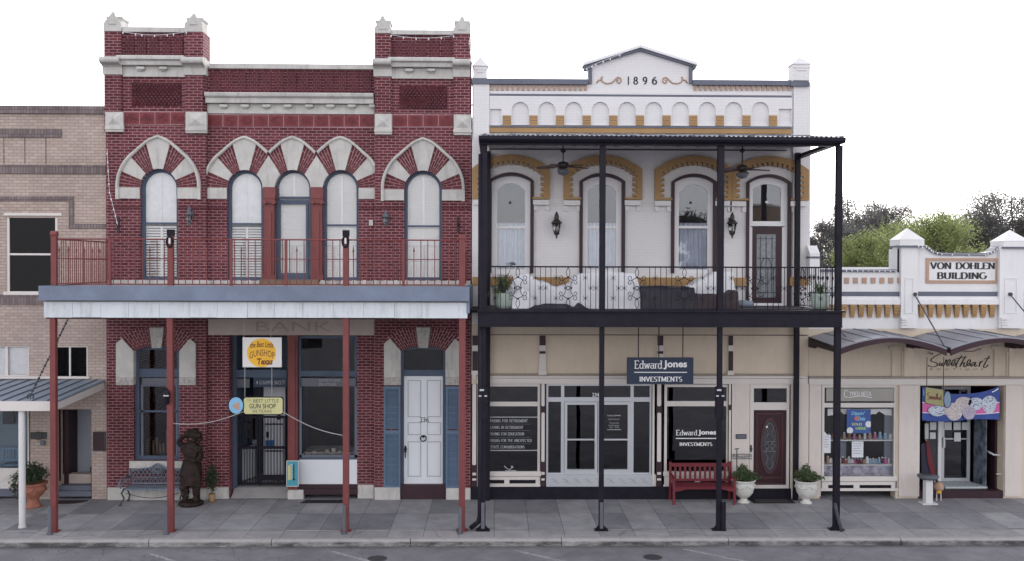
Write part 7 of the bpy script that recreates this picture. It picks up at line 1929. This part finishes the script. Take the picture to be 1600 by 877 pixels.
# candy window contents
d=.0; po_=thing('window_poster','blue poster with bubble logo and SOLD HERE in the sweet shop window','poster',(X(1342,.01),.01,Z(655,.01)))
q=PB(1323,640,1360.5,677,.012); m_=MB(); m_.box(q[0],q[1],.012,.018,q[2],q[3]); m_.build('sheet',paint('poster_blue',(.05,.10,.30,1)),po_)
txt(po_,'lettering',"Dippin'",(1330,643,1352,650),.008,M['signblue'],bold=.04,shear=.2); txt(po_,'lettering','Dots',(1340,651,1352,657.5),.008,M['signblue'],bold=.05,shear=.2)
c=U(1338.5,654,.01); m_=MB(); m_.prism([ellipse(c[0],c[1],.06,.06,16)],.006,.012); m_.build('dot_print',paint('coral_dot',(.45,.18,.16,1)),po_)
txt(po_,'lettering','SOLD',(1331,661,1347,665),.008,M['yellow'],bold=.03); txt(po_,'lettering','HERE',(1337,667.5,1353,671.5),.008,paint('lime_lettering',(.35,.55,.12,1)),bold=.03)
for cx_,cy_ in ((1328,673),(1357,663)):
    c=U(cx_,cy_,.01); m_=MB(); m_.prism([[(max(q[0],min(q[1],x)),max(q[2],min(q[3],z))) for x,z in ellipse(c[0],c[1],.085,.085,16)]],.006,.012); m_.build('cup_print',M['paper'],po_)
for bx,lab,tp in (((1331,690,1349,715),'white notice sheet taped to the centre of the sweet shop window',0),((1286,680,1298,708),'pale notice taped at the left edge of the sweet shop window',1)):
    q=PB(*bx,.01); m_=MB(); pz=thing('notice_sheet',lab,'notice',((q[0]+q[1])/2,.01,q[2])); m_.box(q[0],q[1],.010,.014,q[2],q[3]); m_.build('sheet',M['paper'],pz)
    m_=MB()
    for k in range(5): zz=q[3]-.05-k*.065; m_.box(q[0]+.03,q[1]-.03-(k%3)*.03,.007,.010,zz-.008,zz+.004)
    m_.build('print_lines',M['shade'],pz)
    if tp: m_=MB(); m_.prism([[(q[0],q[3]+.001),(q[0]+.12,q[3]+.001),(q[0]+.02,q[3]+.11)]],.010,.014); m_.build('torn_corner',M['paper'],pz)
rd=random.Random(77); goods=[M['paper'],M['signblue'],M['benchred'],M['tan_pink'],M['lettering_grey'],M['terracotta'],M['curtain'],M['banner_pink'],M['lettering_white']]
def jar(x,y,z,r,h,mat,lab,grp):
    t=thing('candy_jar',lab,'jar',(x,y,z),grp)
    m_=MB(); m_.lathe([(r*.9,z),(r,z+h*.1),(r,z+h*.75),(r*.6,z+h*.85)],x,y,10); m_.build('jar_body',mat,t)
    m_=MB(); m_.cyl((x,y,z+h*.85),(x,y,z+h),r*.62,n=10); m_.build('lid',M['lettering_white'],t)
    return t
for row,(py,n_,h,gl) in enumerate(((687.5,13,.16,'jars on the upper shelf of the sweet shop window'),(726,22,.17,'jars on the lower shelf of the sweet shop window'))):
    for k in range(n_):
        y=.22+.12*rd.random(); px=1291+104*(k+.5)/n_; x=X(px,y,py); z=Z(py,.12,px)+.003
        hh=h*rd.uniform(.6,1.15); jar(x,y,z,.035+.012*rd.random(),hh,rd.choice(goods),['small jar of sweets on the upper shelf of the sweet shop window','small jar of sweets on the lower shelf of the sweet shop window'][row],gl)
# chair behind the left window
d=.35; x=X(16,d,720); ch=thing('slatted_chair','light blue slat-back chair inside the shop window at the left edge','chair',(x,d,.35)); bc_=paint('sky_blue_chair_paint',(.14,.24,.36,1))
m_=MB(); zt_=Z(699,d,16)
for k in range(5): xx=x-.18+k*.09; m_.box(xx-.018,xx+.018,d,d+.02,.98,zt_-.05)
m_.box(x-.24,x+.24,d-.005,d+.03,zt_-.07,zt_); m_.box(x-.24,x+.24,d-.003,d+.028,.95,1.0); m_.build('backrest',bc_,ch)
m_=MB(); m_.box(x-.24,x+.24,d-.35,d,.80,.84) if False else m_.box(x-.24,x+.24,d,d+.36,.80,.84); m_.build('seat',bc_,ch)
for sx_ in (-1,1):
    for yy in (d,d+.33):
        m_=MB(); m_.box(x+sx_*.22-.02,x+sx_*.22+.02,yy,yy+.03,.35,.80 if yy>d else zt_-.02); m_.build('leg',bc_,ch)
# left metal awning with pole
LD=-2.75; aw=thing('metal_awning','blue-grey standing seam lean-to awning over the tan building entrance','awning',(X(60),0,3))
xb0=X(-120); xb1=X(164,TD,593); zb1=Z(593.5,TD,100); xf1=X(86,LD,626); zf1=Z(627,LD,40)
m_=MB(); m_.add([(xb0,TD-.01,zb1),(xb1,TD-.01,zb1),(xf1,LD,zf1),(xb0,LD,zf1),(xb0,TD-.01,zb1-.05),(xb1,TD-.01,zb1-.05),(xf1,LD,zf1-.05),(xb0,LD,zf1-.05)],[(0,1,2,3),(7,6,5,4),(0,4,5,1),(1,5,6,2),(2,6,7,3),(3,7,4,0)]); m_.build('roof_sheet',M['awnblue'],aw)
m_=MB(); x=xb0
sl=(zf1-zb1)/(LD-TD)
while x<xb1-.05:
    y1=TD-.02; y0=LD
    if x>xf1: y0=TD+(LD-TD)*(xb1-x)/(xb1-xf1)
    m_.tube([(x,y1,zb1+.012),(x,y0,zb1+(y0-TD)*sl+.012)],.016,4); x+=.34
m_.build_each('standing_seam',M['slate'],aw,gap=0)
m_=MB(); m_.box(xb0,xf1,LD-.05,LD,zf1-.22,zf1-.0); m_.build('front_fascia',M['cream'],aw)
m_=MB(); m_.add([(xf1,LD,zf1-.22),(xf1,LD,zf1-.06),(xb1,TD-.03,zb1-.06),(xb1,TD-.03,zb1-.24),(xf1-.05,LD,zf1-.22),(xf1-.05,LD,zf1-.06),(xb1-.05,TD-.03,zb1-.06),(xb1-.05,TD-.03,zb1-.24)],[(0,1,2,3),(7,6,5,4),(0,4,5,1),(1,5,6,2),(2,6,7,3),(3,7,4,0)]); m_.build('side_fascia',M['cream'],aw)
m_=MB(); x=X(34.5,LD+.1,700); m_.cyl((x,LD+.1,0),(x,LD+.1,zf1-.2),.075,n=16); m_.cyl((x,LD+.1,0),(x,LD+.1,.03),.09,n=16); m_.build('pole',M['polewhite'],aw)
m_=MB(); a_=U(107,497,-1.2); b_=U(47.5,618,LD+.3); c_=Vector((a_[0],-1.2,a_[1])); e_=Vector((b_[0],LD+.3,b_[1]))
c_=c_+(c_-e_)*.35
nn=34
for k in range(nn): u=e_.lerp(c_,k/nn); v=e_.lerp(c_,(k+.7)/nn); m_.cyl(u,v,.026 if k%2 else .018,n=6)
rg=[(e_.x+.07*math.cos(t*math.pi/6),e_.y,e_.z+.0+.07*math.sin(t*math.pi/6)-.03) for t in range(13)]; m_.tube(rg,.015,5); m_.cyl(e_,(e_.x,e_.y,e_.z-.2),.012,n=5)
m_.build('tie_chain',M['iron_dark'],aw)
# string lights
def lights(name,label,pts,sag,nb):
    m_=MB(); P=[]
    for (a,b_) in zip(pts[:-1],pts[1:]):
        a=Vector(a); b_=Vector(b_); 
        for k in range(10): t=k/10; P.append(a.lerp(b_,t)-Vector((0,0,sag*math.sin(math.pi*t))))
    P.append(Vector(pts[-1])); m_.tube(P,.006,3)
    o=thing(name,label,'string lights',P[0]); m_.build('wire',M['paper'],o)
    m_=MB(); 
    for k in range(nb): q_=P[int((k+.5)*len(P)/nb)]; m_.lathe([(.008,q_.z),(.018,q_.z-.02),(.016,q_.z-.045),(.004,q_.z-.06)],q_.x,q_.y,6)
    m_.build_each('bulb',M['bulb'],o,gap=0)
def U3(px,py,d): x,z=U(px,py,d); return (x,d,z)
lights('string_lights','string of clear bulbs sagging across the top of the left brick tower',[U3(192,50,-.1),U3(291,50,-.1)],.08,7)
lights('string_lights','string of clear bulbs sagging across the top of the right brick tower',[U3(611,55,-.1),U3(709,56,-.1)],.07,6)
lights('string_lights','string of clear bulbs running down the left edge of the brick front to the bracket',[U3(167,232,-.05),U3(171,300,-.08),U3(184,352,-.15)],.0,9)
lights('string_lights','string of clear bulbs along the left slope of the 1896 gable',[U3(915,108,-.17),U3(935,98,-.17),U3(972,84,-.17)],.0,6)
lights('string_lights','string of clear bulbs along the curved parapet above the name panel',[U3(1434,384,-.25),U3(1449,384,-.25),U3(1458,393,-.07),U3(1475,397,-.07),U3(1540,397.5,-.07),U3(1553,392,-.07),U3(1563,385,-.25)],.0,16)
lights('string_lights','string of clear bulbs along the low dark parapet beside the gallery',[U3(1314,421.5,-.07),U3(1400,423,-.07)],.0,12)
lights('string_lights','string of clear bulbs hanging down the right corner of the brick tower',[U3(734.5,58,-.1),U3(733,68,-.1),U3(739,110,.0),U3(737.5,215,-.05)],.0,8)

# ================================================================== TREES AND MAST BEHIND
def tree(name,label,x,y,h,cr,crz,mat,nl,seed,leaf=.28,clumps=26,group='trees behind the right building',trunkr=.3,hollow=.35,zc=None):
    rd=random.Random(seed); t=thing(name,label,'tree',(x,y,0),group)
    zc=zc or h-crz; m_=MB(); cl=[]
    m_.tube([(x,y,0),(x+.1,y,zc*.4),(x-.1,y,zc*.75),(x,y,zc)],trunkr,8,r1=trunkr*.6)
    for k in range(clumps):
        while True:
            v=Vector((rd.uniform(-1,1),rd.uniform(-1,1),rd.uniform(-.75,1)))
            if hollow<v.length<1: break
        s_=rd.uniform(.16,.34); c=Vector((x+v.x*cr,y+v.y*cr,zc+v.z*crz)); c.z=min(c.z,h-.3); cl.append((c,s_))
        a=Vector((x,y,zc*rd.uniform(.55,.95))); mid=a.lerp(c,.5)+Vector((rd.uniform(-.5,.5),rd.uniform(-.5,.5),rd.uniform(0,.5)))
        m_.tube([a,mid,c,c+(c-mid)*.25],trunkr*.28,5,r1=.02)
        for q_ in range(3): e=c+Vector((rd.uniform(-1,1),rd.uniform(-1,1),rd.uniform(-.4,1)))*cr*s_*1.2; m_.tube([mid.lerp(c,.6),e],.035,4,r1=.01)
    m_.build('trunk',M['bark'],t)
    m_=MB()
    for c,s_ in cl:
        rx=cr*s_; n=int(nl/clumps*(s_/.25)**2)
        for _ in range(n):
            v=Vector((rd.gauss(0,.44),rd.gauss(0,.44),rd.gauss(0,.32)))
            p_=c+v*rx*1.15; a=Vector((rd.gauss(0,1),rd.gauss(0,1),rd.gauss(0,1))).normalized(); b_=a.orthogonal().normalized(); s2=a.cross(b_); L_=leaf*rd.uniform(.5,1.2)
            m_.add([p_-b_*L_/2,p_+s2*L_*.25,p_+b_*L_/2,p_-s2*L_*.25],[(0,1,2,3)])
    m_.build('crown',mat,t,clean=False)
def leafmat(name,col,tr):
    m,N,K,b=newmat(name); o=N['Material Output']; N.remove(b)
    geo=N.new('ShaderNodeNewGeometry'); n1=N.new('ShaderNodeTexNoise'); n1.inputs['Scale'].default_value=.9; n1.inputs['Detail'].default_value=5; K(geo.outputs['Position'],n1.inputs['Vector'])
    r1=N.new('ShaderNodeMapRange'); r1.inputs[1].default_value=.3; r1.inputs[2].default_value=.7; r1.inputs[3].default_value=.55; r1.inputs[4].default_value=1.5; K(n1.outputs[0],r1.inputs[0])
    vm=N.new('ShaderNodeVectorMath'); vm.operation='SCALE'; vm.inputs[0].default_value=col; K(r1.outputs[0],vm.inputs['Scale'])
    df=N.new('ShaderNodeBsdfDiffuse'); tl_=N.new('ShaderNodeBsdfTranslucent'); mx_=N.new('ShaderNodeMixShader'); mx_.inputs[0].default_value=tr
    K(vm.outputs[0],df.inputs[0]); K(vm.outputs[0],tl_.inputs[0]); K(df.outputs[0],mx_.inputs[1]); K(tl_.outputs[0],mx_.inputs[2]); K(mx_.outputs[0],o.inputs[0]); return m
LD1=leafmat('hazed_oak_leaf',(.14,.137,.138),.5); LG1=leafmat('fresh_green_leaf',(.24,.28,.12),.55)  # oak grey is lightened: haze over the far trees put into leaf colour
TY=38.0
def txp(px): return X(px,TY,380)
OK_='dark oaks behind the right building'; GR_='bright green trees behind the right building'
tree('live_oak','dark grey-green oak just right of the tall white building',txp(1300),TY,Z(340,TY,1300),3.1,3.6,LD1,56000,3,clumps=62,hollow=.0,leaf=.14,group=OK_)
tree('live_oak','thin dark oak with open branches behind the middle of the low parapet',txp(1388),TY+3,Z(310,TY+3,1385),3.5,3.6,LD1,44000,5,clumps=50,hollow=.3,leaf=.14,group=OK_)
tree('live_oak','tall dark oak rising above the name panel at right',txp(1535),TY-2,Z(287,TY-2,1530),4.0,4.2,LD1,70000,8,clumps=74,hollow=.1,leaf=.14,group=OK_)
tree('live_oak','dark oak cut off by the right edge of the photo',txp(1625),TY,Z(302,TY,1600),3.1,4.0,LD1,32000,11,clumps=40,hollow=.1,leaf=.14,group=OK_)
TY=24.0
tree('green_tree','bright green round tree directly behind the low parapet',X(1372,TY,390),TY,Z(360,TY,1370),2.4,2.3,LG1,42000,21,clumps=50,hollow=.0,leaf=.12,group=GR_)
tree('green_tree','taller bright green tree behind the curved parapet and name panel',X(1462,TY+2,380),TY+2,Z(333,TY+2,1450),3.6,3.3,LG1,72000,24,clumps=76,hollow=.0,leaf=.12,group=GR_)
# lattice mast
y=60; x0_=X(1286,y,350); ms=thing('lattice_mast','faint thin lattice mast beside the tall white building','mast',(x0_,y,0))
m_=MB(); zt2=Z(312,y,1288)
for s_ in (0,.55): m_.cyl((x0_+s_,y,0),(x0_+s_,y,zt2-(0 if s_==0 else 2)),.035,n=4)
for k in range(26): z=.5+k*.5; m_.cyl((x0_,y,z),(x0_+.55,y,z+.4),.02,n=3)
m_.build('lattice',M['alum'],ms)

# ================================================================== ACROSS THE STREET (seen in the upper window panes)
ob=thing('brown_brick_building','brown brick building across the street, seen only reflected in the transom above the balcony door','building',(27,-62,0))
m_=MB(); m_.prism([rect(22.4,38,-.15,11.6)]+[rect(24+i*3.2,25.6+i*3.2,z,z+2.0) for i in range(4) for z in (1.2,5.8)],-62.3,-62); m_.box(22.4,22.8,-75,-62.3,-.15,11.3); m_.build('wall',brickmat('brown_brick',(.20,.12,.08,1),(.27,.17,.12,1),(.3,.26,.22,1)),ob)
m_=MB(); m_.box(22.2,38.2,-62.4,-61.85,11.6,11.8); m_.build('parapet_coping',M['stone'],ob)
for i in range(4):
    for z in (1.2,5.8): m_=MB(); m_.prism([rect(24+i*3.2,25.6+i*3.2,z,z+2.0),rect(24.1+i*3.2,25.5+i*3.2,z+.1,z+1.9)],-62.1,-62.02); w_=m_.build('window',M['whiteflat'],ob); m_=MB(); m_.box(24.05+i*3.2,25.55+i*3.2,-62.09,-62.08,z+.05,z+1.95); m_.build('pane',M['glassdark'],w_)
tree('live_oak','oak across the street, seen only reflected in the third arched window',19.4,-58,12.2,3.4,5.0,LD1,20000,61,clumps=40,hollow=.0,leaf=.3,group='oaks across the street')
